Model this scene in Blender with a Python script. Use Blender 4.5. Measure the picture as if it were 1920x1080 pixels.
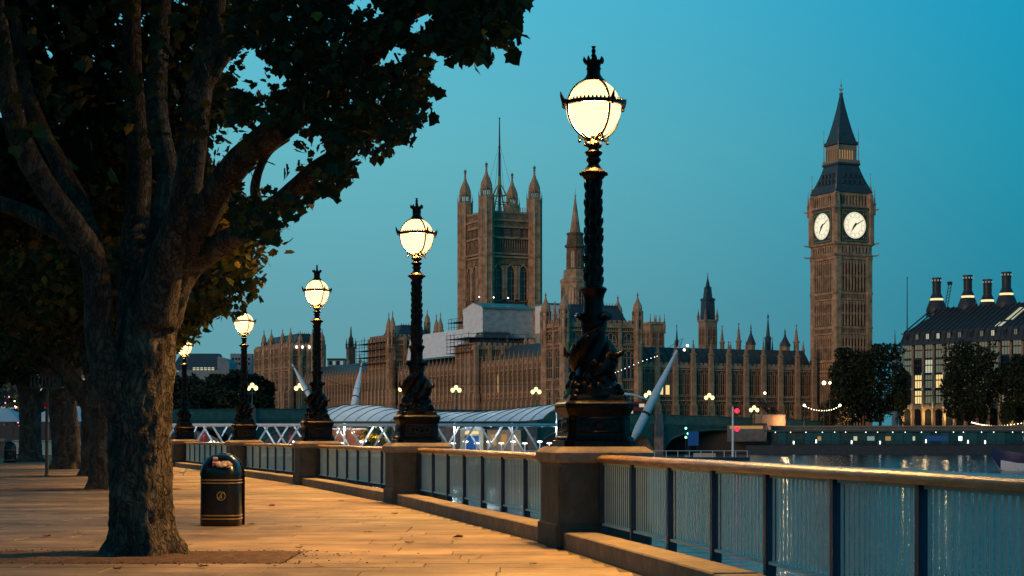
import bpy, math, random
from mathutils import Vector, Matrix, noise

sc = bpy.context.scene
for o in list(bpy.data.objects):
    bpy.data.objects.remove(o)
rad = math.radians
F, HY, EYE = 3300.0, 819.0, 1.35       # focal length in photo pixels, horizon row, eye height


def P(px, py, d):
    """world point seen at photo pixel (px,py) at distance d along the view axis"""
    return Vector(((px - 960) / F * d, d, EYE + (HY - py) / F * d))


# ------------------------------------------------------------------ camera
cam_d = bpy.data.cameras.new('camera')
cam_d.sensor_width = 36.0
cam_d.lens = F / 1920 * 36.0
cam_d.shift_y = (HY - 540) / 1920
cam_d.clip_start, cam_d.clip_end = 0.2, 6000
cam = bpy.data.objects.new('camera', cam_d)
cam.location = (0, 0, EYE)
cam.rotation_euler = (rad(90), 0, 0)
sc.collection.objects.link(cam)
sc.camera = cam

# ------------------------------------------------------------------ sky
SUN_AZ, SUN_EL = rad(-134), rad(10)     # azimuth from +Y towards +X
wd = bpy.data.worlds.new('World')
sc.world = wd
wd.use_nodes = True
nt = wd.node_tree
nt.nodes.clear()
N = nt.nodes.new
out = N('ShaderNodeOutputWorld')
bg = N('ShaderNodeBackground')
tc = N('ShaderNodeTexCoord')
sky = N('ShaderNodeTexSky')
sky.sky_type = 'NISHITA'
sky.sun_disc = False
sky.sun_elevation = rad(2.0)
sky.sun_rotation = SUN_AZ
sky.air_density = 1.0
sky.dust_density = 0.3
sky.ozone_density = 4.0
sep = N('ShaderNodeSeparateXYZ')
nt.links.new(tc.outputs['Generated'], sep.inputs[0])
ramp = N('ShaderNodeValToRGB')
el = ramp.color_ramp.elements
el[0].position = 0.0
el[0].color = (.122, .31, .355, 1)
el[1].position = 1.0
el[1].color = (.020, .18, .27, 1)
for p, c in ((.07, (.118, .345, .405, 1)), (.16, (.130, .455, .53, 1)), (.25, (.098, .51, .67, 1)), (.5, (.045, .31, .42, 1))):
    e = el.new(p)
    e.color = c
nt.links.new(sep.outputs['Z'], ramp.inputs[0])
# the sky is lighter towards the side of the coming sun and deeper away from it
dot = N('ShaderNodeVectorMath')
dot.operation = 'DOT_PRODUCT'
GA = rad(-34)
dot.inputs[1].default_value = (math.sin(GA), math.cos(GA), 0)
nt.links.new(tc.outputs['Generated'], dot.inputs[0])
mr = N('ShaderNodeMapRange')
mr.interpolation_type = 'SMOOTHSTEP'
mr.inputs[1].default_value = .58
mr.inputs[2].default_value = .90
nt.links.new(dot.outputs['Value'], mr.inputs[0])
tint = N('ShaderNodeMixRGB')
tint.inputs[1].default_value = (.05, .60, .76, 1)
tint.inputs[2].default_value = (1, 1, 1, 1)
nt.links.new(mr.outputs[0], tint.inputs[0])
mul = N('ShaderNodeMixRGB')
mul.blend_type = 'MULTIPLY'
mul.inputs[0].default_value = 1
nt.links.new(ramp.outputs[0], mul.inputs[1])
nt.links.new(tint.outputs[0], mul.inputs[2])
nis = N('ShaderNodeMixRGB')
nis.blend_type = 'ADD'
nis.inputs[0].default_value = 0.006
nt.links.new(mul.outputs[0], nis.inputs[1])
nt.links.new(sky.outputs[0], nis.inputs[2])
nt.links.new(nis.outputs[0], bg.inputs[0])
bg.inputs[1].default_value = 1.0
nt.links.new(bg.outputs[0], out.inputs[0])

sun_d = bpy.data.lights.new('sun', 'SUN')
sun_d.energy = 1.0
sun_d.angle = rad(25)
sun_d.color = (1.0, .55, .31)
sun = bpy.data.objects.new('sun', sun_d)
sd = Vector((math.sin(SUN_AZ) * math.cos(SUN_EL), math.cos(SUN_AZ) * math.cos(SUN_EL), math.sin(SUN_EL)))
sun.rotation_euler = (-sd).to_track_quat('-Z', 'Y').to_euler()
sun.location = (0, 0, 60)
sc.collection.objects.link(sun)

vs = sc.view_settings
vs.view_transform = 'Standard'
vs.look = 'None'
vs.exposure = 0.0
vs.gamma = 1.0
vs.use_curve_mapping = False
sc.render.engine = 'CYCLES'
sc.cycles.use_denoising = True
sc.cycles.max_bounces = 6
sc.cycles.diffuse_bounces = 3
sc.cycles.glossy_bounces = 3
sc.cycles.transmission_bounces = 4
sc.cycles.transparent_max_bounces = 6
sc.cycles.sample_clamp_indirect = 3.0

# ------------------------------------------------------------------ helpers
rnd = random.Random(11)


class MB:
    """collects geometry; M = current transform, cur = current material slot"""

    def __init__(s, M=None):
        s.v, s.f, s.m, s.cur, s.M = [], [], [], 0, M

    def add(s, vs, fs):
        o = len(s.v)
        if s.M is not None:
            vs = [s.M @ Vector(v) for v in vs]
        s.v.extend([tuple(v) for v in vs])
        for f in fs:
            s.f.append([i + o for i in f])
            s.m.append(s.cur)

    def b(s, x0, x1, y0, y1, z0, z1):
        s.add([(x0, y0, z0), (x1, y0, z0), (x1, y1, z0), (x0, y1, z0), (x0, y0, z1), (x1, y0, z1), (x1, y1, z1), (x0, y1, z1)],
              [(3, 2, 1, 0), (4, 5, 6, 7), (0, 1, 5, 4), (1, 2, 6, 5), (2, 3, 7, 6), (3, 0, 4, 7)])
        return s

    def c(s, cx, cy, cz, sx, sy, sz):
        return s.b(cx - sx / 2, cx + sx / 2, cy - sy / 2, cy + sy / 2, cz - sz / 2, cz + sz / 2)

    def loft(s, rings, closed=True, cap=True):
        n = len(rings[0])
        vs = [p for r in rings for p in r]
        fs = []
        for i in range(len(rings) - 1):
            for j in range(n if closed else n - 1):
                k = (j + 1) % n
                fs.append((i * n + j, i * n + k, (i + 1) * n + k, (i + 1) * n + j))
        if cap:
            fs.append(tuple(range(n - 1, -1, -1)))
            fs.append(tuple((len(rings) - 1) * n + j for j in range(n)))
        s.add(vs, fs)
        return s

    def lathe(s, prof, n=12, cx=0, cy=0, rot=0.0, sx=1, sy=1):
        rings = []
        for r, z in prof:
            r = max(r, .0005)
            rings.append([(cx + sx * r * math.cos(rot + 2 * math.pi * j / n), cy + sy * r * math.sin(rot + 2 * math.pi * j / n), z) for j in range(n)])
        return s.loft(rings)

    def sq(s, prof, cx=0, cy=0, ch=0.0):
        """square section (half width r); ch = chamfer share"""
        rings = []
        for r, z in prof:
            r = max(r, .0005)
            if ch:
                a = r * (1 - ch)
                pts = [(a, -r), (r, -a), (r, a), (a, r), (-a, r), (-r, a), (-r, -a), (-a, -r)]
            else:
                pts = [(r, -r), (r, r), (-r, r), (-r, -r)]
            rings.append([(cx + x, cy + y, z) for x, y in pts])
        return s.loft(rings)

    def prism(s, poly, y0, y1):
        """polygon in XZ (counter-clockwise seen from -Y) extruded along Y"""
        n = len(poly)
        vs = [(x, y0, z) for x, z in poly] + [(x, y1, z) for x, z in poly]
        fs = [tuple(range(n)), tuple(range(2 * n - 1, n - 1, -1))]
        for j in range(n):
            k = (j + 1) % n
            fs.append((j, j + n, k + n, k))
        s.add(vs, fs)
        return s

    def slab(s, poly, z0, z1):
        n = len(poly)
        vs = [(x, y, z0) for x, y in poly] + [(x, y, z1) for x, y in poly]
        fs = [tuple(range(n - 1, -1, -1)), tuple(range(n, 2 * n))]
        for j in range(n):
            k = (j + 1) % n
            fs.append((j, k, k + n, j + n))
        s.add(vs, fs)
        return s

    def tube(s, pts, rr, n=8, cap=True, nz=0.0, fq=3.0):
        pts = [Vector(p) for p in pts]
        if not hasattr(rr, '__len__'):
            rr = [rr] * len(pts)
        rings = []
        up = None
        for i, p in enumerate(pts):
            t = (pts[min(i + 1, len(pts) - 1)] - pts[max(i - 1, 0)])
            t.normalize()
            if up is None:
                up = Vector((0, 0, 1)) if abs(t.z) < .9 else Vector((1, 0, 0))
            a = t.cross(up)
            a.normalize()
            bb = a.cross(t)
            up = bb
            ring = []
            for j in range(n):
                q = 2 * math.pi * j / n
                d = a * math.cos(q) - bb * math.sin(q)
                r = rr[i]
                if nz:
                    w = p + d * r
                    r *= 1 + nz * (noise.noise(Vector((w.x * fq, w.y * fq, w.z * fq * .45))) + .5 * noise.noise(w * fq * 2.7)) 
                ring.append(tuple(p + d * r))
            rings.append(ring[::-1])
        return s.loft(rings, cap=cap)

    def ball(s, c, r, n=8, m=6, sx=1, sy=1, sz=1):
        rings = []
        for i in range(m + 1):
            a = -math.pi / 2 + math.pi * i / m
            rr_, z = max(math.cos(a), .001) * r, math.sin(a) * r
            rings.append([(c[0] + sx * rr_ * math.cos(2 * math.pi * j / n), c[1] + sy * rr_ * math.sin(2 * math.pi * j / n), c[2] + sz * z) for j in range(n)])
        return s.loft(rings)

    def torus(s, c, R, r, n=24, m=6, sz=1.0):
        vs, fs = [], []
        for i in range(n):
            a = 2 * math.pi * i / n
            for j in range(m):
                q = 2 * math.pi * j / m
                vs.append((c[0] + (R + r * math.cos(q)) * math.cos(a), c[1] + (R + r * math.cos(q)) * math.sin(a), c[2] + sz * r * math.sin(q)))
        for i in range(n):
            for j in range(m):
                i2, j2 = (i + 1) % n, (j + 1) % m
                fs.append((i * m + j, i2 * m + j, i2 * m + j2, i * m + j2))
        s.add(vs, fs)
        return s

    def mesh(s, name, mats, smooth=False):
        me = bpy.data.meshes.new(name)
        me.from_pydata(s.v, [], s.f)
        if not isinstance(mats, (list, tuple)):
            mats = [mats]
        for m in mats:
            me.materials.append(m)
        if len(mats) > 1:
            me.polygons.foreach_set('material_index', s.m)
        if smooth:
            me.shade_smooth()
            if smooth != 'all':
                try:
                    me.set_sharp_from_angle(angle=rad(40))
                except Exception:
                    pass
        me.update()
        return me

    def build(s, name, mats, parent=None, smooth=False, loc=None, rz=None):
        return link(name, s.mesh(name, mats, smooth), parent, loc, rz)


def link(name, me, parent=None, loc=None, rz=None, M=None, scale=None):
    o = bpy.data.objects.new(name, me)
    sc.collection.objects.link(o)
    if parent is not None:
        o.parent = parent
    if M is not None:
        o.matrix_local = M
    if loc is not None:
        o.location = loc
    if rz is not None:
        o.rotation_euler = (0, 0, rz)
    if scale is not None:
        o.scale = scale
    return o


def tag(o, label=None, cat=None, group=None, kind=None):
    if label:
        o['label'] = label
    if cat:
        o['category'] = cat
    if group:
        o['group'] = group
    if kind:
        o['kind'] = kind
    return o


def thing(name, label, cat, loc=(0, 0, 0), rz=0.0, group=None):
    o = link(name, None, None, loc, rz)
    o.empty_display_size = .3
    return tag(o, label, cat, group)


def struct(o):
    o['kind'] = 'structure'
    return o


def copy_tree(o, parent=None):
    c = o.copy()
    sc.collection.objects.link(c)
    c.parent = parent
    for ch in list(o.children):
        copy_tree(ch, c)
    return c


def catmull(pts, k=6):
    out_ = []
    n = len(pts)
    for i in range(n - 1):
        p0, p1, p2, p3 = pts[max(i - 1, 0)], pts[i], pts[i + 1], pts[min(i + 2, n - 1)]
        for j in range(k):
            t = j / k
            out_.append([.5 * ((2 * b) + (-a + c) * t + (2 * a - 5 * b + 4 * c - d) * t * t + (-a + 3 * b - 3 * c + d) * t ** 3) for a, b, c, d in zip(p0, p1, p2, p3)])
    out_.append(list(pts[-1]))
    return out_


# ------------------------------------------------------------------ materials
def mat(name, col, rough=.6, metal=0.0, var=.25, scale=6.0, bump=0.0, bscale=None, stretch=(1, 1, 1), col2=None, spec=None, detail=6.0, coat=0.0, world=False):
    m = bpy.data.materials.new(name)
    m.use_nodes = True
    t = m.node_tree
    bs = t.nodes['Principled BSDF']
    bs.inputs['Roughness'].default_value = rough
    bs.inputs['Metallic'].default_value = metal
    if spec is not None:
        bs.inputs['Specular IOR Level'].default_value = spec
    if coat:
        bs.inputs['Coat Weight'].default_value = coat
    if world:
        g = t.nodes.new('ShaderNodeNewGeometry')
        src = g.outputs['Position']
    else:
        tcn = t.nodes.new('ShaderNodeTexCoord')
        src = tcn.outputs['Object']
    mp = t.nodes.new('ShaderNodeMapping')
    mp.inputs['Scale'].default_value = stretch
    t.links.new(src, mp.inputs[0])
    nz = t.nodes.new('ShaderNodeTexNoise')
    nz.inputs['Scale'].default_value = scale
    nz.inputs['Detail'].default_value = detail
    nz.inputs['Roughness'].default_value = .62
    t.links.new(mp.outputs[0], nz.inputs[0])
    r = t.nodes.new('ShaderNodeValToRGB')
    a = [max(0, c * (1 - var)) for c in col]
    b = list(col2) if col2 else [min(1, c * (1 + var)) for c in col]
    r.color_ramp.elements[0].position = .32
    r.color_ramp.elements[1].position = .68
    r.color_ramp.elements[0].color = (*a, 1)
    r.color_ramp.elements[1].color = (*b, 1)
    t.links.new(nz.outputs['Fac'], r.inputs[0])
    t.links.new(r.outputs[0], bs.inputs['Base Color'])
    if bump:
        n2 = t.nodes.new('ShaderNodeTexNoise')
        n2.inputs['Scale'].default_value = bscale or scale * 3
        n2.inputs['Detail'].default_value = 6
        t.links.new(mp.outputs[0], n2.inputs[0])
        bp = t.nodes.new('ShaderNodeBump')
        bp.inputs['Strength'].default_value = bump
        bp.inputs['Distance'].default_value = .05
        t.links.new(n2.outputs['Fac'], bp.inputs['Height'])
        t.links.new(bp.outputs[0], bs.inputs['Normal'])
    return m


def emit(name, col, strength):
    m = bpy.data.materials.new(name)
    m.use_nodes = True
    t = m.node_tree
    t.nodes.clear()
    o = t.nodes.new('ShaderNodeOutputMaterial')
    e = t.nodes.new('ShaderNodeEmission')
    e.inputs[0].default_value = (*col, 1)
    e.inputs[1].default_value = strength
    t.links.new(e.outputs[0], o.inputs[0])
    return m


M = {}
M['stone'] = mat('palace_limestone', (.16, .095, .055), .85, var=.5, scale=.35, bump=.25, bscale=2.5, detail=10)  # wall stone toned dark to put recess shade behind the trim
M['stone2'] = mat('palace_stone_trim', (.45, .27, .15), .85, var=.5, scale=.5, bump=.2, bscale=3)  # trim toned lighter for contrast with the recessed walls
M['stone_dark'] = mat('dark_sooted_stone', (.11, .074, .052), .88, var=.4, scale=.4, bump=.25, bscale=2.5, detail=10)  # soot-streaked wall stone, its base also darkened to stand for recess shade
M['slate'] = mat('slate_roof', (.055, .065, .075), .55, var=.3, scale=1.2, bump=.2)
M['slate2'] = mat('weathered_slate_roof', (.085, .072, .062), .65, var=.35, scale=1.0, bump=.25)
M['iron_roof'] = mat('cast_iron_roof', (.045, .06, .07), .5, var=.3, scale=1.0, bump=.15)
M['gold'] = mat('gilding', (.45, .29, .10), .45, metal=.6, var=.15)
M['wglass'] = mat('dark_window_glass', (.012, .018, .024), .18, var=.3, scale=.8)
M['iron'] = mat('black_gloss_iron', (.0035, .003, .0028), .38, metal=0.0, var=.4, scale=9, bump=.12, bscale=30, spec=.2)
M['bronze'] = mat('dark_bronze', (.03, .026, .022), .45, metal=.3, var=.3)
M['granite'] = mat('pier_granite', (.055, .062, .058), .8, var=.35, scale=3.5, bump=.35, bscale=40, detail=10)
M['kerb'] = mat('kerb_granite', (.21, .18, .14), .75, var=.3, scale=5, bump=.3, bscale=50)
M['pave'] = mat('york_stone_paving', (.28, .215, .135), .72, var=.38, scale=1.1, bump=.30, bscale=14, detail=12, world=True)
M['pave2'] = mat('york_stone_paving_darker', (.225, .17, .11), .72, var=.40, scale=1.6, bump=.30, bscale=16, detail=12, world=True)
M['joint'] = mat('paving_joint', (.09, .075, .06), .9, var=.3, scale=8)
M['soil'] = mat('tree_pit_soil', (.125, .075, .045), .95, var=.45, scale=7, bump=.9, bscale=40, world=True)
M['handrail'] = mat('varnished_handrail', (.30, .19, .095), .27, var=.35, scale=3, stretch=(1, 6, 6), bump=.15, bscale=30)
M['slat'] = mat('pale_painted_steel', (.60, .84, .82), .5, var=.1, scale=4, bump=.15)
M['bluepaint'] = mat('dark_blue_paint', (.012, .035, .075), .45, var=.3, scale=5)
M['white'] = mat('white_painted_steel', (.82, .84, .86), .4, var=.12, scale=3)
M['canopy'] = mat('white_canopy_fabric', (.85, .88, .9), .6, var=.12, scale=2)
M['dark'] = mat('dark_metal', (.03, .035, .04), .5, var=.3)
M['bridge'] = mat('green_painted_iron', (.028, .085, .075), .55, var=.3, scale=.8, bump=.1)
M['bridge2'] = mat('green_paint_lighter', (.045, .125, .105), .55, var=.3, scale=.9)
M['road'] = mat('asphalt', (.05, .05, .05), .9, var=.3)
M['wrap'] = mat('white_sheeting', (.92, .90, .86), .6, var=.14, scale=.55, bump=1.0, bscale=.8, stretch=(1, 1, 2.2), detail=8)
M['wrap2'] = mat('grey_sheeting', (.36, .40, .39), .6, var=.25, scale=.5, bump=.7, bscale=.8, stretch=(1, 1, 2.2), detail=8)
M['tealsheet'] = mat('teal_tarpaulin', (.09, .26, .24), .5, var=.2, scale=.8, bump=.4, bscale=1)
M['scaf'] = mat('scaffold_steel', (.07, .075, .075), .6, metal=.3, var=.3)
M['embank'] = mat('embankment_granite', (.16, .155, .145), .85, var=.3, scale=.8, bump=.3, bscale=6)
M['land'] = mat('far_ground', (.06, .062, .055), .95, var=.3, scale=.1)
M['hull'] = mat('dark_pontoon_hull', (.02, .035, .045), .5, var=.3, scale=1)
M['pontglass'] = mat('pontoon_glass', (.018, .075, .085), .12, var=.3, scale=.7)
M['red'] = mat('red_paint', (.42, .015, .015), .4, var=.15)
M['navy'] = mat('navy_hull_paint', (.012, .03, .11), .35, var=.2)
M['bigroof'] = mat('bronze_roof_panels', (.042, .044, .048), .5, metal=.2, var=.25, scale=.6)
M['sandstone'] = mat('sandstone_pier', (.36, .25, .17), .8, var=.2, scale=.8)
M['blueboard'] = mat('blue_board', (.02, .13, .42), .4, var=.1)
M['cream'] = mat('cream_paint', (.62, .55, .40), .5, var=.12)
M['brick'] = mat('red_brick_far', (.28, .10, .06), .85, var=.25, scale=1.5)
M['paper'] = mat('waste_paper', (.62, .52, .42), .8, var=.3, scale=14, bump=.6)
M['purple'] = mat('purple_packet', (.14, .04, .16), .4, var=.2)
M['gull'] = mat('gull_feathers', (.62, .62, .62), .7, var=.15, scale=12)
M['tealfar'] = mat('far_office_cladding', (.20, .26, .28), .7, var=.2, scale=.3)
M['darkcloth'] = mat('dark_cloth', (.03, .03, .035), .9, var=.3, scale=6)

# bark: scaly plates with lichen-grey and warm brown patches
m = bpy.data.materials.new('plane_tree_bark')
m.use_nodes = True
t = m.node_tree
bs = t.nodes['Principled BSDF']
bs.inputs['Roughness'].default_value = .85
g = t.nodes.new('ShaderNodeNewGeometry')
mp = t.nodes.new('ShaderNodeMapping')
mp.inputs['Scale'].default_value = (1, 1, .42)
t.links.new(g.outputs['Position'], mp.inputs[0])
n1 = t.nodes.new('ShaderNodeTexNoise'); n1.inputs['Scale'].default_value = 4.5; n1.inputs['Detail'].default_value = 9
v1 = t.nodes.new('ShaderNodeTexVoronoi'); v1.inputs['Scale'].default_value = 15
v1.feature = 'DISTANCE_TO_EDGE'
wv = t.nodes.new('ShaderNodeVectorMath'); wv.operation = 'MULTIPLY_ADD'
n3 = t.nodes.new('ShaderNodeTexNoise'); n3.inputs['Scale'].default_value = 6; n3.inputs['Detail'].default_value = 5
t.links.new(mp.outputs[0], n1.inputs[0]); t.links.new(mp.outputs[0], n3.inputs[0])
t.links.new(n3.outputs['Color'], wv.inputs[0]); wv.inputs[1].default_value = (.35, .35, .35)
t.links.new(mp.outputs[0], wv.inputs[2]); t.links.new(wv.outputs[0], v1.inputs[0])
r1 = t.nodes.new('ShaderNodeValToRGB')
r1.color_ramp.elements[0].position = .33; r1.color_ramp.elements[0].color = (.034, .026, .021, 1)
r1.color_ramp.elements[1].position = .72; r1.color_ramp.elements[1].color = (.135, .112, .082, 1)
t.links.new(n1.outputs['Fac'], r1.inputs[0])
r2 = t.nodes.new('ShaderNodeValToRGB')
r2.color_ramp.elements[0].position = .0; r2.color_ramp.elements[0].color = (.25, .25, .25, 1)
r2.color_ramp.elements[1].position = .16; r2.color_ramp.elements[1].color = (1, 1, 1, 1)
t.links.new(v1.outputs['Distance'], r2.inputs[0])
mx = t.nodes.new('ShaderNodeMixRGB'); mx.blend_type = 'MULTIPLY'; mx.inputs[0].default_value = .8
t.links.new(r1.outputs[0], mx.inputs[1]); t.links.new(r2.outputs[0], mx.inputs[2])
t.links.new(mx.outputs[0], bs.inputs['Base Color'])
ad = t.nodes.new('ShaderNodeMath'); ad.operation = 'ADD'
t.links.new(r2.outputs[0], ad.inputs[0]); t.links.new(n1.outputs['Fac'], ad.inputs[1])
bp = t.nodes.new('ShaderNodeBump'); bp.inputs['Strength'].default_value = 1.0; bp.inputs['Distance'].default_value = .045
t.links.new(ad.outputs[0], bp.inputs['Height']); t.links.new(bp.outputs[0], bs.inputs['Normal'])
M['bark'] = m


def leaf_mat(name, c1, c2, trans=.35):
    m = bpy.data.materials.new(name)
    m.use_nodes = True
    t = m.node_tree
    t.nodes.clear()
    o = t.nodes.new('ShaderNodeOutputMaterial')
    g = t.nodes.new('ShaderNodeNewGeometry')
    nz = t.nodes.new('ShaderNodeTexNoise')
    nz.inputs['Scale'].default_value = 1.7
    nz.inputs['Detail'].default_value = 3
    t.links.new(g.outputs['Position'], nz.inputs[0])
    r = t.nodes.new('ShaderNodeMixRGB')
    r.inputs[1].default_value = (*c1, 1)
    r.inputs[2].default_value = (*c2, 1)
    ri = t.nodes.new('ShaderNodeMath'); ri.operation = 'MULTIPLY_ADD'
    ri.inputs[1].default_value = .5
    t.links.new(g.outputs['Random Per Island'], ri.inputs[0])
    sb = t.nodes.new('ShaderNodeMath'); sb.operation = 'MULTIPLY'
    sb.inputs[1].default_value = .6
    t.links.new(nz.outputs['Fac'], sb.inputs[0])
    t.links.new(sb.outputs[0], ri.inputs[2])
    t.links.new(ri.outputs[0], r.inputs[0])
    d = t.nodes.new('ShaderNodeBsdfPrincipled')
    d.inputs['Roughness'].default_value = .6
    d.inputs['Specular IOR Level'].default_value = .15
    tr = t.nodes.new('ShaderNodeBsdfTranslucent')
    mx = t.nodes.new('ShaderNodeMixShader')
    mx.inputs[0].default_value = trans
    t.links.new(r.outputs[0], d.inputs['Base Color'])
    t.links.new(r.outputs[0], tr.inputs[0])
    t.links.new(d.outputs[0], mx.inputs[1])
    t.links.new(tr.outputs[0], mx.inputs[2])
    t.links.new(mx.outputs[0], o.inputs[0])
    return m


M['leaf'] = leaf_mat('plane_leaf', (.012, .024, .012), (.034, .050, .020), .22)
M['leaf2'] = leaf_mat('plane_leaf_bright', (.03, .042, .012), (.11, .10, .025))  # brighter leaf tone, also standing in for lamplight on leaves
M['leaf_y'] = leaf_mat('yellow_leaf', (.30, .20, .03), (.45, .30, .05))
M['leaf_far'] = leaf_mat('far_foliage', (.018, .030, .018), (.040, .055, .030), .2)
M['leaf_dry'] = leaf_mat('dry_leaf', (.10, .05, .02), (.20, .11, .04), .1)

m = M['canopy']
t = m.node_tree
bs = t.nodes['Principled BSDF']
tr_ = t.nodes.new('ShaderNodeBsdfTranslucent'); tr_.inputs[0].default_value = (.8, .85, .9, 1)
mx_ = t.nodes.new('ShaderNodeMixShader'); mx_.inputs[0].default_value = .4
t.links.new(bs.outputs[0], mx_.inputs[1]); t.links.new(tr_.outputs[0], mx_.inputs[2])
t.links.new(mx_.outputs[0], t.nodes['Material Output'].inputs[0])
# lamp glass: thin opal globe, half lets the lamp inside through
m = bpy.data.materials.new('opal_lamp_glass')
m.use_nodes = True
t = m.node_tree
t.nodes.clear()
o_ = t.nodes.new('ShaderNodeOutputMaterial')
e_ = t.nodes.new('ShaderNodeEmission')
e_.inputs[0].default_value = (1, .71, .36, 1)
e_.inputs[1].default_value = 2.3
tr_ = t.nodes.new('ShaderNodeBsdfTransparent')
tr_.inputs[0].default_value = (1, .9, .75, 1)
mx_ = t.nodes.new('ShaderNodeMixShader')
mx_.inputs[0].default_value = .62
t.links.new(tr_.outputs[0], mx_.inputs[1])
t.links.new(e_.outputs[0], mx_.inputs[2])
t.links.new(mx_.outputs[0], o_.inputs[0])
M['opal'] = m
M['clock'] = emit('lit_clock_dial', (1, .93, .68), 1.0)
M['litwin'] = emit('lit_window', (1, .72, .30), 1.0)
M['litwin2'] = emit('lit_window_cool', (.95, .95, .65), .55)
M['glow'] = emit('warm_glow', (1, .55, .18), .38)
M['ring'] = emit('ring_light', (1, .74, .36), 1.3)
M['bulb'] = emit('small_bulb', (1, .78, .48), 6.0)
M['bulbw'] = emit('small_bulb_white', (1, .95, .85), 4.0)
M['lantern'] = emit('bridge_lantern_glass', (1, .84, .34), 2.2)
M['redlight'] = emit('red_signal_light', (1, .02, .05), 3.0)
M['greenlight'] = emit('green_signal_light', (.25, 1, .65), 3.0)
M['dimwin'] = emit('dim_lit_window', (.66, .70, .50), .2)
M['pontglow'] = emit('pontoon_pane_glow', (.10, .42, .46), .075)  # dim glow put into half the panes to brighten the front
M['cyanwin'] = emit('pontoon_lit_panel', (.55, .8, .75), .35)

for nm_ in ('pave', 'pave2'):
    t = M[nm_].node_tree
    bs = t.nodes['Principled BSDF']
    src = bs.inputs['Base Color'].links[0].from_socket
    g = t.nodes.new('ShaderNodeNewGeometry')
    vo = t.nodes.new('ShaderNodeTexVoronoi'); vo.inputs['Scale'].default_value = 2.3
    t.links.new(g.outputs['Position'], vo.inputs[0])
    lt = t.nodes.new('ShaderNodeMapRange'); lt.inputs[1].default_value = .035; lt.inputs[2].default_value = .075; lt.inputs[3].default_value = .45; lt.inputs[4].default_value = 1.0
    t.links.new(vo.outputs['Distance'], lt.inputs[0])
    ns = t.nodes.new('ShaderNodeTexNoise'); ns.inputs['Scale'].default_value = .45; ns.inputs['Detail'].default_value = 7
    t.links.new(g.outputs['Position'], ns.inputs[0])
    st2 = t.nodes.new('ShaderNodeMapRange'); st2.inputs[1].default_value = .38; st2.inputs[2].default_value = .62; st2.inputs[3].default_value = .62; st2.inputs[4].default_value = 1.12
    t.links.new(ns.outputs['Fac'], st2.inputs[0])
    mm = t.nodes.new('ShaderNodeMath'); mm.operation = 'MULTIPLY'
    t.links.new(lt.outputs[0], mm.inputs[0]); t.links.new(st2.outputs[0], mm.inputs[1])
    mx = t.nodes.new('ShaderNodeMixRGB'); mx.blend_type = 'MULTIPLY'; mx.inputs[0].default_value = 1
    t.links.new(src, mx.inputs[1]); t.links.new(mm.outputs[0], mx.inputs[2])
    t.links.new(mx.outputs[0], bs.inputs['Base Color'])
# flaking plates on the bark
t = M['bark'].node_tree
bs = t.nodes['Principled BSDF']
src = bs.inputs['Base Color'].links[0].from_socket
g = t.nodes.new('ShaderNodeNewGeometry')
ns = t.nodes.new('ShaderNodeTexNoise'); ns.inputs['Scale'].default_value = 2.6; ns.inputs['Detail'].default_value = 8; ns.inputs['Distortion'].default_value = .8
t.links.new(g.outputs['Position'], ns.inputs[0])
cr_ = t.nodes.new('ShaderNodeValToRGB')
cr_.color_ramp.elements[0].position = .54; cr_.color_ramp.elements[0].color = (0, 0, 0, 1)
cr_.color_ramp.elements[1].position = .60; cr_.color_ramp.elements[1].color = (1, 1, 1, 1)
t.links.new(ns.outputs['Fac'], cr_.inputs[0])
mx = t.nodes.new('ShaderNodeMixRGB'); mx.inputs[2].default_value = (.17, .155, .11, 1)
fm = t.nodes.new('ShaderNodeMath'); fm.operation = 'MULTIPLY'; fm.inputs[1].default_value = .55
t.links.new(cr_.outputs[0], fm.inputs[0]); t.links.new(fm.outputs[0], mx.inputs[0])
t.links.new(src, mx.inputs[1]); t.links.new(mx.outputs[0], bs.inputs['Base Color'])

# ------------------------------------------------------------------ the setting: water, banks, promenade
m = bpy.data.materials.new('river_water')
m.use_nodes = True
t = m.node_tree
bs = t.nodes['Principled BSDF']
bs.inputs['Base Color'].default_value = (.008, .028, .036, 1)
bs.inputs['Roughness'].default_value = .14
bs.inputs['IOR'].default_value = 1.33
g = t.nodes.new('ShaderNodeNewGeometry')
mp = t.nodes.new('ShaderNodeMapping')
mp.inputs['Scale'].default_value = (.55, .8, 1)
t.links.new(g.outputs['Position'], mp.inputs[0])
n1 = t.nodes.new('ShaderNodeTexNoise'); n1.inputs['Scale'].default_value = 1.3; n1.inputs['Detail'].default_value = 5
t.links.new(mp.outputs[0], n1.inputs[0])
bp = t.nodes.new('ShaderNodeBump'); bp.inputs['Strength'].default_value = 1.0; bp.inputs['Distance'].default_value = .16
t.links.new(n1.outputs['Fac'], bp.inputs['Height'])
t.links.new(bp.outputs[0], bs.inputs['Normal'])
M['water'] = m
WZ = -2.6
mb = MB(); mb.add([(-700, -60, WZ), (700, -60, WZ), (700, 800, WZ), (-700, 800, WZ)], [(0, 1, 2, 3)])
struct(mb.build('river_water', M['water']))

# line of the embankment piers (each carries a lamp); the wall bends away to the left
WALL = [(3.35, 7.8), (1.02, 22.0), (-1.95, 36.0), (-5.54, 50.0), (-9.65, 63.4), (-14.95, 80.3), (-22.0, 97.0), (-32.0, 112.0), (-45.0, 124.0), (-62.0, 131.0), (-82, 134)]
WALL_PRE = (5.4, -8.0)


def wall_dir(i):
    a = Vector(WALL[max(i - 1, 0)]); b_ = Vector(WALL[min(i + 1, len(WALL) - 1)])
    d = (b_ - a).normalized()
    return d


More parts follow.
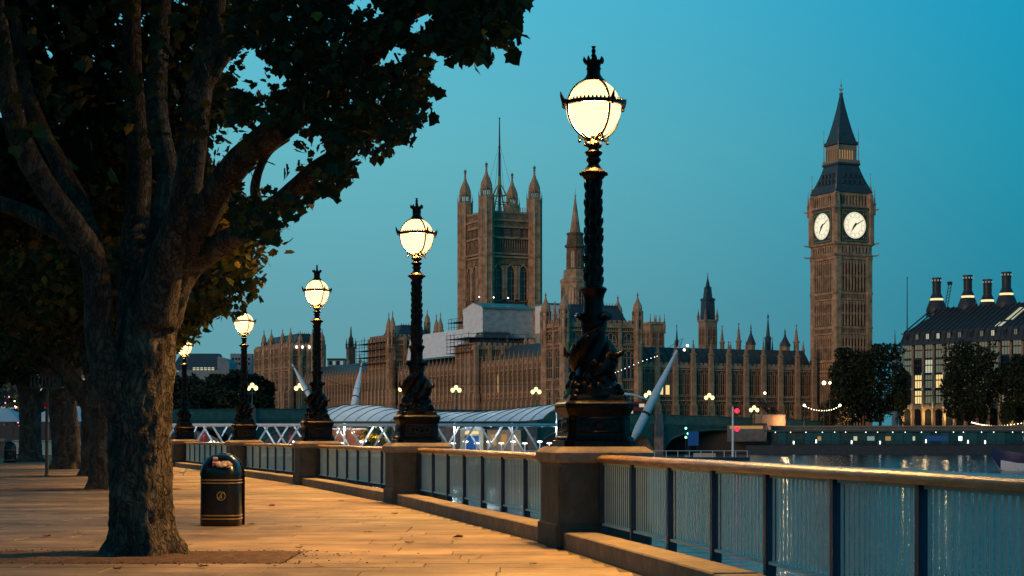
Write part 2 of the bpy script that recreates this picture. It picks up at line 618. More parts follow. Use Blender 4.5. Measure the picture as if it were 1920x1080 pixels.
# promenade base sheet under the slabs
edge = [WALL_PRE] + WALL
poly = [(x + .55, y) for x, y in edge[:6]] + [(x + .3, y + .5) for x, y in edge[6:]]
mb = MB()
mb.slab(poly + [(-400, 134), (-400, -40), (5.4 + .55, -40)], -3.4, -.012)
prom = struct(mb.build('promenade', M['joint']))


def wall_x(y):
    pts = [WALL_PRE] + WALL
    for (xa, ya), (xb, yb) in zip(pts, pts[1:]):
        if ya <= y <= yb:
            return xa + (xb - xa) * (y - ya) / (yb - ya)
    return -82


# paving slabs: rows across the walk; rows 18.7-20.7 leave out the tree pit
PIT = (-7.6, -2.45, 18.75, 20.75)
rs = random.Random(5)
slab_cache = {}
rows = []
y = 15.35
while y < 131:
    if abs(y - 18.75) < .34 and y != 18.75:
        y = 18.75
    d = rs.choice((.62, .68, .75)) if y < 18.6 or y > 20.8 else .667
    if y < 18.75 < y + d + .3:
        d = 18.75 - y
    rows.append((y, d))
    y += d
count = 0
stuff = MB()
for (ry, rd) in rows:
    x1 = wall_x(ry + rd / 2) - .62
    x = x1
    far = ry > 60
    # how far left the view reaches at this row (plus a margin)
    lim = -960 / F * ry - 1.6 - (4 if far else 0)
    while x > lim:
        w = rs.choice((1.05, 1.2, 1.35, 1.6, 1.9)) * (1.8 if far else 1)
        xa = x - w
        if PIT[2] - .05 < ry + rd / 2 < PIT[3] + .05 and xa < PIT[1] and x > PIT[0]:
            if x > PIT[1] + .3:
                xa = PIT[1]
            else:
                x = PIT[0] if x > PIT[0] else x
                xa = x - w
        cx, cy = (xa + x) / 2, ry + rd / 2
        gx, gy = (x - xa) - .009, rd - .014
        h = rs.uniform(-.002, .003)
        tx, ty = rs.uniform(-.0012, .0012), rs.uniform(-.002, .002)
        if count < 300 and gx > .1:
            key = (round(gx, 2), round(gy, 2), rs.randint(0, 1))
            if key not in slab_cache:
                s_ = MB()
                hx, hy = key[0] / 2, key[1] / 2
                s_.loft([[(-hx, -hy, -.06), (hx, -hy, -.06), (hx, hy, -.06), (-hx, hy, -.06)], [(-hx, -hy, -.007), (hx, -hy, -.007), (hx, hy, -.007), (-hx, hy, -.007)],
                         [(-hx + .007, -hy + .007, 0), (hx - .007, -hy + .007, 0), (hx - .007, hy - .007, 0), (-hx + .007, hy - .007, 0)]])
                slab_cache[key] = s_.mesh('paving_slab', M['pave'] if key[2] else M['pave2'])
            o = link('paving_slab', slab_cache[key], prom, (cx, cy, h))
            o.rotation_euler = (ty, tx, 0)
            count += 1
        elif gx > .1:
            stuff.cur = rs.randint(0, 1)
            stuff.b(cx - gx / 2, cx + gx / 2, cy - gy / 2, cy + gy / 2, -.05, h)
        x = xa
o = stuff.build('paving_slabs', [M['pave'], M['pave2']], prom)
tag(o, kind='stuff')

# tree pits
def pit(x0, x1, y0, y1, seed):
    mb = MB()
    nx, ny = 26, 12
    vs, fs = [], []
    for j in range(ny + 1):
        for i in range(nx + 1):
            x, y_ = x0 + (x1 - x0) * i / nx, y0 + (y1 - y0) * j / ny
            e = min(i, nx - i, j, ny - j)
            z = (.0 if e == 0 else .02 + .02 * noise.noise(Vector((x * 2.1, y_ * 2.1, seed))) + .014 * noise.noise(Vector((x * 7, y_ * 7, seed))))
            vs.append((x, y_, z))
    for j in range(ny):
        for i in range(nx):
            a = j * (nx + 1) + i
            fs.append((a, a + 1, a + nx + 2, a + nx + 1))
    mb.add(vs, fs)
    return struct(mb.build('tree_pit_soil', M['soil'], smooth='all'))


pit1 = pit(-7.55, -2.47, 18.78, 20.72, 1)
cl_ = MB()
Rc = random.Random(77)
for k in range(420):     # crumbs and bark bits round the edge of the pit
    if k % 2:
        x_, y_ = Rc.uniform(-7.4, -2.2), Rc.choice((18.76, 20.74)) + Rc.gauss(0, .16)
    else:
        x_, y_ = Rc.gauss(-3.4, 1.0), Rc.uniform(18.6, 20.9)
    s_ = Rc.uniform(.004, .013)
    cl_.lathe([(s_, .0), (s_ * 1.1, s_ * .5), (s_ * .4, s_ * 1.1)], 5, x_, y_, Rc.uniform(0, 3), Rc.uniform(.6, 1.8), 1)
tag(cl_.build('soil_crumbs', M['soil'], pit1), kind='stuff')
pit(-13.0, -8.6, 43.8, 46.0, 2)
pit(-17.3, -12.6, 58.8, 61.0, 3)

# ---- granite kerb that carries the railing
kroot = None
for i in range(len(WALL)):
    a = Vector(WALL_PRE) if i == 0 else Vector(WALL[i - 1])
    b_ = Vector(WALL[i])
    d = (b_ - a); L = d.length; d.normalize()
    ang = math.atan2(d.y, d.x)
    k = struct(link('kerb', None, None, (a.x, a.y, 0), ang))
    nb = max(2, int((L - 1.0) / 1.25))
    st = (L - 1.15) / nb
    if i > 5:
        MB().b(.55, L - .55, -.12, .42, -.3, .20).build('kerb_stone', M['kerb'], k)
    else:
        me = MB().loft([[(-st / 2 + .004, .10, -.3), (st / 2 - .004, .10, -.3), (st / 2 - .004, .50, -.3), (-st / 2 + .004, .50, -.3)],
                        [(-st / 2 + .004, .10, .19), (st / 2 - .004, .10, .19), (st / 2 - .004, .50, .185), (-st / 2 + .004, .50, .185)],
                        [(-st / 2 + .014, .11, .20), (st / 2 - .014, .11, .20), (st / 2 - .014, .485, .20), (-st / 2 + .014, .485, .20)]]).mesh('kerb_stone', M['kerb'])
        for j in range(nb):
            o = link('kerb_stone', me, k, (.575 + st * (j + .5), 0, rnd.uniform(-.006, .004)))
    # lower ledge behind it, where the posts stand
    MB().b(.4, L - .4, -.45, .10, -3.3, .06).build('ledge', M['granite'], k)

# ---- piers
PIERH = 1.23
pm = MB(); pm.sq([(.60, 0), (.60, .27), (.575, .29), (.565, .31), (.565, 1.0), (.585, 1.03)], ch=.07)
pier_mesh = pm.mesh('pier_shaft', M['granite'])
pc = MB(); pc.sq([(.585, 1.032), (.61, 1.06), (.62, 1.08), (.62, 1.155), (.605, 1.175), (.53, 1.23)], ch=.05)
cap_mesh = pc.mesh('cap_stone', M['kerb'])
names = ['at the right edge beyond the frame', 'nearest, under the tallest lamp', 'second nearest, under the second lamp', 'third nearest, behind the litter bin\'s right', 'fourth, half hidden by the litter bin', 'farthest with a lamp, beside the big trunk']
for i in range(1, 9):
    dx = wall_dir(i)
    rz = math.atan2(dx.y, dx.x) - math.pi / 2
    lab = ['', 'broad granite pier nearest the camera under the tallest lamp', 'granite pier under the second nearest dolphin lamp', 'granite pier under the middle dolphin lamp', 'granite pier right behind the litter bin under the fourth lamp',
           'farthest lamp pier, granite, beside the big tree trunk', 'bare granite pier past the last lamp, hidden by the trunk', 'bare far granite pier where the railing turns left', 'bare far granite pier behind the left tree trunks'][i]
    r = thing('stone_pier', lab, 'pier', (WALL[i][0], WALL[i][1], 0), rz, 'granite piers of the embankment parapet')
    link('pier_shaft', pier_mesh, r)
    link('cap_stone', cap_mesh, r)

# ---- railings
RH = 1.13
post_me = MB().b(-.035, .035, -.045, .05, .04, 1.06).mesh('post', M['bluepaint'])
slat_me = {}


def railing(i, a, b_, label, single):
    a, b_ = Vector(a), Vector(b_)
    d = b_ - a
    L = d.length
    ang = math.atan2(d.y, d.x)
    root = thing('railing', label, 'railing', (a.x, a.y, 0), ang, 'parapet railings between the piers')
    x0, x1 = .575, L - .575
    # handrail: rounded bronze-brown section
    sec = []
    for k in range(12):
        q = math.pi * k / 11
        sec.append((.10 * math.cos(q), 1.075 + .055 * math.sin(q) ** .8))
    sec += [(-.085, 1.035), (.085, 1.035)]
    nseg = 14
    rings = []
    for k in range(nseg + 1):
        x = x0 + (x1 - x0) * k / nseg
        rings.append([(x, y_ + .004 * noise.noise(Vector((x * .7, i, 0))), z + .005 * noise.noise(Vector((x * .6, i * 3, 5)))) for y_, z in sec])
    MB().loft(rings).build('handrail', M['handrail'], root, smooth=True)
    n = max(3, round((x1 - x0) / 1.62))
    st = (x1 - x0) / n
    for k in range(n + 1):
        link('post', post_me, root, (min(max(x0 + st * k, x0 + .04), x1 - .04), 0, 0))
    w = st - .10
    ns = 15
    key = round(w, 3)
    pitch = w / ns
    for k in range(n):
        cx = x0 + st * (k + .5)
        fr = MB()
        fr.b(-w / 2, w / 2, -.03, .03, .272, .30)
        fr.b(-w / 2, w / 2, -.02, .02, 1.005, 1.03)
        p = fr.build('panel_frame', M['slat'], root, loc=(cx, 0, 0))
        if single:
            if key not in slat_me:
                h = pitch * .29
                s_ = MB().loft([[(-h, .0015, .30), (-h * .9, -.0015, .30), (h * .9, -.0015, .30), (h, .0015, .30)], [(-h, .0015, 1.005), (-h * .9, -.0015, 1.005), (h * .9, -.0015, 1.005), (h, .0015, 1.005)]])
                slat_me[key] = s_.mesh('slat', M['slat'])
            for j in range(ns):
                link('slat', slat_me[key], p, (-w / 2 + pitch * (j + .5), 0, 0))
        else:
            s_ = MB()
            for j in range(ns):
                x = -w / 2 + pitch * (j + .5)
                s_.b(x - pitch * .30, x + pitch * .30, -.002, .002, .30, 1.005)
            tag(s_.build('slats', M['slat'], p), kind='stuff')
    return root


railing(0, WALL_PRE, WALL[0], 'pale slatted railing nearest the camera, beyond the right edge', False)
rl = ['pale slatted railing in the right foreground, handrail brightly lit by the nearest lamp', 'slatted railing between the nearest and the second pier', 'slatted railing between the second and the third pier',
      'slatted railing between the third pier and the pier behind the bin', 'slatted railing farthest back in the lamp row, left of the litter bin', 'far slatted railing hidden behind the big trunk', 'far slatted railing past the last lamp where the walk turns',
      'far slatted railing behind the grey sign post', 'far slatted railing at the left edge behind the small bin']
for i in range(9):
    railing(i + 1, WALL[i], WALL[i + 1], rl[i], i < 2)

# ------------------------------------------------------------------ dolphin lamps
lamp = thing('street_lamp', 'x', 'street lamp', (0, 0, 0), 0, 'dolphin lamps along the embankment')
U = 1 / 150.0
base = MB()
base.sq([(.45, 0), (.45, .07), (.425, .085), (.41, .12), (.395, .13), (.385, .38), (.395, .40), (.41, .43), (.425, .47), (.43, .53), (.41, .55), (.38, .565), (.37, .60), (.35, .64)], ch=.22)
pb = base.build('pedestal', M['iron'], lamp)
# panels, corner scrolls and foot mouldings of the pedestal
orn = MB()
for k in range(4):
    orn.M = Matrix.Rotation(k * math.pi / 2, 4, 'Z')
    orn.b(-.26, .26, -.402, -.38, .17, .19); orn.b(-.26, .26, -.402, -.38, .335, .355)
    orn.b(-.26, -.24, -.402, -.38, .17, .355); orn.b(.24, .26, -.402, -.38, .17, .355)
    orn.ball((0, -.388, .26), .06, 10, 6, 1.5, .4, .9)
    for q in (-.15, .15):
        orn.ball((q, -.388, .26), .035, 8, 5, 1, .5, 1)
    for q in range(9):
        orn.ball((-.24 + q * .06, -.412, .50), .026, 6, 4)
    for q in range(7):
        orn.ball((-.27 + q * .09, -.43, .09), .022, 6, 4)
orn.M = None
for k in range(4):
    q = math.pi / 4 + k * math.pi / 2
    cx, cy = math.cos(q), math.sin(q)
    for z, r, d in ((.14, .05, .455), (.21, .042, .455), (.29, .04, .45), (.36, .046, .455), (.43, .042, .475), (.60, .05, .43), (.67, .045, .40), (.74, .04, .36)):
        orn.ball((cx * d, cy * d, z), r, 7, 5)
ob = orn.build('ornament', M['iron'], pb, smooth='all')
flare = MB()
flare.lathe([(.385, .60), (.365, .66), (.35, .69), (.355, .715), (.32, .75), (.30, .78), (.275, .82), (.25, .86), (.235, .90), (.22, .96), (.19, 1.05), (.16, 1.2), (.15, 1.45), (.165, 1.5), (.175, 1.56), (.15, 1.60)], 20)
for k in range(12):   # rocks and weed below the dolphins
    q = k * math.pi / 6 + rnd.uniform(-.1, .1)
    flare.ball((.31 * math.cos(q), .31 * math.sin(q), .70 + rnd.uniform(-.02, .05)), rnd.uniform(.05, .075), 7, 5, 1, 1, 1.2)
for k in range(9):
    q = k * .698
    flare.ball((.26 * math.cos(q), .26 * math.sin(q), .83 + rnd.uniform(-.02, .04)), rnd.uniform(.045, .065), 7, 5, 1, 1, 1.3)
flare.build('rock_base', M['iron'], lamp, smooth='all')
for s in (0, 1):
    a0 = -1.9 + s * math.pi
    dol = MB()
    pts, rr = [], []
    prof = [.045, .085, .125, .145, .15, .145, .135, .12, .105, .09, .075, .06, .05, .045]
    for k in range(27):
        tt = k / 26
        a = a0 + tt * 4.6
        z = .88 + .72 * tt ** 1.05
        rd = .20 - .07 * tt + (.03 if k < 4 else 0)
        pts.append((rd * math.cos(a), rd * math.sin(a), z))
        q = tt * (len(prof) - 1)
        j = min(int(q), len(prof) - 2)
        rr.append(prof[j] + (prof[j + 1] - prof[j]) * (q - j))
    dol.tube(pts, rr, 10)
    # tail fluke
    a = a0 + 4.6
    for sg in (-1, 1):
        dol.tube([pts[-1], (.19 * math.cos(a + sg * .5), .19 * math.sin(a + sg * .5), 1.63), (.26 * math.cos(a + sg * 1.0), .26 * math.sin(a + sg * 1.0), 1.60)], [.05, .055, .012], 7)
    # brow, eye and side fins
    for sg in (-.42, .42):
        dol.ball((.30 * math.cos(a0 + .55 + sg), .30 * math.sin(a0 + .55 + sg), 1.03), .045, 8, 5)
    dol.tube([(.30 * math.cos(a0 + .9), .30 * math.sin(a0 + .9), 1.10), (.40 * math.cos(a0 + 1.2), .40 * math.sin(a0 + 1.2), 1.16), (.37 * math.cos(a0 + 1.5), .37 * math.sin(a0 + 1.5), 1.24)], [.05, .035, .008], 6)
    for k in range(5):
        tt = .25 + k * .13
        a = a0 + tt * 4.6
        rd = .20 - .07 * tt + prof[int(tt * 13)] * .95
        dol.ball((rd * math.cos(a), rd * math.sin(a), .88 + .72 * tt), .036, 6, 4)
    dol.build('dolphin', M['iron'], lamp, smooth='all')
colm = MB()
colm.lathe([(.15, 1.58), (.145, 1.62), (.13, 1.70), (.125, 1.84), (.14, 1.90), (.165, 1.945), (.172, 1.965), (.15, 1.985), (.115, 2.0), (.108, 2.1), (.098, 2.5), (.088, 3.0), (.088, 3.25), (.105, 3.33), (.13, 3.36)], 16)
for k in range(8):     # flutes
    q = k * math.pi / 4
    colm.tube([(.104 * math.cos(q), .104 * math.sin(q), 2.0), (.086 * math.cos(q), .086 * math.sin(q), 3.34)], .013, 5)
pcol = colm.build('column', M['iron'], lamp, smooth=True)
lf = MB()
for ring in range(11):
    z = 2.05 + ring * .118
    rr_ = .108 - (z - 2.0) * .015
    for k in range(6):
        q = k * math.pi / 3 + (ring % 2) * math.pi / 6
        c_, s_ = math.cos(q), math.sin(q)
        e1 = rnd.uniform(.0, .024); z_ = z + rnd.uniform(-.03, .03)
        lf.tube([((rr_ - .012) * c_, (rr_ - .012) * s_, z_), ((rr_ + e1 * .6) * c_, (rr_ + e1 * .6) * s_, z_ + .06), ((rr_ + e1 + .008) * c_, (rr_ + e1 + .008) * s_, z_ + .10)], [.03, .026, .004], 5)
lf.build('leaf_ornament', M['iron'], pcol)
# collar rings and neck
nk = MB()
nk.lathe([(.118, 3.34), (.155, 3.385), (.165, 3.41), (.16, 3.43), (.125, 3.45), (.09, 3.49), (.065, 3.53), (.075, 3.55), (.095, 3.575), (.085, 3.60), (.066, 3.62), (.10, 3.645), (.112, 3.665), (.11, 3.68), (.072, 3.70), (.062, 3.73), (.085, 3.77), (.07, 3.81), (.05, 3.85), (.06, 3.875)], 18)
for k in range(10):
    q = k * math.pi / 5
    nk.ball((.165 * math.cos(q), .165 * math.sin(q), 3.405), .022, 6, 4)
for k in range(4):
    q = k * math.pi / 2 + .3
    nk.ball((.075 * math.cos(q), .075 * math.sin(q), 3.77), .042, 8, 5)
nk.build('collar', M['iron'], lamp, smooth=True)
# globe cage
GZ, GR = 4.215, .342
cage = MB()
for k in range(4):
    q = k * math.pi / 2 + .32
    c_, s_ = math.cos(q), math.sin(q)
    pts = []
    for j in range(19):
        a = -1.36 + (1.36 + 1.16) * j / 18
        R_ = GR + (.034 if a < 0 else .034 - .010 * a)
        pts.append((R_ * math.cos(a) * c_, R_ * math.cos(a) * s_, GZ + (R_ + .01) * math.sin(a)))
    cage.tube(pts, .0155, 6)
    # scrolls under the globe
    sp = []
    for j in range(12):
        a = j / 11 * 5.0
        rr_ = .055 * (1 - j / 16)
        sp.append(((.185 + rr_ * math.cos(a + 2.4)) * c_, (.185 + rr_ * math.cos(a + 2.4)) * s_, 3.865 + rr_ * math.sin(a + 2.4)))
    cage.tube(sp, [.018 - .0008 * j for j in range(12)], 5)
    cage.ball((.205 * c_, .205 * s_, 3.80), .022, 6, 5)
    cage.tube([(.04 * c_, .04 * s_, 3.84), (.10 * c_, .10 * s_, 3.86), (.17 * c_, .17 * s_, 3.915)], [.03, .022, .012], 6)
cage.build('globe_cage', M['iron'], lamp, smooth=True)
band = MB()
rings = []
BZ = GZ + .055
for k in range(33):
    q = 2 * math.pi * k / 32
    rings.append([((GR + r_) * math.cos(q), (GR + r_) * math.sin(q), BZ + z_) for r_, z_ in ((.014, -.026), (.056, -.024), (.056, .024), (.014, .026))])
band.loft(rings, cap=False)
for k in range(48):
    q = 2 * math.pi * k / 48
    band.M = Matrix.Rotation(q, 4, 'Z')
    band.lathe([(.012, BZ + .02), (.014, BZ + .034), (.002, BZ + .055)], 4, GR + .045, 0)
for k in range(4):
    band.M = Matrix.Rotation(k * math.pi / 2 + .32, 4, 'Z')
    band.tube([(GR + .05, 0, BZ), (GR + .10, 0, BZ + .015), (GR + .125, 0, BZ + .07), (GR + .14, 0, BZ + .12)], [.03, .03, .018, .004], 6)
    band.ball((GR + .09, 0, BZ - .03), .026, 6, 5)
band.M = None
band.build('equator_band', M['iron'], lamp)
gl = MB(); gl.ball((0, 0, GZ + .008), GR, 28, 18, 1, 1, 1.05)
go = gl.build('globe', M['opal'], lamp, smooth='all')
top = MB()
top.lathe([(.158, 4.555), (.155, 4.568), (.128, 4.588), (.108, 4.61), (.096, 4.63), (.086, 4.65), (.085, 4.70), (.095, 4.72), (.085, 4.735), (.09, 4.77), (.11, 4.80), (.115, 4.815), (.075, 4.82), (.04, 4.835), (.022, 4.86), (.034, 4.885), (.02, 4.91), (.03, 4.945), (.016, 4.97), (.026, 4.99), (.03, 5.0), (.002, 5.004)], 16)
pt = top.build('cap', M['iron'], lamp, smooth=True)
cr = MB()
for k in range(8):
    q = k * math.pi / 4
    cr.tube([(.105 * math.cos(q), .105 * math.sin(q), 4.79), (.118 * math.cos(q), .118 * math.sin(q), 4.83), (.122 * math.cos(q), .122 * math.sin(q), 4.865)], [.02, .022, .006], 5)
cr.build('crown', M['iron'], pt)
ld = bpy.data.lights.new('lamp_light', 'SPOT')     # the cap's reflector throws the light down and out
ld.spot_size = rad(157)
ld.spot_blend = .75
ld.energy = 12500
ld.color = (1.0, .50, .115)
ld.shadow_soft_size = .16
lo = bpy.data.objects.new('lamp_light', ld)
sc.collection.objects.link(lo)
lo.parent = lamp
lo.location = (0, 0, GZ)
ld2 = bpy.data.lights.new('globe_light', 'POINT')       # what the opal globe sheds all round
ld2.energy = 1300
ld2.color = (1.0, .55, .18)
ld2.shadow_soft_size = .16
lo2_ = bpy.data.objects.new('globe_light', ld2)
sc.collection.objects.link(lo2_)
lo2_.parent = lamp
lo2_.location = (0, 0, GZ + .02)
LL = ['tallest dolphin lamp nearest the camera, glowing globe high at the centre right', 'second nearest black dolphin lamp with lit globe, left of the big square tower', 'middle dolphin lamp of the row, lit globe before the far turreted pavilion',
      'fourth dolphin lamp with lit globe touching the lamplit leaves', 'farthest dolphin lamp, lit globe half hidden by leaves beside the trunk']
lamps = []
for i in range(5):
    l_ = lamp if i == 0 else copy_tree(lamp)
    dx = wall_dir(i + 1)
    l_.location = (WALL[i + 1][0], WALL[i + 1][1], PIERH)
    l_.rotation_euler = (0, 0, math.atan2(dx.y, dx.x) - math.pi / 2)
    l_['label'] = LL[i]
    lamps.append(l_)

# ------------------------------------------------------------------ trees
# a lobed plane-tree leaf, folded a little along its rib
LOBE = [(0, -.5), (.14, -.36), (.40, -.38), (.41, -.12), (.58, .10), (.36, .20), (.25, .40), (0, .62), (-.22, .36), (-.38, .22), (-.52, .10), (-.38, -.10), (-.42, -.34), (-.12, -.34)]
SIMPLE = [(0, -.5), (.36, -.25), (.46, .1), (.2, .3), (0, .6), (-.2, .3), (-.46, .1), (-.36, -.25)]


def leaf_pts(shape, pos, size, r):
    # orientation: hanging, random yaw
    yaw = r.uniform(0, 2 * math.pi)
    pitch = r.gauss(-.7, .6)
    roll = r.gauss(0, .5)
    R_ = Matrix.Rotation(yaw, 3, 'Z') @ Matrix.Rotation(pitch, 3, 'X') @ Matrix.Rotation(roll, 3, 'Y')
    fold = r.uniform(.05, .35)
    return [pos + R_ @ Vector((x * size, y_ * size, abs(x) * fold * size)) for x, y_ in shape]


def leaves(name, mats, pts, sizes, shape, parent, r, mix=()):
    """one mesh of many leaf faces: each leaf is an own island of faces round its rib"""
    V, Fc, Mi = [], [], []
    n = len(shape)
    half = shape.index(max(shape, key=lambda q: q[1]))
    for p, s in zip(pts, sizes):
        o = len(V)
        V.extend([tuple(q) for q in leaf_pts(shape, p, s, r)])
        Fc.append([o + k for k in range(0, half + 1)])
        Fc.append([o + k for k in list(range(half, n)) + [0]])
        mi = 0
        u = r.random()
        for k, pr in enumerate(mix):
            if u < pr:
                mi = k + 1
                break
            u -= pr
        Mi += [mi, mi]
    me = bpy.data.meshes.new(name)
    me.from_pydata(V, [], Fc)
    for m_ in mats:
        me.materials.append(m_)
    me.polygons.foreach_set('material_index', Mi)
    o = link(name, me, parent)
    o['kind'] = 'stuff'
    return o


def inside(poly, x, y):
    c = False
    j = len(poly) - 1
    for i in range(len(poly)):
        xi, yi = poly[i]; xj, yj = poly[j]
        if (yi > y) != (yj > y) and x < (xj - xi) * (y - yi) / (yj - yi) + xi:
            c = not c
        j = i
    return c


def limb(name, pts, parent, n=18, k=7, nz=.10, base=None):
    """pts: (px,py,depth,radius) control points in the tree"""
    cp = []
    for px, py, d, r in pts:
        w = P(px, py, d)
        cp.append((w.x, w.y, w.z, r))
    cm = catmull(cp, k)
    off = base if base else Vector((0, 0, 0))
    mb = MB()
    mb.tube([Vector(c[:3]) - off for c in cm], [c[3] for c in cm], n, nz=nz, fq=4.0)
    return mb.build(name, M['bark'], parent, smooth='all')


# --- the big near tree
T1 = Vector((-4.2, 20.1, 0))
tree = thing('plane_tree', 'huge gnarled plane tree in the left foreground, lamplit trunk right of centre', 'tree', T1, 0, 'plane trees on the promenade')
# trunk with root flare: rings with bark relief
def trunk_mesh(prof, n=72, seed=3, relief=.036, flare_n=6):
    zs = []
    for (z0, *a), (z1, *b_) in zip(prof, prof[1:]):
        k = max(2, int((z1 - z0) / .035))
        for j in range(k):
            tt = j / k
            zs.append((z0 + (z1 - z0) * tt, *[p + (q - p) * tt for p, q in zip(a, b_)]))
    zs.append(prof[-1])
    rings = []
    for z, cx, cy, r in zs:
        ring = []
        for j in range(n):
            a = 2 * math.pi * j / n
            c_, s_ = math.cos(a), math.sin(a)
            w = Vector((c_ * 1.0, s_ * 1.0, z))
            f = 1 + .05 * noise.noise(Vector((c_ * 1.6, s_ * 1.6, z * .8 + seed)))
            fl = max(0, (.42 - z) / .42)
            f += .22 * fl ** 1.6 * (1 + 1.0 * math.cos(flare_n * a + 1.0 + .6 * math.sin(2 * a))) 
            rel = noise.noise(Vector((c_ * 9, s_ * 9, z * 5.5 + seed))) + .6 * noise.noise(Vector((c_ * 20, s_ * 20, z * 12)))
            ring.append((cx + c_ * (r * f + relief * rel), cy + s_ * (r * f + relief * rel), z))
        rings.append(ring)
    return MB().loft(rings)


tm = trunk_mesh([(-.05, 0, 0, .40), (.15, 0, 0, .385), (.4, -.03, 0, .365), (.9, -.05, 0, .35), (1.4, -.06, 0, .345), (1.75, -.06, .02, .355), (2.05, -.03, .05, .36), (2.3, .0, .05, .34), (2.6, .04, .05, .30), (2.95, .08, .05, .25), (3.2, .1, .05, .2)])
tm.build('trunk', M['bark'], tree, smooth='all')
LB = [
    [(232, 770, 20.05, .22), (205, 700, 19.95, .20), (186, 620, 19.9, .165), (184, 540, 19.8, .15), (168, 465, 19.65, .14), (110, 385, 19.4, .135), (55, 300, 19.2, .13), (18, 195, 19.0, .12), (2, 70, 18.9, .10), (-25, -90, 18.8, .09)],
    [(258, 650, 20.3, .24), (250, 540, 20.6, .19), (255, 420, 20.9, .165), (262, 290, 21.0, .145), (247, 120, 21.2, .12), (250, -90, 21.3, .10)],
    [(285, 580, 20.2, .22), (302, 440, 20.45, .16), (314, 330, 20.6, .14), (293, 210, 20.8, .13), (300, 60, 21.0, .12), (305, -90, 21.1, .11)],
    [(292, 600, 19.9, .24), (315, 480, 19.65, .19), (343, 390, 19.45, .165), (361, 280, 19.3, .15), (374, 165, 19.2, .14), (400, 30, 19.1, .12), (412, -90, 19.0, .11)],
    [(300, 600, 20.1, .25), (338, 505, 19.9, .185), (385, 400, 19.4, .165), (450, 302, 18.8, .155), (540, 228, 18.0, .145), (640, 146, 17.2, .13), (735, 55, 16.5, .115), (800, -35, 15.9, .10), (850, -120, 15.5, .09)],
    [(308, 590, 20.3, .18), (352, 505, 20.0, .15), (440, 443, 19.4, .13), (522, 383, 18.8, .115), (590, 322, 18.2, .10), (650, 280, 17.7, .08), (730, 232, 17.2, .05)],
    [(175, 470, 20.4, .14), (112, 432, 20.8, .12), (40, 396, 21.1, .10), (-40, 368, 21.3, .09)],
    [(190, 600, 20.5, .15), (165, 430, 20.9, .13), (112, 310, 21.2, .115), (66, 220, 21.4, .10), (40, 120, 21.6, .08), (20, -60, 21.7, .06)],
    [(490, 408, 19.0, .07), (478, 350, 18.8, .055), (500, 290, 18.6, .04), (540, 260, 18.4, .03)],
    [(735, 52, 16.5, .07), (785, 92, 16.2, .045), (800, 70, 16.0, .035), (850, 40, 15.8, .02)],
    [(700, 88, 16.8, .06), (770, 30, 16.5, .05), (850, 10, 16.2, .035), (930, 40, 15.8, .012)],
    [(372, 180, 19.2, .09), (430, 95, 19.2, .075), (500, 40, 19.2, .06), (560, -30, 19.2, .05)],
    [(590, 322, 18.2, .06), (640, 330, 18.0, .03), (652, 300, 17.9, .01)],
]
for pts in LB:
    limb('limb', pts, tree, base=T1, n=16)

R1 = random.Random(21)
OUT = [(-260, -330), (1000, -330), (985, -20), (965, 45), (925, 75), (905, 112), (870, 122), (835, 88), (800, 92), (788, 150), (786, 235), (752, 272), (700, 282), (655, 284), (648, 345), (600, 358), (556, 378), (520, 425), (470, 450), (420, 415), (360, 470), (330, 430), (200, 440), (100, 455), (-60, 520), (-260, 520)]
HOLES = [(470, 285, 72, 52), (560, 282, 46, 28), (455, 120, 40, 22), (490, 150, 46, 20), (520, 360, 60, 26), (735, 105, 20, 12), (790, 30, 26, 26), (690, 12, 26, 14), (520, 330, 60, 16), (700, 110, 22, 10), (575, 345, 30, 8), (430, 330, 22, 22)]
pts, sz = [], []
fr_pts = []
tries = 0
while len(pts) < 38000 and tries < 800000:
    tries += 1
    px, py = R1.uniform(-260, 1000), R1.uniform(-330, 520)
    # clumps
    cl = noise.noise(Vector((px / 75, py / 60, 3.1)))
    cl2 = noise.noise(Vector((px / 24, py / 20, 9.3)))
    jx, jy = px + 20 * cl2 - abs(R1.gauss(0, 9)) * (1 if px > 430 else 0) + (14 if R1.random() < .3 else 0), py + 24 * cl + R1.gauss(0, 7)
    if not inside(OUT, jx, jy):
        continue
    if any(((px - a) / (b_ + 8)) ** 2 + ((py - c_) / (d + 8)) ** 2 < 1 + .5 * cl2 and R1.random() < .90 for a, c_, b_, d in HOLES):
        continue
    left = px < 430
    if left:
        d = R1.uniform(21.6, 25.0) if R1.random() < .965 else R1.uniform(17.4, 19.0)
        if d < 19.2 and py > 260:
            continue
    else:
        d = R1.uniform(13.6, 18.6) - max(0, (px - 700)) / 300 * 1.2
    if py < -40 and R1.random() < .55:
        continue
    if cl < -.28 and R1.random() < .35:
        continue
    pts.append(P(px, py, d) - T1)
    sz.append((.06 + .11 * R1.random() ** 1.4) * (1.08 if left else (.68 if px < 800 else .85)))
rl_ = leaves('crown', [M['leaf'], M['leaf2'], M['leaf_y']], pts, sz, LOBE, tree, R1, (.16, .006))
# unseen rest of the crown above the frame, added to shade the walk
pts, sz = [], []
while len(pts) < 6500:
    u, v, w_ = R1.uniform(-1, 1), R1.uniform(-1, 1), R1.uniform(-1, 1)
    if u * u + v * v + w_ * w_ > 1:
        continue
    q = Vector((u * 5.6 - 1.0, v * 7.0, 9.6 + w_ * 3.6))
    g_ = q + T1
    if HY - (g_.z - EYE) / g_.y * F > -45 and -60 < 960 + g_.x / g_.y * F < 1980:
        continue
    pts.append(q)
    sz.append(R1.uniform(.22, .38))
leaves('upper_crown', [M['leaf'], M['leaf2']], pts, sz, SIMPLE, tree, R1, (.12,))
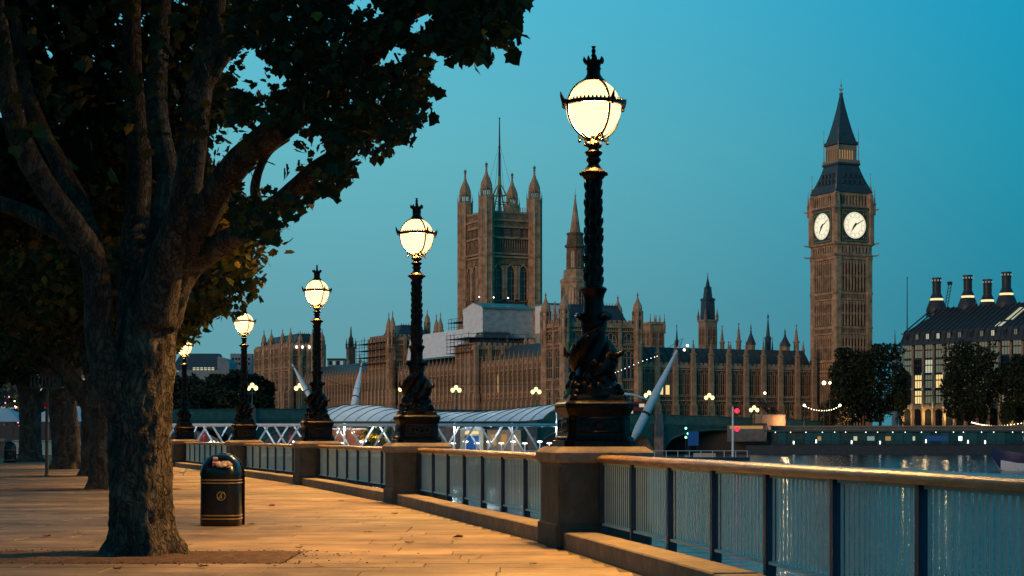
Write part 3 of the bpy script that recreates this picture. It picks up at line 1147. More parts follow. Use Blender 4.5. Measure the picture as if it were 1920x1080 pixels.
# spray of leaves beside the lower limb, lamplight put in as brighter leaves
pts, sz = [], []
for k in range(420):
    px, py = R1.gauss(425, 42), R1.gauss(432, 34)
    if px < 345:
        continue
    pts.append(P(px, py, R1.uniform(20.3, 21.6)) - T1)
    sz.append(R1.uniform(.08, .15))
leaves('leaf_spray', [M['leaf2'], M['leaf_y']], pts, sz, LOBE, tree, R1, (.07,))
# single leaves that stand out against the sky or hang nearest
lme = []
for k in range(10):
    fold = .1 + .05 * (k % 5)
    mbl = MB()
    vs = [(x, y_, abs(x) * fold - .12 * y_ * y_) for x, y_ in LOBE]
    mbl.add(vs, [list(range(0, 8)), list(range(7, 14)) + [0]])
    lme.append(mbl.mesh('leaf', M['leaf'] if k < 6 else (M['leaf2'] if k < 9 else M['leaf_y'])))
fr = [(930, 20), (915, 60), (900, 95), (880, 105), (850, 90), (940, 55), (962, 52), (968, 70), (955, 75), (920, 10), (870, 60), (835, 80), (790, 170), (795, 185), (783, 205), (775, 240), (750, 268), (735, 275), (640, 330), (650, 318), (640, 305), (625, 350), (590, 362), (555, 385), (530, 440), (520, 430), (505, 445), (945, -10), (890, 40), (860, 100)]
k = 0
while k < 290:
    if k < 150:
        a = R1.choice(fr)
        px, py, d = a[0] + R1.gauss(0, 12), a[1] + R1.gauss(0, 12), R1.uniform(13.8, 16.8)
    else:
        px, py, d = R1.uniform(-20, 900), R1.uniform(-20, 330), R1.uniform(14.5, 18.0)
        if not inside(OUT, px, py + 20) or (px < 420 and R1.random() < .75) or any(((px - a_) / b_) ** 2 + ((py - c_) / e_) ** 2 < 1 for a_, c_, b_, e_ in HOLES):
            continue
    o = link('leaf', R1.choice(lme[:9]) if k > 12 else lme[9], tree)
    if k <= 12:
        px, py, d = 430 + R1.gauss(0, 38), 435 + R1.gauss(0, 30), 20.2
    s = R1.uniform(.09, .16)
    o.location = P(px, py, d) - T1
    o.rotation_euler = (R1.gauss(-.9, .5), R1.gauss(0, .5), R1.uniform(0, 6.28))
    o.scale = (s, s, s)
    k += 1
# twigs at the crown's edge
for (ax, ay, bx, by, d) in ((850, 40, 968, 68, 15.5), (860, 60, 972, 52, 15.2), (840, 70, 962, 80, 15.6), (870, 20, 945, 5, 15.3), (600, 330, 652, 318, 18.0), (585, 345, 640, 335, 18.1), (740, 100, 795, 185, 16.5), (720, 230, 775, 240, 17.2), (500, 400, 470, 320, 18.8), (470, 320, 520, 265, 18.6), (410, 430, 470, 470, 20.0), (350, 450, 440, 480, 20.0), (470, 320, 430, 290, 18.7)):
    p0, p1 = P(ax, ay, d) - T1, P(bx, by, d - .2) - T1
    mid = (p0 + p1) / 2 + Vector((0, 0, -.06))
    MB().tube([p0, mid, p1], [.013, .009, .004], 5).build('twig', M['bark'], tree)

# --- trees behind it along the walk
def back_tree(label, x, y, r0, h0, crown, nleaf, lsize, seed, limbs, mix=(.12,), lean=0.0, trim=False):
    base_ = Vector((x, y, 0))
    tr = thing('plane_tree', label, 'tree', base_, 0, 'plane trees on the promenade')
    trunk_mesh([(-.05, 0, 0, r0 * 1.1), (.4, 0, 0, r0), (1.6, lean * .3, 0, r0 * .93), (h0, lean, 0, r0 * .95), (h0 + .7, lean * 1.3, 0, r0 * .6)], 40, seed, .025).build('trunk', M['bark'], tr, smooth='all')
    for pts_ in limbs:
        cm = catmull([tuple(p) for p in pts_], 5)
        MB().tube([c[:3] for c in cm], [c[3] for c in cm], 10, nz=.1, fq=3).build('limb', M['bark'], tr, smooth='all')
    rr = random.Random(seed)
    ps, ss = [], []
    cx, cy, cz, rx, ry, rz_ = crown
    while len(ps) < nleaf:
        u, v, w = rr.uniform(-1, 1), rr.uniform(-1, 1), rr.uniform(-1, 1)
        e = abs(u) ** 2.6 + abs(v) ** 2.6 + abs(w) ** 2.6
        q = Vector((cx + u * rx, cy + v * ry, cz + w * rz_))
        nn = noise.noise((q + base_) * .55)
        nn2 = noise.noise((q + base_) * 1.5)
        if e > 1 + .55 * nn + .3 * nn2 or (e < .45 and rr.random() < .6):
            continue
        if w > .35 and rr.random() < .75:
            continue
        if trim and ((w < -.5 and u > .8) or (w < -.72 and u > .5)):
            continue
        ps.append(q)
        ss.append(lsize * rr.uniform(.7, 1.3))
    leaves('crown', [M['leaf'], M['leaf2']], ps, ss, SIMPLE, tr, rr, mix)
    return tr


back_tree('second plane tree in the row, crown lit by the fourth lamp behind the big trunk', -10.45, 45.0, .36, 2.6, (.0, .5, 6.3, 3.95, 4.2, 2.5), 12000, .20, 31,
          [[(0, 0, 2.2, .30), (.5, 0, 3.4, .24), (1.3, 0, 4.8, .18), (2.3, 0, 6.2, .12), (3.0, .2, 7.4, .06)], [(0, 0, 2.2, .28), (-.5, .3, 3.6, .22), (-.9, .6, 5.4, .17), (-1.6, .8, 7.2, .08)], [(0, 0, 2.4, .25), (.2, -.5, 4, .18), (-.2, -1.2, 6, .12), (0, -1.6, 8, .06)]], (.6,), trim=True)  # share of brighter leaves raised, putting lamplight into the crown's colour
back_tree('third plane tree in the row with a forked trunk behind the big one', -14.3, 60.0, .40, 2.7, (0, .5, 8.6, 4.6, 4.5, 4.6), 9500, .27, 37,
          [[(0, 0, 2.3, .34), (-.9, 0, 3.6, .26), (-2.2, 0, 5.0, .2), (-3.0, 0, 6.6, .1)], [(0, 0, 2.3, .32), (.4, .3, 4.2, .22), (1.1, .4, 6.4, .12)]])
back_tree('fourth plane tree in the row, pale sloping limb reaching up left', -18.7, 74.0, .62, 3.2, (-.8, 0, 9.2, 5.2, 5, 5.0), 9500, .30, 41,
          [[(0, 0, 2.9, .45), (-1.0, -.2, 4.3, .27), (-2.3, -.4, 5.8, .22), (-3.4, -.6, 7.3, .18), (-3.9, -.6, 8.6, .1)], [(0, 0, 3, .42), (.5, .2, 5.2, .3), (.9, .2, 7.4, .2)]], lean=-.3)
back_tree('fifth plane tree in the row, slim trunk standing right of the small far bin', -26.0, 95.0, .62, 3.6, (-.5, 0, 9.4, 6.2, 5, 5.2), 9500, .36, 43,
          [[(0, 0, 3.2, .45), (-.8, 0, 5.2, .3), (-1.6, 0, 7.6, .2)], [(0, 0, 2.4, .38), (.9, 0, 3.8, .3), (1.7, .2, 5.6, .22), (2.2, .2, 7.4, .12)]])
back_tree('farthest plane tree of the row at the left edge of the picture', -35.5, 112.0, .6, 3.6, (.5, 0, 9.8, 7.0, 5, 5.4), 8000, .42, 47,
          [[(0, 0, 3.2, .45), (.9, 0, 5.2, .3), (1.8, 0, 7.6, .2)], [(0, 0, 3.2, .42), (-.9, 0, 5.0, .3), (-1.7, .2, 7.4, .2)]])

# fallen leaves
dry = []
for k in range(3):
    mbl = MB()
    vs = [(x, y_, abs(x) * (.25 + .15 * k) + .1 * y_ * y_) for x, y_ in LOBE]
    mbl.add(vs, [list(range(0, 8)), list(range(7, 14)) + [0]])
    dry.append(mbl.mesh('fallen_leaf', M['leaf_dry'] if k else M['leaf2']))
R2 = random.Random(8)
spots = [(470, 985), (768, 1020), (560, 1030), (150, 1000), (320, 965), (88, 1008), (690, 1000), (560, 990), (900, 1045), (640, 940), (1000, 1060), (860, 1010), (60, 960), (740, 965), (510, 950), (600, 1062), (380, 1065), (220, 1070)]
for k, (px, py) in enumerate(spots):
    d = EYE * F / (py - HY)
    o = link('fallen_leaf', dry[k % 3], None, ((px - 960) / F * d, d, .012), R2.uniform(0, 6))
    s = R2.uniform(.09, .15)
    o.scale = (s, s, s)
    tag(o, 'dry leaf lying ' + ['just right of the bin foot', 'in the middle of the walk left of the nearest pier', 'right of the soil patch corner', 'left of the big trunk above the soil patch', 'in the bin shadow beside the trunk', 'far left above the soil patch',
                                 'on the walk below the second pier', 'halfway between bin and soil corner', 'close to the near kerb at the bottom', 'between bin and third pier', 'at the bottom left of the nearest pier', 'beside the kerb of the second railing', 'near the left edge behind the trunk',
                                 'left of the second pier foot', 'right behind the bin', 'at the bottom edge right of the soil patch', 'at the bottom edge under the trunk', 'at the bottom edge left of the trunk'][k], 'leaf', 'fallen leaves on the paving')

# ------------------------------------------------------------------ litter bins
M['bin'] = mat('black_bin_plastic', (.004, .004, .0045), .22, var=.3, scale=8, bump=.05)


def make_bin(label, loc, rz, full=True):
    b_ = thing('litter_bin', label, 'litter bin', loc, rz, 'black dome-topped litter bins')

    def sec(h, dpt, z, n=28, p=4.0):
        pts = []
        for j in range(n):
            a = 2 * math.pi * j / n
            c_, s_ = math.cos(a), math.sin(a)
            r_ = (abs(c_) ** p + abs(s_) ** p) ** (-1 / p)
            pts.append((h * r_ * c_, dpt * r_ * s_, z))
        return pts
    body = MB()
    body.loft([sec(.285, .25, 0), sec(.295, .26, .015), sec(.298, .262, .1), sec(.290, .255, .78)])
    body.build('body', M['bin'], b_, smooth=True)
    dome = MB()
    rings = []
    for j in range(11):
        a = j / 10 * math.pi / 2
        rings.append(sec(max(.302 * math.cos(a) ** .72, .01), max(.266 * math.cos(a) ** .72, .01), .765 + .325 * math.sin(a), p=4 - 1.6 * j / 10))
    dm = dome.loft([sec(.300, .265, .755)] + rings).build('dome', M['bin'], b_, smooth=True)
    # arched back plate
    arch = [(-.315, 0), (.315, 0), (.315, .76)] + [(.315 * math.cos(a_ * math.pi / 12), .76 + .345 * math.sin(a_ * math.pi / 12)) for a_ in range(1, 12)] + [(-.315, .76)]
    MB().prism(arch, .262, .285).build('back_plate', M['bin'], b_, loc=(-.012, 0, 0))
    for z in (.70, .655, .165, .115):
        f = .2935 if z > .4 else .2985
        MB().loft([sec(f, f * .885, z - .008), sec(f + .006, f * .885 + .006, z - .005), sec(f + .006, f * .885 + .006, z + .005), sec(f, f * .885, z + .008)]).build('gold_band', M['gold'], b_, smooth=True)
    # round emblem: ring, disc and a figure bending over a bin
    em = MB(Matrix.Translation((.055, -.262, .46)) @ Matrix.Rotation(rad(90), 4, 'X'))
    em.torus((0, 0, .004), .062, .006, 24, 5)
    e_o = em.build('emblem', M['gold'], b_, smooth=True)
    fg = MB(Matrix.Translation((.055, -.264, .46)))
    fg.ball((.004, 0, .034), .0095, 7, 5, 1, .4, 1)
    fg.prism([(-.004, -.034), (.006, -.034), (.004, -.005), (.012, .022), (-.006, .022), (-.012, 0)], -.003, .003)
    fg.prism([(.006, -.036), (.016, -.036), (.012, -.004), (.004, -.004)], -.003, .003)
    fg.prism([(-.034, -.036), (-.016, -.036), (-.014, -.012), (-.036, -.012)], -.003, .003)
    fg.prism([(-.026, -.004), (-.008, .012), (-.005, .018), (-.028, .004)], -.003, .003)
    fg.build('figure', M['gold'], e_o)
    # mouth in the hood with rubbish in it
    mo = MB(Matrix.Translation((.055, -.205, .955)) @ Matrix.Rotation(rad(38), 4, 'X'))
    mo.torus((0, 0, 0), .125, .014, 24, 5)
    mouth = mo.build('mouth', M['bin'], dm, smooth=True)
    if full:
        litter = thing('rubbish', 'crumpled paper and a purple packet stuffed in the bin mouth', 'rubbish', (loc[0], loc[1], loc[2] + .95), rz)
        Rb = random.Random(4)
        for (dx, dy, dz, s) in ((.09, -.245, -.02, .075), (.15, -.225, -.01, .06), (.02, -.25, -.015, .055)):
            pb_ = MB()
            pb_.ball((dx, dy, dz), s, 9, 7, 1.1, .8, .7)
            pb_.v = [tuple(Vector(v) + Vector((Rb.uniform(-1, 1), Rb.uniform(-1, 1), Rb.uniform(-1, 1))) * .014) for v in pb_.v]
            pb_.build('crumpled_paper', M['paper'], litter)
        pk = MB(Matrix.Translation((-.045, -.235, .02)) @ Matrix.Rotation(rad(-18), 4, 'X') @ Matrix.Rotation(rad(4), 4, 'Y'))
        pk.b(-.032, .032, -.02, .02, -.07, .075)
        pk.cur = 1
        pk.b(-.033, .033, -.021, .021, .045, .076)
        pk.b(-.033, .033, -.021, .021, -.02, .0)
        pk.build('packet', [M['purple'], M['paper']], litter)
    return b_


d = EYE * F / (986 - HY)
make_bin('black dome-topped litter bin with gold bands standing right of the big tree', ((415 - 960) / F * d, d, 0), rad(-3))
d = 92.0
make_bin('small far litter bin at the left edge beside a slim trunk', ((18 - 960) / F * d, d, 0), rad(8), False)

# gull on the paving
d = EYE * F / (892 - HY)
gp = Vector(((343 - 960) / F * d, d, 0))
gu = thing('gull', 'small pale gull standing on the paving between trunk and bin', 'bird', gp, rad(20))
gu.scale = (.7, .7, .7)
gb = MB()
gb.tube([(-.20, 0, .16), (-.12, 0, .17), (-.02, 0, .185), (.08, 0, .20), (.12, 0, .25), (.145, 0, .30), (.175, 0, .31), (.215, 0, .30)], [.012, .05, .072, .06, .04, .038, .034, .006], 9)
gb.build('body', M['gull'], gu, smooth='all')
for s in (-.025, .025):
    MB().tube([(.02, s, .13), (.025, s, .06), (.02, s, .0), (.05, s, .004)], [.008, .006, .006, .008], 5).build('leg', M['leaf_dry'], gu)

# sign post left of the trunks
d = EYE * F / (893 - HY)
sp = thing('sign_post', 'grey post with a flat rack of pointed sign boards behind the big trunk', 'sign post', ((88 - 960) / F * d, d, 0))
MB().lathe([(.09, 0), (.09, .05), (.062, .08), (.058, 3.05), (.03, 3.08)], 12).build('post', M['scaf'], sp, smooth=True)
tp = MB()
tp.b(-.55, .55, -.2, .2, 3.02, 3.06)
for k in range(9):
    x = -.5 + k * .125
    tp.b(x - .02, x + .02, -.2, -.17, 3.06, 3.42)
tp.b(-.55, .55, -.2, -.17, 3.40, 3.45)
tp.build('rack', M['dark'], sp)
MB().b(-.09, .09, -.075, -.062, 2.35, 2.52).build('red_plate', M['red'], sp)

# ------------------------------------------------------------------ far bank
ZB = 3.0
PR = rad(25)
EX = Vector((math.cos(PR), math.sin(PR), 0)); EYv = Vector((-math.sin(PR), math.cos(PR), 0))
O0 = Vector((13.1, 441.5, 0))


def pl(x, y, z=ZB):
    v = O0 + EX * x + EYv * y
    return (v.x, v.y, z)


def ploc(px, y=None, x=None):
    """palace coordinates of the point on local line x= or y= that lies on the view column px"""
    k = (px - 960) / F
    if x is not None:      # solve for y
        return ((O0.x + EX.x * x) - k * (O0.y + EX.y * x)) / (k * EYv.y - EYv.x)
    return ((O0.x + EYv.x * y) - k * (O0.y + EYv.y * y)) / (k * EX.y - EX.x)


def depth(x, y):
    return pl(x, y)[1]


def zof(py, d):
    return EYE + (HY - py) / F * d


# land behind the river wall
A_ = pl(-9, 420); B_ = pl(-9, -8); C_ = (62, 421, 0); D_ = (165, 396, 0)
mb = MB()
mb.slab([(D_[0], D_[1]), (680, 330), (680, 930), (-680, 930), (-680, 780), (A_[0], A_[1]), (B_[0], B_[1]), (C_[0], C_[1])], -4, ZB - .02)
struct(mb.build('far_bank_ground', M['land']))
w = thing('river_wall', 'long granite river wall under the embankment right of the bridge', 'wall', (C_[0], C_[1], WZ))
ang = math.atan2(D_[1] - C_[1], D_[0] - C_[0])
w.rotation_euler = (0, 0, ang)
Lw = math.hypot(D_[0] - C_[0], D_[1] - C_[1])
MB().b(0, Lw, -.6, 0, -1, 6.2).build('wall_face', M['embank'], w)
MB().b(-.1, Lw, -.9, .2, 6.2, 6.6).build('coping', M['kerb'], w)
w = thing('terrace_wall', 'low stone terrace wall along the river below the palace', 'wall', (B_[0], B_[1], WZ), PR + math.pi / 2)
MB().b(0, 330, 0, .8, -1, 6.6).build('wall_face', M['embank'], w)
MB().b(0, 330, -.2, 1.0, 6.6, 7.0).build('coping', M['stone2'], w)

# ------------------------------------------------------------------ gothic kit
_wc = {}


def wmesh(w, h, nl=2, nt=1, arch=True, lit=None):
    key = (round(w, 2), round(h, 2), nl, nt, arch, lit)
    if key in _wc:
        return _wc[key]
    mb = MB()
    hw = w / 2
    za = h - hw * 1.1 if arch else h
    pane = [(-hw, 0), (hw, 0), (hw, za)]
    if arch:
        pane += [(hw * .72, za + hw * .62), (0, h), (-hw * .72, za + hw * .62)]
    pane += [(-hw, za)]
    mb.prism(pane, -.06, .02)
    mb.cur = 1
    j = min(.16, w * .1)
    for k in range(nl + 1):
        x = -hw + w * k / nl
        top = za if abs(x) > hw * .9 else za + (h - za) * (1 - abs(x) / hw) * .95
        mb.b(x - j / 2, x + j / 2, -.24, -.05, 0, top)
    for k in range(nt):
        z = za * (k + 1) / (nt + 1)
        mb.b(-hw, hw, -.2, -.05, z - j * .7, z + j * .7)
    if arch:   # hood over the pane
        for s in (-1, 1):
            mb.tube([(s * hw, -.13, za), (s * hw * .72, -.13, za + hw * .62), (0, -.13, h)], j * .8, 4)
        mb.b(-hw, hw, -.2, -.05, za - j * .6, za + j * .6)
    mb.b(-hw - .1, hw + .1, -.3, 0, -.2, 0)
    g_ = M['wglass'] if lit is None else M[lit]
    _wc[key] = mb.mesh('window', [g_, M['stone2']])
    return _wc[key]


def pinn(mb, x, y, z, h, r, n=4):
    rot = math.pi / 4 if n == 4 else math.pi / 8
    mb.lathe([(r, z), (r, z + h * .38), (r * 1.35, z + h * .40), (r * 1.3, z + h * .43), (r * .8, z + h * .47), (r * .14, z + h * .92), (r * .35, z + h * .94), (r * .35, z + h * .955), (r * .1, z + h)], n, x, y, rot)
    for q in (.55, .65, .75):
        rr_ = r * (.8 - (q - .47) / .45 * .66) + r * .18
        mb.lathe([(rr_ * .6, z + h * (q - .015)), (rr_, z + h * q), (rr_ * .6, z + h * (q + .015))], n, x, y, rot)


def facade(root, Mf, L, n, z0, z1, rows, bw=.9, bd=.9, per=1, pin=0.0, parapet=1.2, nl=2, lit=None, wscale=.78, butt=True, stone='stone', seed=1):
    st = L / n
    rr = random.Random(seed)
    if butt:
        bm_ = MB()
        zm = z0 + (z1 - z0) * .55
        bm_.b(-bw / 2, bw / 2, -bd, 0, z0, zm)
        bm_.prism([(-bw / 2, zm), (bw / 2, zm), (bw / 2, zm + .01), (-bw / 2, zm + .01)], -bd, 0)
        bm_.b(-bw * .42, bw * .42, -bd * .7, 0, zm, z1 + parapet * .6)
        if pin:
            pinn(bm_, 0, -bd * .35, z1 + parapet * .6, pin, bw * .42)
        me = bm_.mesh('buttress', M['stone2'])
        for k in range(n + 1):
            link('buttress', me, root, M=Mf @ Matrix.Translation((k * st, 0, 0)))
    w_ = (st - bw) / per * wscale
    for ri, (zb, h) in enumerate(rows):
        for k in range(n):
            for q in range(per):
                x = st * k + bw / 2 + (st - bw) * (q + .5) / per
                l_ = None
                if lit and rr.random() < lit:
                    l_ = 'litwin'
                link('window', wmesh(w_, h, nl, 1, True, l_), root, M=Mf @ Matrix.Translation((x, 0, zb)))
        # carved panels under each window row: ribs
    tr = MB(Mf)
    edges = sorted([z for zb, h in rows for z in (zb - .45, zb + h + .35)] + [z0 + .1, z1])
    for i in range(0, len(edges) - 1, 2):
        za, zb = edges[i], edges[i + 1]
        if zb - za < .9:
            continue
        for k in range(n):
            m_ = max(3, int((st - bw) / .55))
            for q in range(m_ + 1):
                x = st * k + bw / 2 + (st - bw) * q / m_
                tr.b(x - .07, x + .07, -.16, .0, za + .15, zb - .15)
    if tr.v:
        tr.build('carved_panels', M['stone2'], root)
    for e in edges[1:]:
        MB(Mf).b(-.2, L + .2, -.42, .05, e - .16, e + .16).build('string_course', M['stone2'], root)
    if parapet:
        pa = MB(Mf)
        pa.b(-.2, L + .2, -.3, .25, z1, z1 + parapet * .55)
        m_ = int(L / 1.5)
        for k in range(m_):
            x = L * (k + .5) / m_
            pa.b(x - .42, x + .42, -.28, .23, z1 + parapet * .55, z1 + parapet)
        pa.build('parapet', M['stone2'], root)


def RXF(x, y, z=0):
    """frame of a wall that faces palace -X, running towards -Y, origin at its far end"""
    return Matrix.Translation((x, y, z)) @ Matrix.Rotation(-math.pi / 2, 4, 'Z')


def turret(h, r, lantern=True, gilt=True):
    """octagonal turret from z=0 to h with ogee cap, shared mesh"""
    mb = MB()
    zl = h * .62
    R8 = math.pi / 8
    mb.lathe([(r, 0), (r, h * .25), (r * 1.1, h * .255), (r * 1.1, h * .27), (r, h * .275), (r, h * .5), (r * 1.12, h * .505), (r * 1.12, h * .525), (r * .96, h * .53), (r * .96, zl)], 8, 0, 0, R8)
    for k in range(8):
        a = k * math.pi / 4 + R8
        mb.b(r * math.cos(a) - .12 * r, r * math.cos(a) + .12 * r, r * math.sin(a) - .12 * r, r * math.sin(a) + .12 * r, h * .02, zl + h * .02)
    mb.lathe([(r * 1.15, zl), (r * 1.15, zl + h * .02), (r * .9, zl + h * .025), (r * .98, zl + h * .07), (r * .85, zl + h * .13), (r * .5, zl + h * .19), (r * .22, zl + h * .25), (r * .12, zl + h * .31), (r * .26, zl + h * .325), (r * .12, zl + h * .34), (r * .05, h)], 8, 0, 0, R8)
    mb.cur = 1
    for k in range(8):
        a = k * math.pi / 4
        c_, s_ = math.cos(a), math.sin(a)
        for (za, zb) in ((h * .30, h * .46), (h * .55, h * .60)):
            mm = MB(Matrix.Rotation(a, 4, 'Z'))
            mm.b(r * .90, r * .95, -r * .2, r * .2, za, zb)
            mb.add(mm.v, mm.f)
    return mb.mesh('turret', [M['stone2'], M['wglass']])


_tc = {}


def add_turret(root, x, y, z, h, r):
    k = (round(h, 1), round(r, 2))
    if k not in _tc:
        _tc[k] = turret(h, r)
    return link('turret', _tc[k], root, (x, y, z))


def hip_roof(root, x0, x1, y0, y1, z0, z1, inset=.35, mat_='slate', crest=True):
    dx, dy = (x1 - x0), (y1 - y0)
    mb = MB()
    ins = min(dx, dy) * inset
    ring = lambda a, z: [(x0 + a, y0 + a, z), (x1 - a, y0 + a, z), (x1 - a, y1 - a, z), (x0 + a, y1 - a, z)]
    mb.loft([ring(0, z0), ring(ins, z1)])
    r = mb.build('roof', M[mat_], root)
    if crest:
        cr_ = MB()
        cr_.b(x0 + ins, x1 - ins, y0 + ins - .08, y0 + ins + .08, z1 - .02, z1 + .5)
        cr_.b(x0 + ins - .08, x0 + ins + .08, y0 + ins, y1 - ins, z1 - .02, z1 + .5)
        k = 0
        x = x0 + ins
        while x <= x1 - ins:
            cr_.lathe([(.16, z1 + .4), (.02, z1 + 1.2)], 4, x, y0 + ins)
            x += .8
        cr_.build('cresting', M['iron_roof'], r)
    return r


# ------------------------------------------------------------------ river wing
zl = lambda z: z - ZB
rw = thing('parliament_wing', 'long gothic river front of the palace receding left behind the white canopies', 'palace', pl(0, 11), PR)
LW = 202.0
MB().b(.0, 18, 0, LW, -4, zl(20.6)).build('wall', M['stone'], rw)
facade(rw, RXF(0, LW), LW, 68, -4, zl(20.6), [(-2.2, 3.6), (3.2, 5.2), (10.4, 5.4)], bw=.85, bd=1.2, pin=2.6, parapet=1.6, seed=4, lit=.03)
mbr = MB()
mbr.prism([(1.2, 0), (17, 0), (9.5, 6.0), (8.5, 6.0)], 1, LW - 1)
mbr.v = [(x, y, z + zl(20.6)) for x, y, z in mbr.v]
ro = mbr.build('roof', M['slate'], rw)
for k in range(15):
    y_ = 6 + k * 12
    pm_ = MB(); pinn(pm_, 8.8, y_, zl(25.6), 4.2, .55)
    pm_.build('chimney', M['stone2'], ro)

# north pavilion with corner turrets, partly behind the nearest lamp
def pavilion(label, x0, x1, y0, y1, ztop, nx, ny, rows, th, tr_, roofz=None, name='palace_pavilion', mid=True, per=1):
    r = thing(name, label, 'pavilion', pl(x0, y0), PR)
    W_, D_2 = x1 - x0, y1 - y0
    zt = zl(ztop)
    MB().b(0, W_, 0, D_2, -5, zt).build('wall', M['stone'], r)
    facade(r, Matrix.Identity(4), W_, nx, -5, zt, rows, bw=.9, bd=.8, pin=0, parapet=1.8, nl=3, per=per, seed=int(x0 + y0))
    facade(r, RXF(0, D_2), D_2, ny, -5, zt, rows, bw=.9, bd=.8, pin=0, parapet=1.8, nl=3, per=per, seed=int(x0 + y0) + 1)
    zb = zt - th * .32
    for (x, y) in ((0, 0), (W_, 0), (0, D_2), (W_, D_2)):
        # shaft of the turret down to the ground
        MB().lathe([(tr_, -5), (tr_, zb + .1)], 8, x, y, math.pi / 8).build('turret_shaft', M['stone2'], r)
        add_turret(r, x, y, zb, th, tr_)
    if mid:
        for (x, y) in ((W_ * .5, 0), (0, D_2 * .5)):
            pm = MB(); pinn(pm, x, y, zt + .5, th * .45, .6); pm.build('pinnacle', M['stone2'], r)
    if roofz:
        hip_roof(r, 1.2, W_ - 1.2, 1.2, D_2 - 1.2, zt, zl(roofz), .3)
    return r


pavilion('turreted gothic pavilion at the near palace corner, half hidden by the tallest lamp', 0, 21.0, 0, 10.6, 29.2, 4, 2, [(-3, 4.2), (4.0, 6.0), (13.2, 7.2), (22.2, 2.6)], 13.5, 1.25, 34.5, per=1)

# north wing towards the clock tower
nw = thing('parliament_wing', 'gothic wing with steep slate roof between corner pavilion and clock tower', 'palace', pl(22.3, 2.0), PR)
LN = 54.0
MB().b(0, LN, 0, 13, -5, zl(19.4)).build('wall', M['stone_dark'], nw)
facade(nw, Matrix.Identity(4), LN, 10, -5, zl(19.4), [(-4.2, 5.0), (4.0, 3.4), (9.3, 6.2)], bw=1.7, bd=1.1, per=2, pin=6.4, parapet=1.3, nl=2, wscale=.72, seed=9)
mbr = MB(Matrix.Rotation(0, 4, 'Z'))
for (a, b_, c_, e) in ((.6, 12.4, 5.2, 7.8),):
    vs = [(-.4, a, 0), (LN + .4, a, 0), (LN + .4, b_, 0), (-.4, b_, 0), (-.4, c_, 5.4), (LN + .4, c_, 5.4), (LN + .4, e, 5.4), (-.4, e, 5.4)]
    mbr.add([(x, y, z + zl(19.4)) for x, y, z in vs], [(3, 2, 1, 0), (4, 5, 6, 7), (0, 1, 5, 4), (1, 2, 6, 5), (2, 3, 7, 6), (3, 0, 4, 7)])
ro = mbr.build('roof', M['slate2'], nw)
rib = MB().tube([(0, .5, zl(19.4) + .1), (0, 5.15, zl(19.4) + 5.5)], .12, 4).mesh('roof_rib', M['iron_roof'])
for k in range(28):
    link('roof_rib', rib, ro, (1 + k * 1.93, 0, 0))
# lit windows of the wing and their panes
for px, py, s in ((1240, 731, 1), (1252, 731, 1), (1197, 731, 1)):
    x = ploc(px, y=2.0 - .35) - 22.3
    zz = zl(zof(py, depth(x + 22.3, 1.7)))
    if x > 0:
        MB().b(x - .55, x + .55, -.32, -.26, zz - 1.2, zz + 1.2).build('lit_pane', M['litwin'], nw)
    else:
        MB().b(.2, 1.0, -.32, -.26, zz - 1.2, zz + 1.2).build('lit_pane', M['litwin'], nw)

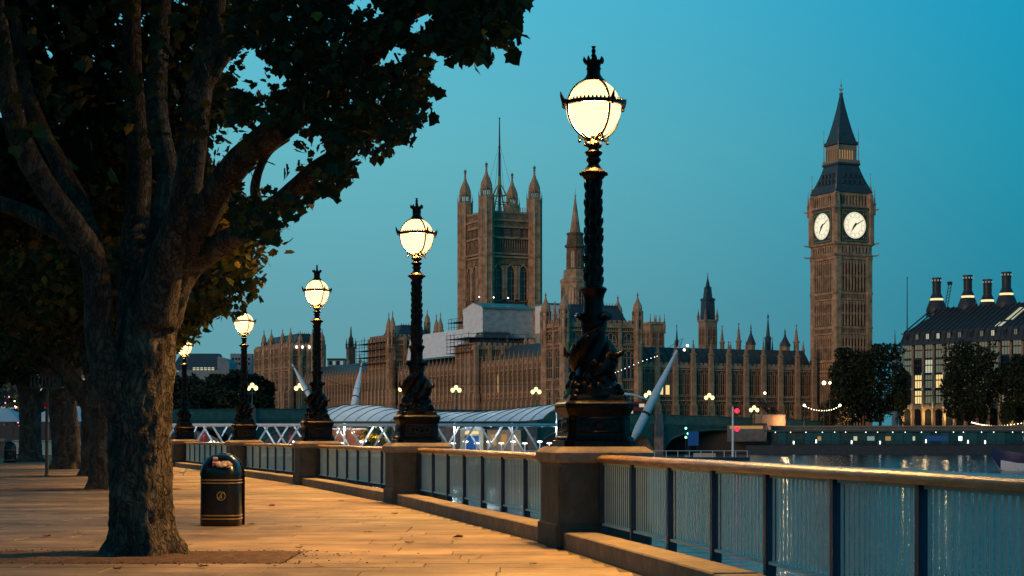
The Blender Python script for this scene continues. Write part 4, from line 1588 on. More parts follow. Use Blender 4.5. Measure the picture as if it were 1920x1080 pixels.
# small towers and pinnacles over the north wing's roof
def roof_tower(label, px, ypal, base_py, tip_py, wid, kind):
    x = ploc(px, y=ypal)
    d_ = depth(x, ypal)
    zb, zt = zof(base_py, d_), zof(tip_py, d_)
    r = thing('roof_turret' if kind != 'tower' else 'stone_tower', label, 'turret' if kind != 'tower' else 'tower', pl(x, ypal, zb - 6), PR, 'turrets over the north wing roof')
    w_ = wid / F * d_ / 1.33 / 2
    H = zt - zb
    if kind == 'pinn':
        MB().lathe([(w_ * .9, 0), (w_ * .9, 6.2)], 8, 0, 0, math.pi / 8).build('shaft', M['stone2'], r)
        pm = MB(); pinn(pm, 0, 0, 6.0, H, w_, 8); pm.build('pinnacle', M['stone2'], r)
    elif kind == 'cone':
        MB().lathe([(w_ * 1.1, 0), (w_ * 1.1, 6 + H * .38)], 8, 0, 0, math.pi / 8).build('shaft', M['stone2'], r)
        MB().lathe([(w_ * 1.35, 6 + H * .36), (w_ * 1.3, 6 + H * .40), (w_ * .55, 6 + H * .62), (w_ * .2, 6 + H * .74), (w_ * .3, 6 + H * .77), (w_ * .12, 6 + H * .8), (w_ * .2, 6 + H * .86), (.05, 6 + H)], 8, 0, 0, math.pi / 8).build('cap', M['slate'], r)
    elif kind == 'spire':
        MB().lathe([(w_ * .7, 0), (w_ * .7, 6 + H * .45)], 8, 0, 0, math.pi / 8).build('shaft', M['iron_roof'], r)
        for k in range(4):
            a = k * math.pi / 2 + math.pi / 4
            pm = MB(); pinn(pm, w_ * 1.0 * math.cos(a), w_ * 1.0 * math.sin(a), 5.5, H * .52, w_ * .24); pm.build('pinnacle', M['iron_roof'], r)
        MB().lathe([(w_ * .8, 6 + H * .42), (w_ * .75, 6 + H * .46), (w_ * .45, 6 + H * .5), (w_ * .1, 6 + H * .9), (w_ * .25, 6 + H * .92), (.04, 6 + H)], 8, 0, 0, math.pi / 8).build('spire', M['iron_roof'], r)
    elif kind == 'tower':
        hw = w_
        MB().sq([(hw, 0), (hw, 6 + H * .72), (hw * 1.12, 6 + H * .74), (hw * 1.12, 6 + H * .80)]).build('wall', M['stone2'], r)
        for f in range(4):
            Mf = Matrix.Rotation(f * math.pi / 2, 4, 'Z') @ Matrix.Translation((0, -hw, 0))
            for q in (-.5, .5):
                link('window', wmesh(hw * .55, H * .42, 2, 1, True), r, M=Mf @ Matrix.Translation((q * hw, 0, 6 + H * .18)))
        for sx in (-1, 1):
            for sy in (-1, 1):
                pm = MB(); pinn(pm, sx * hw, sy * hw, 6 + H * .5, H * .5, hw * .17); pm.build('pinnacle', M['stone2'], r)
        for q in (-.35, .35):
            pm = MB(); pinn(pm, q * hw, -hw, 6 + H * .78, H * .22, hw * .12); pm.build('pinnacle', M['stone2'], r)
    return r


roof_tower('square battlemented stone tower with thin pinnacles right of the tallest lamp', 1225, 45, 662, 590, 40, 'tower')
for a in (('slim stone pinnacle just right of the corner pavilion', 1204, 12, 660, 622, 9, 'pinn'), ('dark knobbed finial turret left of the tilted white mast', 1269, 12, 665, 608, 12, 'spire'),
          ('narrow stone turret right of the black-capped tower', 1354, 14, 665, 610, 11, 'pinn'), ('pale crocketed pinnacle over the middle of the north wing', 1385, 14, 665, 605, 12, 'pinn'), ('broad cone-capped turret on the north wing roof', 1408, 10, 668, 608, 19, 'cone'),
          ('dark iron spire cluster, tallest over the north wing', 1440, 12, 672, 588, 22, 'spire'), ('stepped stone turret with cross finial on the north wing roof', 1472, 10, 668, 616, 22, 'cone'), ('slender dark pinnacle nearest the clock tower', 1493, 10, 665, 608, 13, 'pinn'),
          ('tiny pinnacle close against the clock tower', 1506, 9, 668, 640, 8, 'pinn'), ('tiny pinnacle left of the cone-capped turret', 1370, 9, 668, 640, 8, 'pinn')):
    roof_tower(*a)

# ventilation tower: lit stone lantern under a dark steep cap
yv = 40
xv = ploc(1327, y=yv)
dv = depth(xv, yv)
vt = thing('stone_tower', 'pale stone lantern tower with steep black cap over the north wing', 'tower', pl(xv, yv, 12), PR)
sc_ = dv / F
hw = 34 * sc_ / 1.33 / 2
z1_, z2_, z3_ = zof(600, dv) - 12, zof(548, dv) - 12, zof(522, dv) - 12
MB().sq([(hw, 0), (hw, z1_ - .8), (hw * 1.1, z1_ - .5), (hw * 1.1, z1_)]).build('wall', M['sandstone'], vt)
for f in range(4):
    Mf = Matrix.Rotation(f * math.pi / 2, 4, 'Z') @ Matrix.Translation((0, -hw, 0))
    for q in (-.42, .42):
        link('window', wmesh(hw * .5, 5.2, 2, 1, True), vt, M=Mf @ Matrix.Translation((q * hw, 0, z1_ - 7.2)))
MB().sq([(hw * .80, z1_), (hw * .72, z2_ - 2.5), (hw * .8, z2_ - 2.4), (hw * .8, z2_ - 1.9), (hw * .5, z2_ - 1.6), (hw * .38, z2_ + 1.2), (hw * .45, z2_ + 1.3), (hw * .25, z2_ + 1.6), (.12, z3_), (.04, z3_ + 1.6)]).build('cap', M['iron_roof'], vt)
for sx in (-1, 1):
    for sy in (-1, 1):
        pm = MB(); pinn(pm, sx * hw, sy * hw, z1_ - .3, 3.4, .4); pm.build('pinnacle', M['sandstone'], vt)

# ------------------------------------------------------------------ clock tower
CT = (89.2, 477.0, ZB)
ct = thing('clock_tower', 'tall gothic clock tower with glowing white dials and dark spire', 'tower', CT, PR)
z = zl
MB().sq([(5.55, -3), (5.55, z(50))]).build('shaft', M['stone_dark'], ct)
levels = [0.2, z(18.98), z(21.7), z(30.7), z(39.9), z(49.3)]
for sx in (-1, 1):
    for sy in (-1, 1):
        cb = MB()
        cb.sq([(.98, -3), (.98, z(49.6))], sx * 5.05, sy * 5.05, ch=.25)
        for l_ in levels[1:]:
            cb.sq([(1.08, l_ - .35), (1.12, l_), (1.08, l_ + .35)], sx * 5.05, sy * 5.05, ch=.25)
        for l_ in range(22):
            cb.sq([(1.0, 1.2 + l_ * 2.1), (1.0, 1.36 + l_ * 2.1)], sx * 5.05, sy * 5.05, ch=.25)
        cb.build('corner_buttress', M['stone2'], ct)
for i, l_ in enumerate(levels[1:]):
    MB().sq([(5.6, l_ - .5), (5.85, l_ - .35), (5.85, l_ + .2), (5.6, l_ + .4)]).build('string_course', M['stone2'], ct)
    if i in (2, 3):
        MB().sq([(5.6, l_ - 2.0), (5.85, l_ - 1.9), (5.85, l_ - 1.6), (5.6, l_ - 1.5)]).build('string_course', M['stone2'], ct)
rib_cache = {}
for i in range(len(levels) - 1):
    za, zb = levels[i] + .5, levels[i + 1] - (2.1 if i in (2, 3) else .6)
    mbp = MB()
    for k in range(9):
        x = -4.0 + k
        mbp.b(x - .15, x + .15, -5.98, -5.5, za, zb)
    for k in range(8):     # pointed heads and narrow lights between the ribs
        x = -3.5 + k
        mbp.prism([(x - .32, zb - .9), (x + .32, zb - .9), (x + .32, zb), (x - .32, zb)], -5.72, -5.5)
        if i >= 1:
            zmid = (za + zb) / 2
            mbp.b(x - .3, x + .3, -5.7, -5.5, zmid - .25, zmid + .25)
    mbp.cur = 1
    for k in range(8):
        x = -3.5 + k
        mbp.b(x - .2, x + .2, -5.58, -5.5, za + .3, zb - .9)
    me = mbp.mesh('blind_tracery', [M['stone2'], M['wglass']])
    for f in range(4):
        link('blind_tracery', me, ct, M=Matrix.Rotation(f * math.pi / 2, 4, 'Z'))
for (za, zb) in ((z(37.9), z(39.4)), (z(28.7), z(30.2))):
    mbp = MB()
    for k in range(17):
        x = -4.0 + k * .5
        mbp.b(x - .08, x + .08, -5.75, -5.5, za, zb)
    me = mbp.mesh('carved_panels', M['stone2'])
    for f in range(4):
        link('carved_panels', me, ct, M=Matrix.Rotation(f * math.pi / 2, 4, 'Z'))
# corbelled stage below the dials
MB().sq([(5.6, z(49.2)), (6.2, z(49.8)), (6.35, z(50.1)), (6.0, z(50.4)), (6.0, z(52.6)), (6.45, z(52.9)), (6.45, z(53.3)), (6.1, z(53.5))], ch=.06).build('corbel_stage', M['stone2'], ct)
mbp = MB()
for k in range(9):
    mbp.b(-4.4 + k * 1.1 - .28, -4.4 + k * 1.1 + .28, -6.22, -5.95, z(50.6), z(52.4))
mbp.cur = 1
for k in range(8):
    mbp.b(-3.85 + k * 1.1 - .2, -3.85 + k * 1.1 + .2, -6.06, -5.99, z(50.7), z(52.2))
me = mbp.mesh('arcade', [M['stone2'], M['wglass']])
for f in range(4):
    link('arcade', me, ct, M=Matrix.Rotation(f * math.pi / 2, 4, 'Z'))
# clock stage
MB().sq([(5.95, z(53.4)), (5.95, z(62.0)), (6.3, z(62.2)), (6.35, z(62.6)), (6.1, z(62.9))]).build('clock_stage', M['stone_dark'], ct)
for sx in (-1, 1):
    for sy in (-1, 1):
        cb = MB()
        cb.lathe([(1.25, z(52.9)), (1.25, z(62.4)), (1.4, z(62.6)), (1.15, z(62.9)), (1.0, z(66.5)), (.3, z(67.2))], 8, sx * 5.4, sy * 5.4, math.pi / 8)
        pinn(cb, sx * 6.35, sy * 6.35, z(61.0), 7.0, .32)
        cb.build('corner_turret', M['stone2'], ct)
        gb_ = MB()     # gargoyle brackets
        for zz in (62.3, 53.2, 50.0):
            gb_.tube([(sx * 6.2, sy * 6.2, z(zz)), (sx * 6.9, sy * 6.9, z(zz + .1)), (sx * 7.25, sy * 7.25, z(zz + .35))], [.25, .2, .1], 5)
        gb_.build('gargoyle', M['stone2'], ct)
CZ = z(58.0)
for f in range(4):
    Mf = Matrix.Rotation(f * math.pi / 2, 4, 'Z') @ Matrix.Translation((0, -6.0, CZ)) @ Matrix.Rotation(rad(90), 4, 'X')
    sur = MB(); sur.cur = 0
    sur.b(-4.1, 4.1, -4.2, 4.1, -.05, .16)
    sur_o = sur.build('dial_surround', M['iron_roof'], ct); sur_o.matrix_local = Mf
    fr_ = MB()
    for a_, b_, c_, e_ in ((-4.1, 4.1, -4.25, -4.0), (-4.1, 4.1, 3.9, 4.15), (-4.15, -3.9, -4.25, 4.15), (3.9, 4.15, -4.25, 4.15)):
        fr_.b(a_, b_, c_, e_, .16, .3)
    fr_.torus((0, 0, .2), 3.62, .14, 40, 6)
    for sx in (-1, 1):
        for sy in (-1, 1):
            fr_.torus((sx * 3.2, sy * 3.2, .18), .42, .09, 12, 4)
    fr_.build('gilt_frame', M['gold'], sur_o)
    dial = MB(); dial.lathe([(3.5, .16), (3.5, .25)], 48)
    dl = dial.build('clock_dial', M['clock'], ct); dl.matrix_local = Mf
    nm = MB()
    for k in range(12):
        nm.M = Matrix.Rotation(k * math.pi / 6, 4, 'Z')
        wd_ = .20 if k % 3 else .12
        for q in ((-.16, .0, .16) if k % 3 else (-.1, .1)):
            nm.b(q - .025, q + .025, 2.45, 3.0, .25, .27)
    nm.M = None
    nm.torus((0, 0, .255), 3.25, .035, 48, 4, .4)
    nm.torus((0, 0, .255), 2.2, .03, 40, 4, .4)
    nm.build('numerals', M['dark'], dl)
    for ang_, L_, w_, nme in ((-rad(60 + 1), 3.15, .16, 'minute_hand'), (-rad(215), 2.15, .26, 'hour_hand')):
        h_ = MB(Matrix.Rotation(ang_, 4, 'Z'))
        z0_, z1h = (.34, .40) if nme == 'minute_hand' else (.27, .33)
        h_.slab([(-w_, -.75), (w_, -.75), (w_ * .9, 0), (w_ * .8, L_ * .5), (.03, L_), (-.03, L_), (-w_ * .8, L_ * .5), (-w_ * .9, 0)], z0_, z1h)
        h_.lathe([(.32, z0_), (.32, z1h)], 12)
        h_.build(nme, M['dark'], dl)
# belfry
MB().sq([(5.1, z(62.8)), (5.1, z(66.6))]).build('belfry', M['wglass'], ct)
mbp = MB()
for k in range(10):
    x = -4.5 + k
    mbp.b(x - .24, x + .24, -5.6, -5.05, z(62.8), z(66.3))
mbp.b(-5.4, 5.4, -5.65, -5.05, z(66.0), z(66.8))
mbp.b(-5.4, 5.4, -5.75, -5.05, z(62.7), z(63.4))
me = mbp.mesh('belfry_arcade', M['stone2'])
for f in range(4):
    link('belfry_arcade', me, ct, M=Matrix.Rotation(f * math.pi / 2, 4, 'Z'))
MB().sq([(5.6, z(66.7)), (5.95, z(66.9)), (5.95, z(67.4)), (5.8, z(67.6)), (5.8, z(68.1)), (5.6, z(68.2))]).build('eaves', M['iron_roof'], ct)
lr = MB()
lr.sq([(5.65, z(68.1)), (4.95, z(69.6)), (4.3, z(71.3)), (3.75, z(73.0)), (3.35, z(74.6))])
lro = lr.build('lower_roof', M['iron_roof'], ct)
for f in range(4):
    for rowi, (zz, hw_) in enumerate(((69.2, 5.1), (71.0, 4.4))):
        nn_ = 5 - rowi
        for k in range(nn_):
            x = (k - (nn_ - 1) / 2) * 1.6
            do = MB(Matrix.Rotation(f * math.pi / 2, 4, 'Z'))
            do.prism([(x - .35, z(zz)), (x + .35, z(zz)), (x + .35, z(zz + .8)), (x, z(zz + 1.3)), (x - .35, z(zz + .8))], -hw_ - .25, -hw_ + .9)
            do.build('dormer', M['slate'], lro)
MB().sq([(3.4, z(74.5)), (3.7, z(74.7)), (3.7, z(75.1)), (3.45, z(75.2))]).build('balcony', M['iron_roof'], ct)
MB().sq([(2.2, z(75.1)), (2.2, z(80.0))]).build('lantern_glow', M['glow'], ct)
mbp = MB()
for k in range(8):
    x = -2.8 + k * .8
    mbp.b(x - .15, x + .15, -2.95, -2.65, z(75.1), z(79.2))
mbp.b(-2.95, 2.95, -3.0, -2.6, z(78.7), z(80.1))
mbp.b(-3.55, 3.55, -3.6, -3.5, z(75.2), z(76.0))
me = mbp.mesh('lantern_arcade', M['sandstone'])
for f in range(4):
    link('lantern_arcade', me, ct, M=Matrix.Rotation(f * math.pi / 2, 4, 'Z'))
MB().sq([(3.05, z(80.0)), (3.3, z(80.3)), (3.3, z(80.9)), (2.9, z(81.2)), (2.25, z(83.6)), (1.55, z(86.8)), (.85, z(90.4)), (.42, z(93.2)), (.3, z(94))]).build('spire', M['iron_roof'], ct)
fin = MB()
fin.lathe([(.35, z(93.9)), (.62, z(94.2)), (.5, z(94.5)), (.16, z(94.7)), (.12, z(96.4)), (.3, z(96.6)), (.08, z(96.8)), (.06, z(98.2))], 8)
for k in range(4):
    a = k * math.pi / 2 + .4
    fin.tube([(0, 0, z(95.2)), (.5 * math.cos(a), .5 * math.sin(a), z(95.3)), (.75 * math.cos(a), .75 * math.sin(a), z(95.8))], .07, 4)
fin.build('finial', M['gold'], ct)
for sx in (-1, 1):
    for sy in (-1, 1):
        pm = MB()
        pm.lathe([(.26, z(67.6)), (.26, z(68.6)), (.09, z(69.0)), (.06, z(72.0)), (.16, z(72.1)), (.04, z(72.4))], 6, sx * 5.6, sy * 5.6)
        pm.lathe([(.14, z(75.1)), (.12, z(80.8)), (.07, z(82.2)), (.05, z(84.6))], 6, sx * 3.3, sy * 3.3)
        pm.build('roof_pinnacle', M['stone2'], ct)
# gilt bead lines beside the dials
bl_ = MB()
for k in range(26):
    for sx in (-4.35, 4.35):
        bl_.ball((sx, -6.02, z(54.2) + k * .32), .1, 5, 3)
me = bl_.mesh('gilt_beads', M['gold'])
for f in range(4):
    link('gilt_beads', me, ct, M=Matrix.Rotation(f * math.pi / 2, 4, 'Z'))

# ------------------------------------------------------------------ great square tower
GT = P(912, 819, 645)
gt = thing('great_tower', 'massive square gothic tower with four domed corner turrets and a tall flagpole', 'tower', (GT.x, GT.y, ZB), PR)
W2 = 19.5
s5 = 645 / F
zg = lambda py: EYE + (HY - py) * s5 - ZB
MB().b(.4, W2 - .4, .4, W2 - .4, -3, zg(408)).build('wall', M['stone_dark'], gt)
TS = [zg(556), zg(480), zg(474), zg(444), zg(408)]


def face_parts(Mf):
    link_bits = MB(Mf)
    # three tall arched recesses
    for k in range(3):
        x = 4.6 + k * 5.15
        for q in (-2.05, 2.05):
            link_bits.b(x + q - .42, x + q + .42, -.75, .45, zg(560), zg(496))
        link_bits.tube([(x - 2.0, -.3, zg(506)), (x - 1.2, -.3, zg(499)), (x, -.3, zg(494)), (x + 1.2, -.3, zg(499)), (x + 2.0, -.3, zg(506))], .38, 5)
    for e in (480, 474, 444, 411):
        link_bits.b(1.5, W2 - 1.5, -.7, .45, zg(e) - .35, zg(e) + .35)
    # panelled bands and pierced parapet
    for k in range(30):
        x = 2.8 + k * .48
        link_bits.b(x - .1, x + .1, -.1, .45, zg(462) + (3.0 if k % 2 else 0), zg(446))
        link_bits.b(x - .1, x + .1, -.2, .45, zg(422), zg(396))
        link_bits.b(x - .09, x + .09, -.1, .45, zg(494), zg(482))
    link_bits.b(1.5, W2 - 1.5, -.35, .45, zg(425), zg(421)); link_bits.b(1.5, W2 - 1.5, -.4, .45, zg(398), zg(394))
    link_bits.build('stonework', M['stone2'], gt)
    for k in range(3):
        x = 4.6 + k * 5.15
        link('window', wmesh(3.2, zg(497) - zg(562), 3, 3, True), gt, M=Mf @ Matrix.Translation((x, .38, zg(562))))
    for k in range(10):
        x = 3.6 + k * 1.37
        link('window', wmesh(.85, zg(461) - zg(474) - .3, 2, 0, True), gt, M=Mf @ Matrix.Translation((x, .38, zg(474) + .2)))
        if k % 3 != 2:
            link('window', wmesh(1.0, zg(425) - zg(441), 2, 1, True), gt, M=Mf @ Matrix.Translation((x, .38, zg(441))))


face_parts(Matrix.Identity(4))
face_parts(RXF(0, W2))
# turret: shaft with panels, two open lantern stages and ogee cap
tm_ = MB()
R8 = math.pi / 8
tm_.lathe([(2.75, -3), (2.75, zg(480)), (2.95, zg(479)), (2.95, zg(474)), (2.7, zg(473)), (2.7, zg(445)), (2.95, zg(444)), (2.95, zg(441)), (2.65, zg(440)), (2.65, zg(396)), (2.85, zg(394)), (2.85, zg(391))], 8, 0, 0, R8)
for k in range(8):
    a = k * math.pi / 4 + R8
    tm_.lathe([(.34, -3), (.34, zg(372))], 4, 2.62 * math.cos(a), 2.62 * math.sin(a))
    for q in (-.28, 0, .28):
        a2 = a + math.pi / 8 + q * .9
        rr_ = 2.55 / math.cos(.0 + abs(q) * .9) * .985
        tm_.lathe([(.13, -2), (.13, zg(398))], 4, rr_ * math.cos(a2), rr_ * math.sin(a2))
for py in range(402, 700, 14):
    tm_.lathe([(2.72, zg(py) - .14), (2.80, zg(py)), (2.72, zg(py) + .14)], 8, 0, 0, R8)
ts_mesh = tm_.mesh('turret_shaft', M['stone2'])
cm_ = MB()
cm_.lathe([(2.75, zg(391)), (2.75, zg(390)), (2.9, zg(372)), (2.95, zg(370)), (2.7, zg(368)), (2.2, zg(367)), (2.2, zg(366))], 8, 0, 0, R8)
for k in range(8):      # columns of the upper lantern
    a = k * math.pi / 4 + R8
    cm_.lathe([(.34, zg(372)), (.30, zg(354))], 6, 2.0 * math.cos(a), 2.0 * math.sin(a))
    cm_.lathe([(.15, zg(372)), (.13, zg(354))], 5, 1.9 * math.cos(a + R8), 1.9 * math.sin(a + R8))
    pinn(cm_, 2.75 * math.cos(a), 2.75 * math.sin(a), zg(375), 4.2, .22)
cm_.lathe([(2.15, zg(355)), (2.35, zg(353.5)), (2.1, zg(351)), (2.2, zg(348)), (1.9, zg(342)), (1.3, zg(334)), (.75, zg(328)), (.4, zg(321)), (.3, zg(314)), (.55, zg(313)), (.25, zg(311))], 8, 0, 0, R8)
cap_m = cm_.mesh('turret_cap', M['stone2'])
sl = MB()
for k in range(8):
    a = k * math.pi / 4
    mm = MB(Matrix.Rotation(a, 4, 'Z'))
    for q in (-.45, .1):
        mm.b(2.46, 2.52, q, q + .35, zg(407), zg(394) - .2)
    sl.add(mm.v, mm.f)
sl_m = sl.mesh('lantern_light', M['tealfar'])
gf = MB(); gf.lathe([(.1, zg(312)), (.5, zg(310)), (.6, zg(308)), (.45, zg(306)), (.1, zg(305)), (.06, zg(302))], 8)
gf_m = gf.mesh('gilt_crown', M['gold'])
for (x, y) in ((0, 0), (W2, 0), (0, W2), (W2, W2)):
    a = link('turret_shaft', ts_mesh, gt, (x, y, 0))
    b_ = link('turret_cap', cap_m, gt, (x, y, 0))
    link('gilt_crown', gf_m, b_, (0, 0, 0))
    link('lantern_light', sl_m, a, (0, 0, 0))
# flagpole on its iron pyramid
fp = MB()
c5 = W2 / 2
for sx in (-1, 1):
    for sy in (-1, 1):
        fp.tube([(c5 + sx * 4.2, c5 + sy * 4.2, zg(394)), (c5 + sx * 3.0, c5 + sy * 3.0, zg(372)), (c5 + sx * .5, c5 + sy * .5, zg(338))], [.35, .3, .25], 6)
for zz in (372, 358):
    h_ = 3.0 if zz == 372 else 1.9
    for f in range(4):
        a, b_ = f * math.pi / 2 + math.pi / 4, (f + 1) * math.pi / 2 + math.pi / 4
        fp.tube([(c5 + h_ * 1.414 * math.cos(a), c5 + h_ * 1.414 * math.sin(a), zg(zz)), (c5 + h_ * 1.414 * math.cos(b_), c5 + h_ * 1.414 * math.sin(b_), zg(zz))], .18, 5)
fp.lathe([(.6, zg(345)), (.75, zg(335)), (.6, zg(322)), (.5, zg(320))], 8, c5, c5)
fpo = fp.build('pole_frame', M['gold'], gt)
po = MB(); po.lathe([(.62, zg(394)), (.55, zg(320)), (.36, zg(270)), (.2, zg(215)), (.15, zg(212)), (.35, zg(210)), (.1, zg(208))], 8, c5, c5)
po.build('flagpole', M['dark'], gt)
st_ = MB()
for sx, sy in ((-1, -1), (1, -1), (1, 1), (-1, 1)):
    st_.tube([(c5 + sx * 5.2, c5 + sy * 5.2, zg(392)), (c5 + sx * .2, c5 + sy * .2, zg(262))], .06, 4)
st_.build('stay_wires', M['dark'], gt)
lan = MB()
for k in range(14):
    lan.b(3.5 + k * .95 - .1, 3.5 + k * .95 + .1, .2, .5, zg(394), zg(385))
pinn(lan, W2 / 2, .3, zg(394), 4, .5)
lan.build('parapet', M['stone2'], gt)

# ------------------------------------------------------------------ central octagonal spire
xs = ploc(1078.5, y=130)
dsx = depth(xs, 130)
k5 = dsx / F
zs = lambda py: EYE + (HY - py) * k5 - ZB
cs = thing('spire_tower', 'slender octagonal gothic spire tower just left of the tallest lamp column', 'tower', pl(xs, 130), PR)
pxm = k5 / 2
def oct_(prof): return [(w_ * pxm / math.cos(R8), zs(py)) for w_, py in prof]
MB().lathe(oct_([(56, 850), (56, 602), (58, 600), (58, 596), (50, 594), (50, 532), (53, 530), (53, 526), (42, 522), (40, 508), (36, 506)]), 8, 0, 0, R8).build('lower_stage', M['stone2'], cs)
MB().lathe(oct_([(30, 508), (30, 466), (36, 464), (37, 461), (30, 458), (27, 442), (30, 440), (30, 437), (23, 436)]), 8, 0, 0, R8).build('lantern_stage', M['stone'], cs)
MB().lathe(oct_([(19, 438), (9, 398), (3.5, 376), (2, 369), (4, 368), (2, 366)]) + [(.08, zs(364)), (.05, zs(353))], 8, 0, 0, R8).build('spire', M['stone2'], cs)
for k in range(8):
    a = k * math.pi / 4
    Mf = Matrix.Rotation(a, 4, 'Z')
    w1 = 50 * pxm
    link('window', wmesh(2.1, zs(538) - zs(594), 2, 2, True), cs, M=Mf @ Matrix.Translation((0, -w1, zs(594))))
    w1 = 30 * pxm
    link('window', wmesh(1.3, zs(470) - zs(502), 2, 1, True, 'tealw'), cs, M=Mf @ Matrix.Translation((0, -w1, zs(502)))) if False else link('window', wmesh(1.3, zs(470) - zs(502), 2, 1, True), cs, M=Mf @ Matrix.Translation((0, -w1, zs(502))))
    a2 = a + R8
    c_, s_ = math.cos(a2), math.sin(a2)
    pm = MB()
    pinn(pm, 29 * pxm * c_, 29 * pxm * s_, zs(600), zs(545) - zs(625), .95)
    pinn(pm, 21 * pxm * c_, 21 * pxm * s_, zs(512), zs(455) - zs(512), .65)
    pinn(pm, 16 * pxm * c_, 16 * pxm * s_, zs(462), 5.0, .5)
    pm.tube([(28 * pxm * c_, 28 * pxm * s_, zs(560)), (22 * pxm * c_, 22 * pxm * s_, zs(528))], .35, 5)
    pm.build('pinnacle', M['stone2'], cs)

# ------------------------------------------------------------------ far (south) pavilion and blocks on the river front
def block(label, L0, L1, x0, x1, py_top, tips, turret_w, rows, n, tips2=(), lights=()):
    """turreted block on the river front from palace y=L0 to L1"""
    r = thing('palace_pavilion', label, 'pavilion', pl(x0, L0), PR)
    d_ = depth(x0, (L0 + L1) / 2)
    zt = zl(zof(py_top, d_))
    D2 = L1 - L0
    MB().b(0, x1 - x0, 0, D2, -5, zt).build('wall', M['stone'], r)
    facade(r, RXF(0, D2), D2, n, -5, zt, rows, bw=1.2, bd=.9, pin=0, parapet=1.8, nl=3, seed=int(L0))
    facade(r, Matrix.Identity(4), x1 - x0, 4, -5, zt, rows, bw=1.2, bd=.9, pin=0, parapet=1.8, nl=3, seed=int(L0) + 1)
    hip_roof(r, 1.5, x1 - x0 - 1.5, 1.5, D2 - 1.5, zt, zt + 4.5, .25)
    for px, pyt in tips:
        y_ = ploc(px, x=x0)
        y_ = min(max(y_, L0), L1)
        dd = depth(x0, y_)
        top_ = zl(zof(pyt, dd))
        h = (top_ - zt) * 1.7
        r_ = turret_w / 2 * dd / F
        MB().lathe([(r_, -5), (r_, top_ - h + .1)], 8, 0, y_ - L0, R8).build('turret_shaft', M['stone2'], r)
        add_turret(r, 0, y_ - L0, top_ - h, h, r_)
        if not tips2:
            add_turret(r, x1 - x0, y_ - L0, top_ - h, h, r_)
    for px, pyt in tips2:
        x_ = min(max(ploc(px, y=L0), x0), x1)
        dd = depth(x_, L0)
        top_ = zl(zof(pyt, dd))
        h = (top_ - zt) * 1.7
        r_ = turret_w / 2 * dd / F
        MB().lathe([(r_, -5), (r_, top_ - h + .1)], 8, x_ - x0, 0, R8).build('turret_shaft', M['stone2'], r)
        add_turret(r, x_ - x0, 0, top_ - h, h, r_)
    for px, py_ in lights:
        x_ = ploc(px, y=L0 - 1.2)
        zz = zl(zof(py_, depth(x_, L0)))
        MB().b(x_ - x0 - .3, x_ - x0 + .3, -1.3, -1.2, zz - .45, zz + .45).build('lit_pane', M['bulbw'], r)
    return r


block('far turreted pavilion at the left end of the palace with many pinnacles', 214.0, 258.0, -2.5, 10, 655, ((495, 618), (509, 617), (530, 616), (545, 614)), 10, [(-2, 4.5), (5.0, 6.5), (15, 7), (24, 3.4)], 7, ((563, 620), (586, 616), (604, 616)), ((556, 651), (567, 651), (580, 651)))
block('turreted river block behind scaffolding left of the white sheeted roof', 114.0, 134.0, -2.0, 14, 640, ((729, 585), (746, 582), (757, 600)), 11, [(-2, 4.0), (4.5, 6.0), (13.0, 6.5), (22.5, 4)], 6)
block('turreted river block under the big white scaffold box', 50.0, 63.0, -2.0, 14, 656, ((880, 640),), 9, [(-2, 4.0), (4.5, 6.0), (13.0, 7.0)], 4)
tb = thing('roof_turret', 'single slim turret rising behind the white sheeted roof right of the second lamp', 'turret', pl(12, ploc(801, x=12), 20), PR)
_d = depth(12, ploc(801, x=12)); _h = zof(580, _d) - 20
MB().lathe([(.9, 0), (.9, _h * .55)], 8, 0, 0, math.pi / 8).build('shaft', M['stone2'], tb)
add_turret(tb, 0, 0, _h * .5, _h * .5, .9)
fs = P(658, 819, 840)
r = thing('far_tower', 'dark distant stepped tower on the skyline above the river front', 'tower', (fs.x, fs.y, ZB), PR)
k8 = 840 / F
zf = lambda py: EYE + (HY - py) * k8 - ZB
MB().sq([(9 * k8 / 1.33, -2), (9 * k8 / 1.33, zf(655)), (10 * k8 / 1.33, zf(654)), (10 * k8 / 1.33, zf(651)), (6 * k8 / 1.33, zf(650)), (4.5 * k8 / 1.33, zf(634)), (1.5 * k8, zf(630)), (.25, zf(618)), (.1, zf(612))]).build('wall', M['stone_dark'], r)
for sx in (-1, 1):
    for sy in (-1, 1):
        pm = MB(); pinn(pm, sx * 1.65, sy * 1.65, zf(654), 5, .5); pm.build('pinnacle', M['stone_dark'], r)

# ------------------------------------------------------------------ scaffolds and sheeting
def sheet_wall(name, mat_, root, x0, x1, y0, y1, z0, z1, amp=.18):
    """rippled sheeting skin on the -X and -Y sides of a box plus a plain lid"""
    mb = MB()
    def strip(p0, p1, nrm, n):
        vs, fs = [], []
        nz_ = max(4, int((z1 - z0) / .7))
        for j in range(nz_ + 1):
            for i in range(n + 1):
                p = p0.lerp(p1, i / n)
                zz = z0 + (z1 - z0) * j / nz_
                q = p + nrm * (amp * noise.noise(Vector((p.x * .45 + zz * .35, p.y * .45, zz * .8))) + amp * .5 * noise.noise(Vector((p.x * 1.4, p.y * 1.4, zz * 1.9))))
                vs.append((q.x, q.y, zz))
        for j in range(nz_):
            for i in range(n):
                a = j * (n + 1) + i
                fs.append((a, a + 1, a + n + 2, a + n + 1))
        mb.add(vs, fs)
    return mb, strip


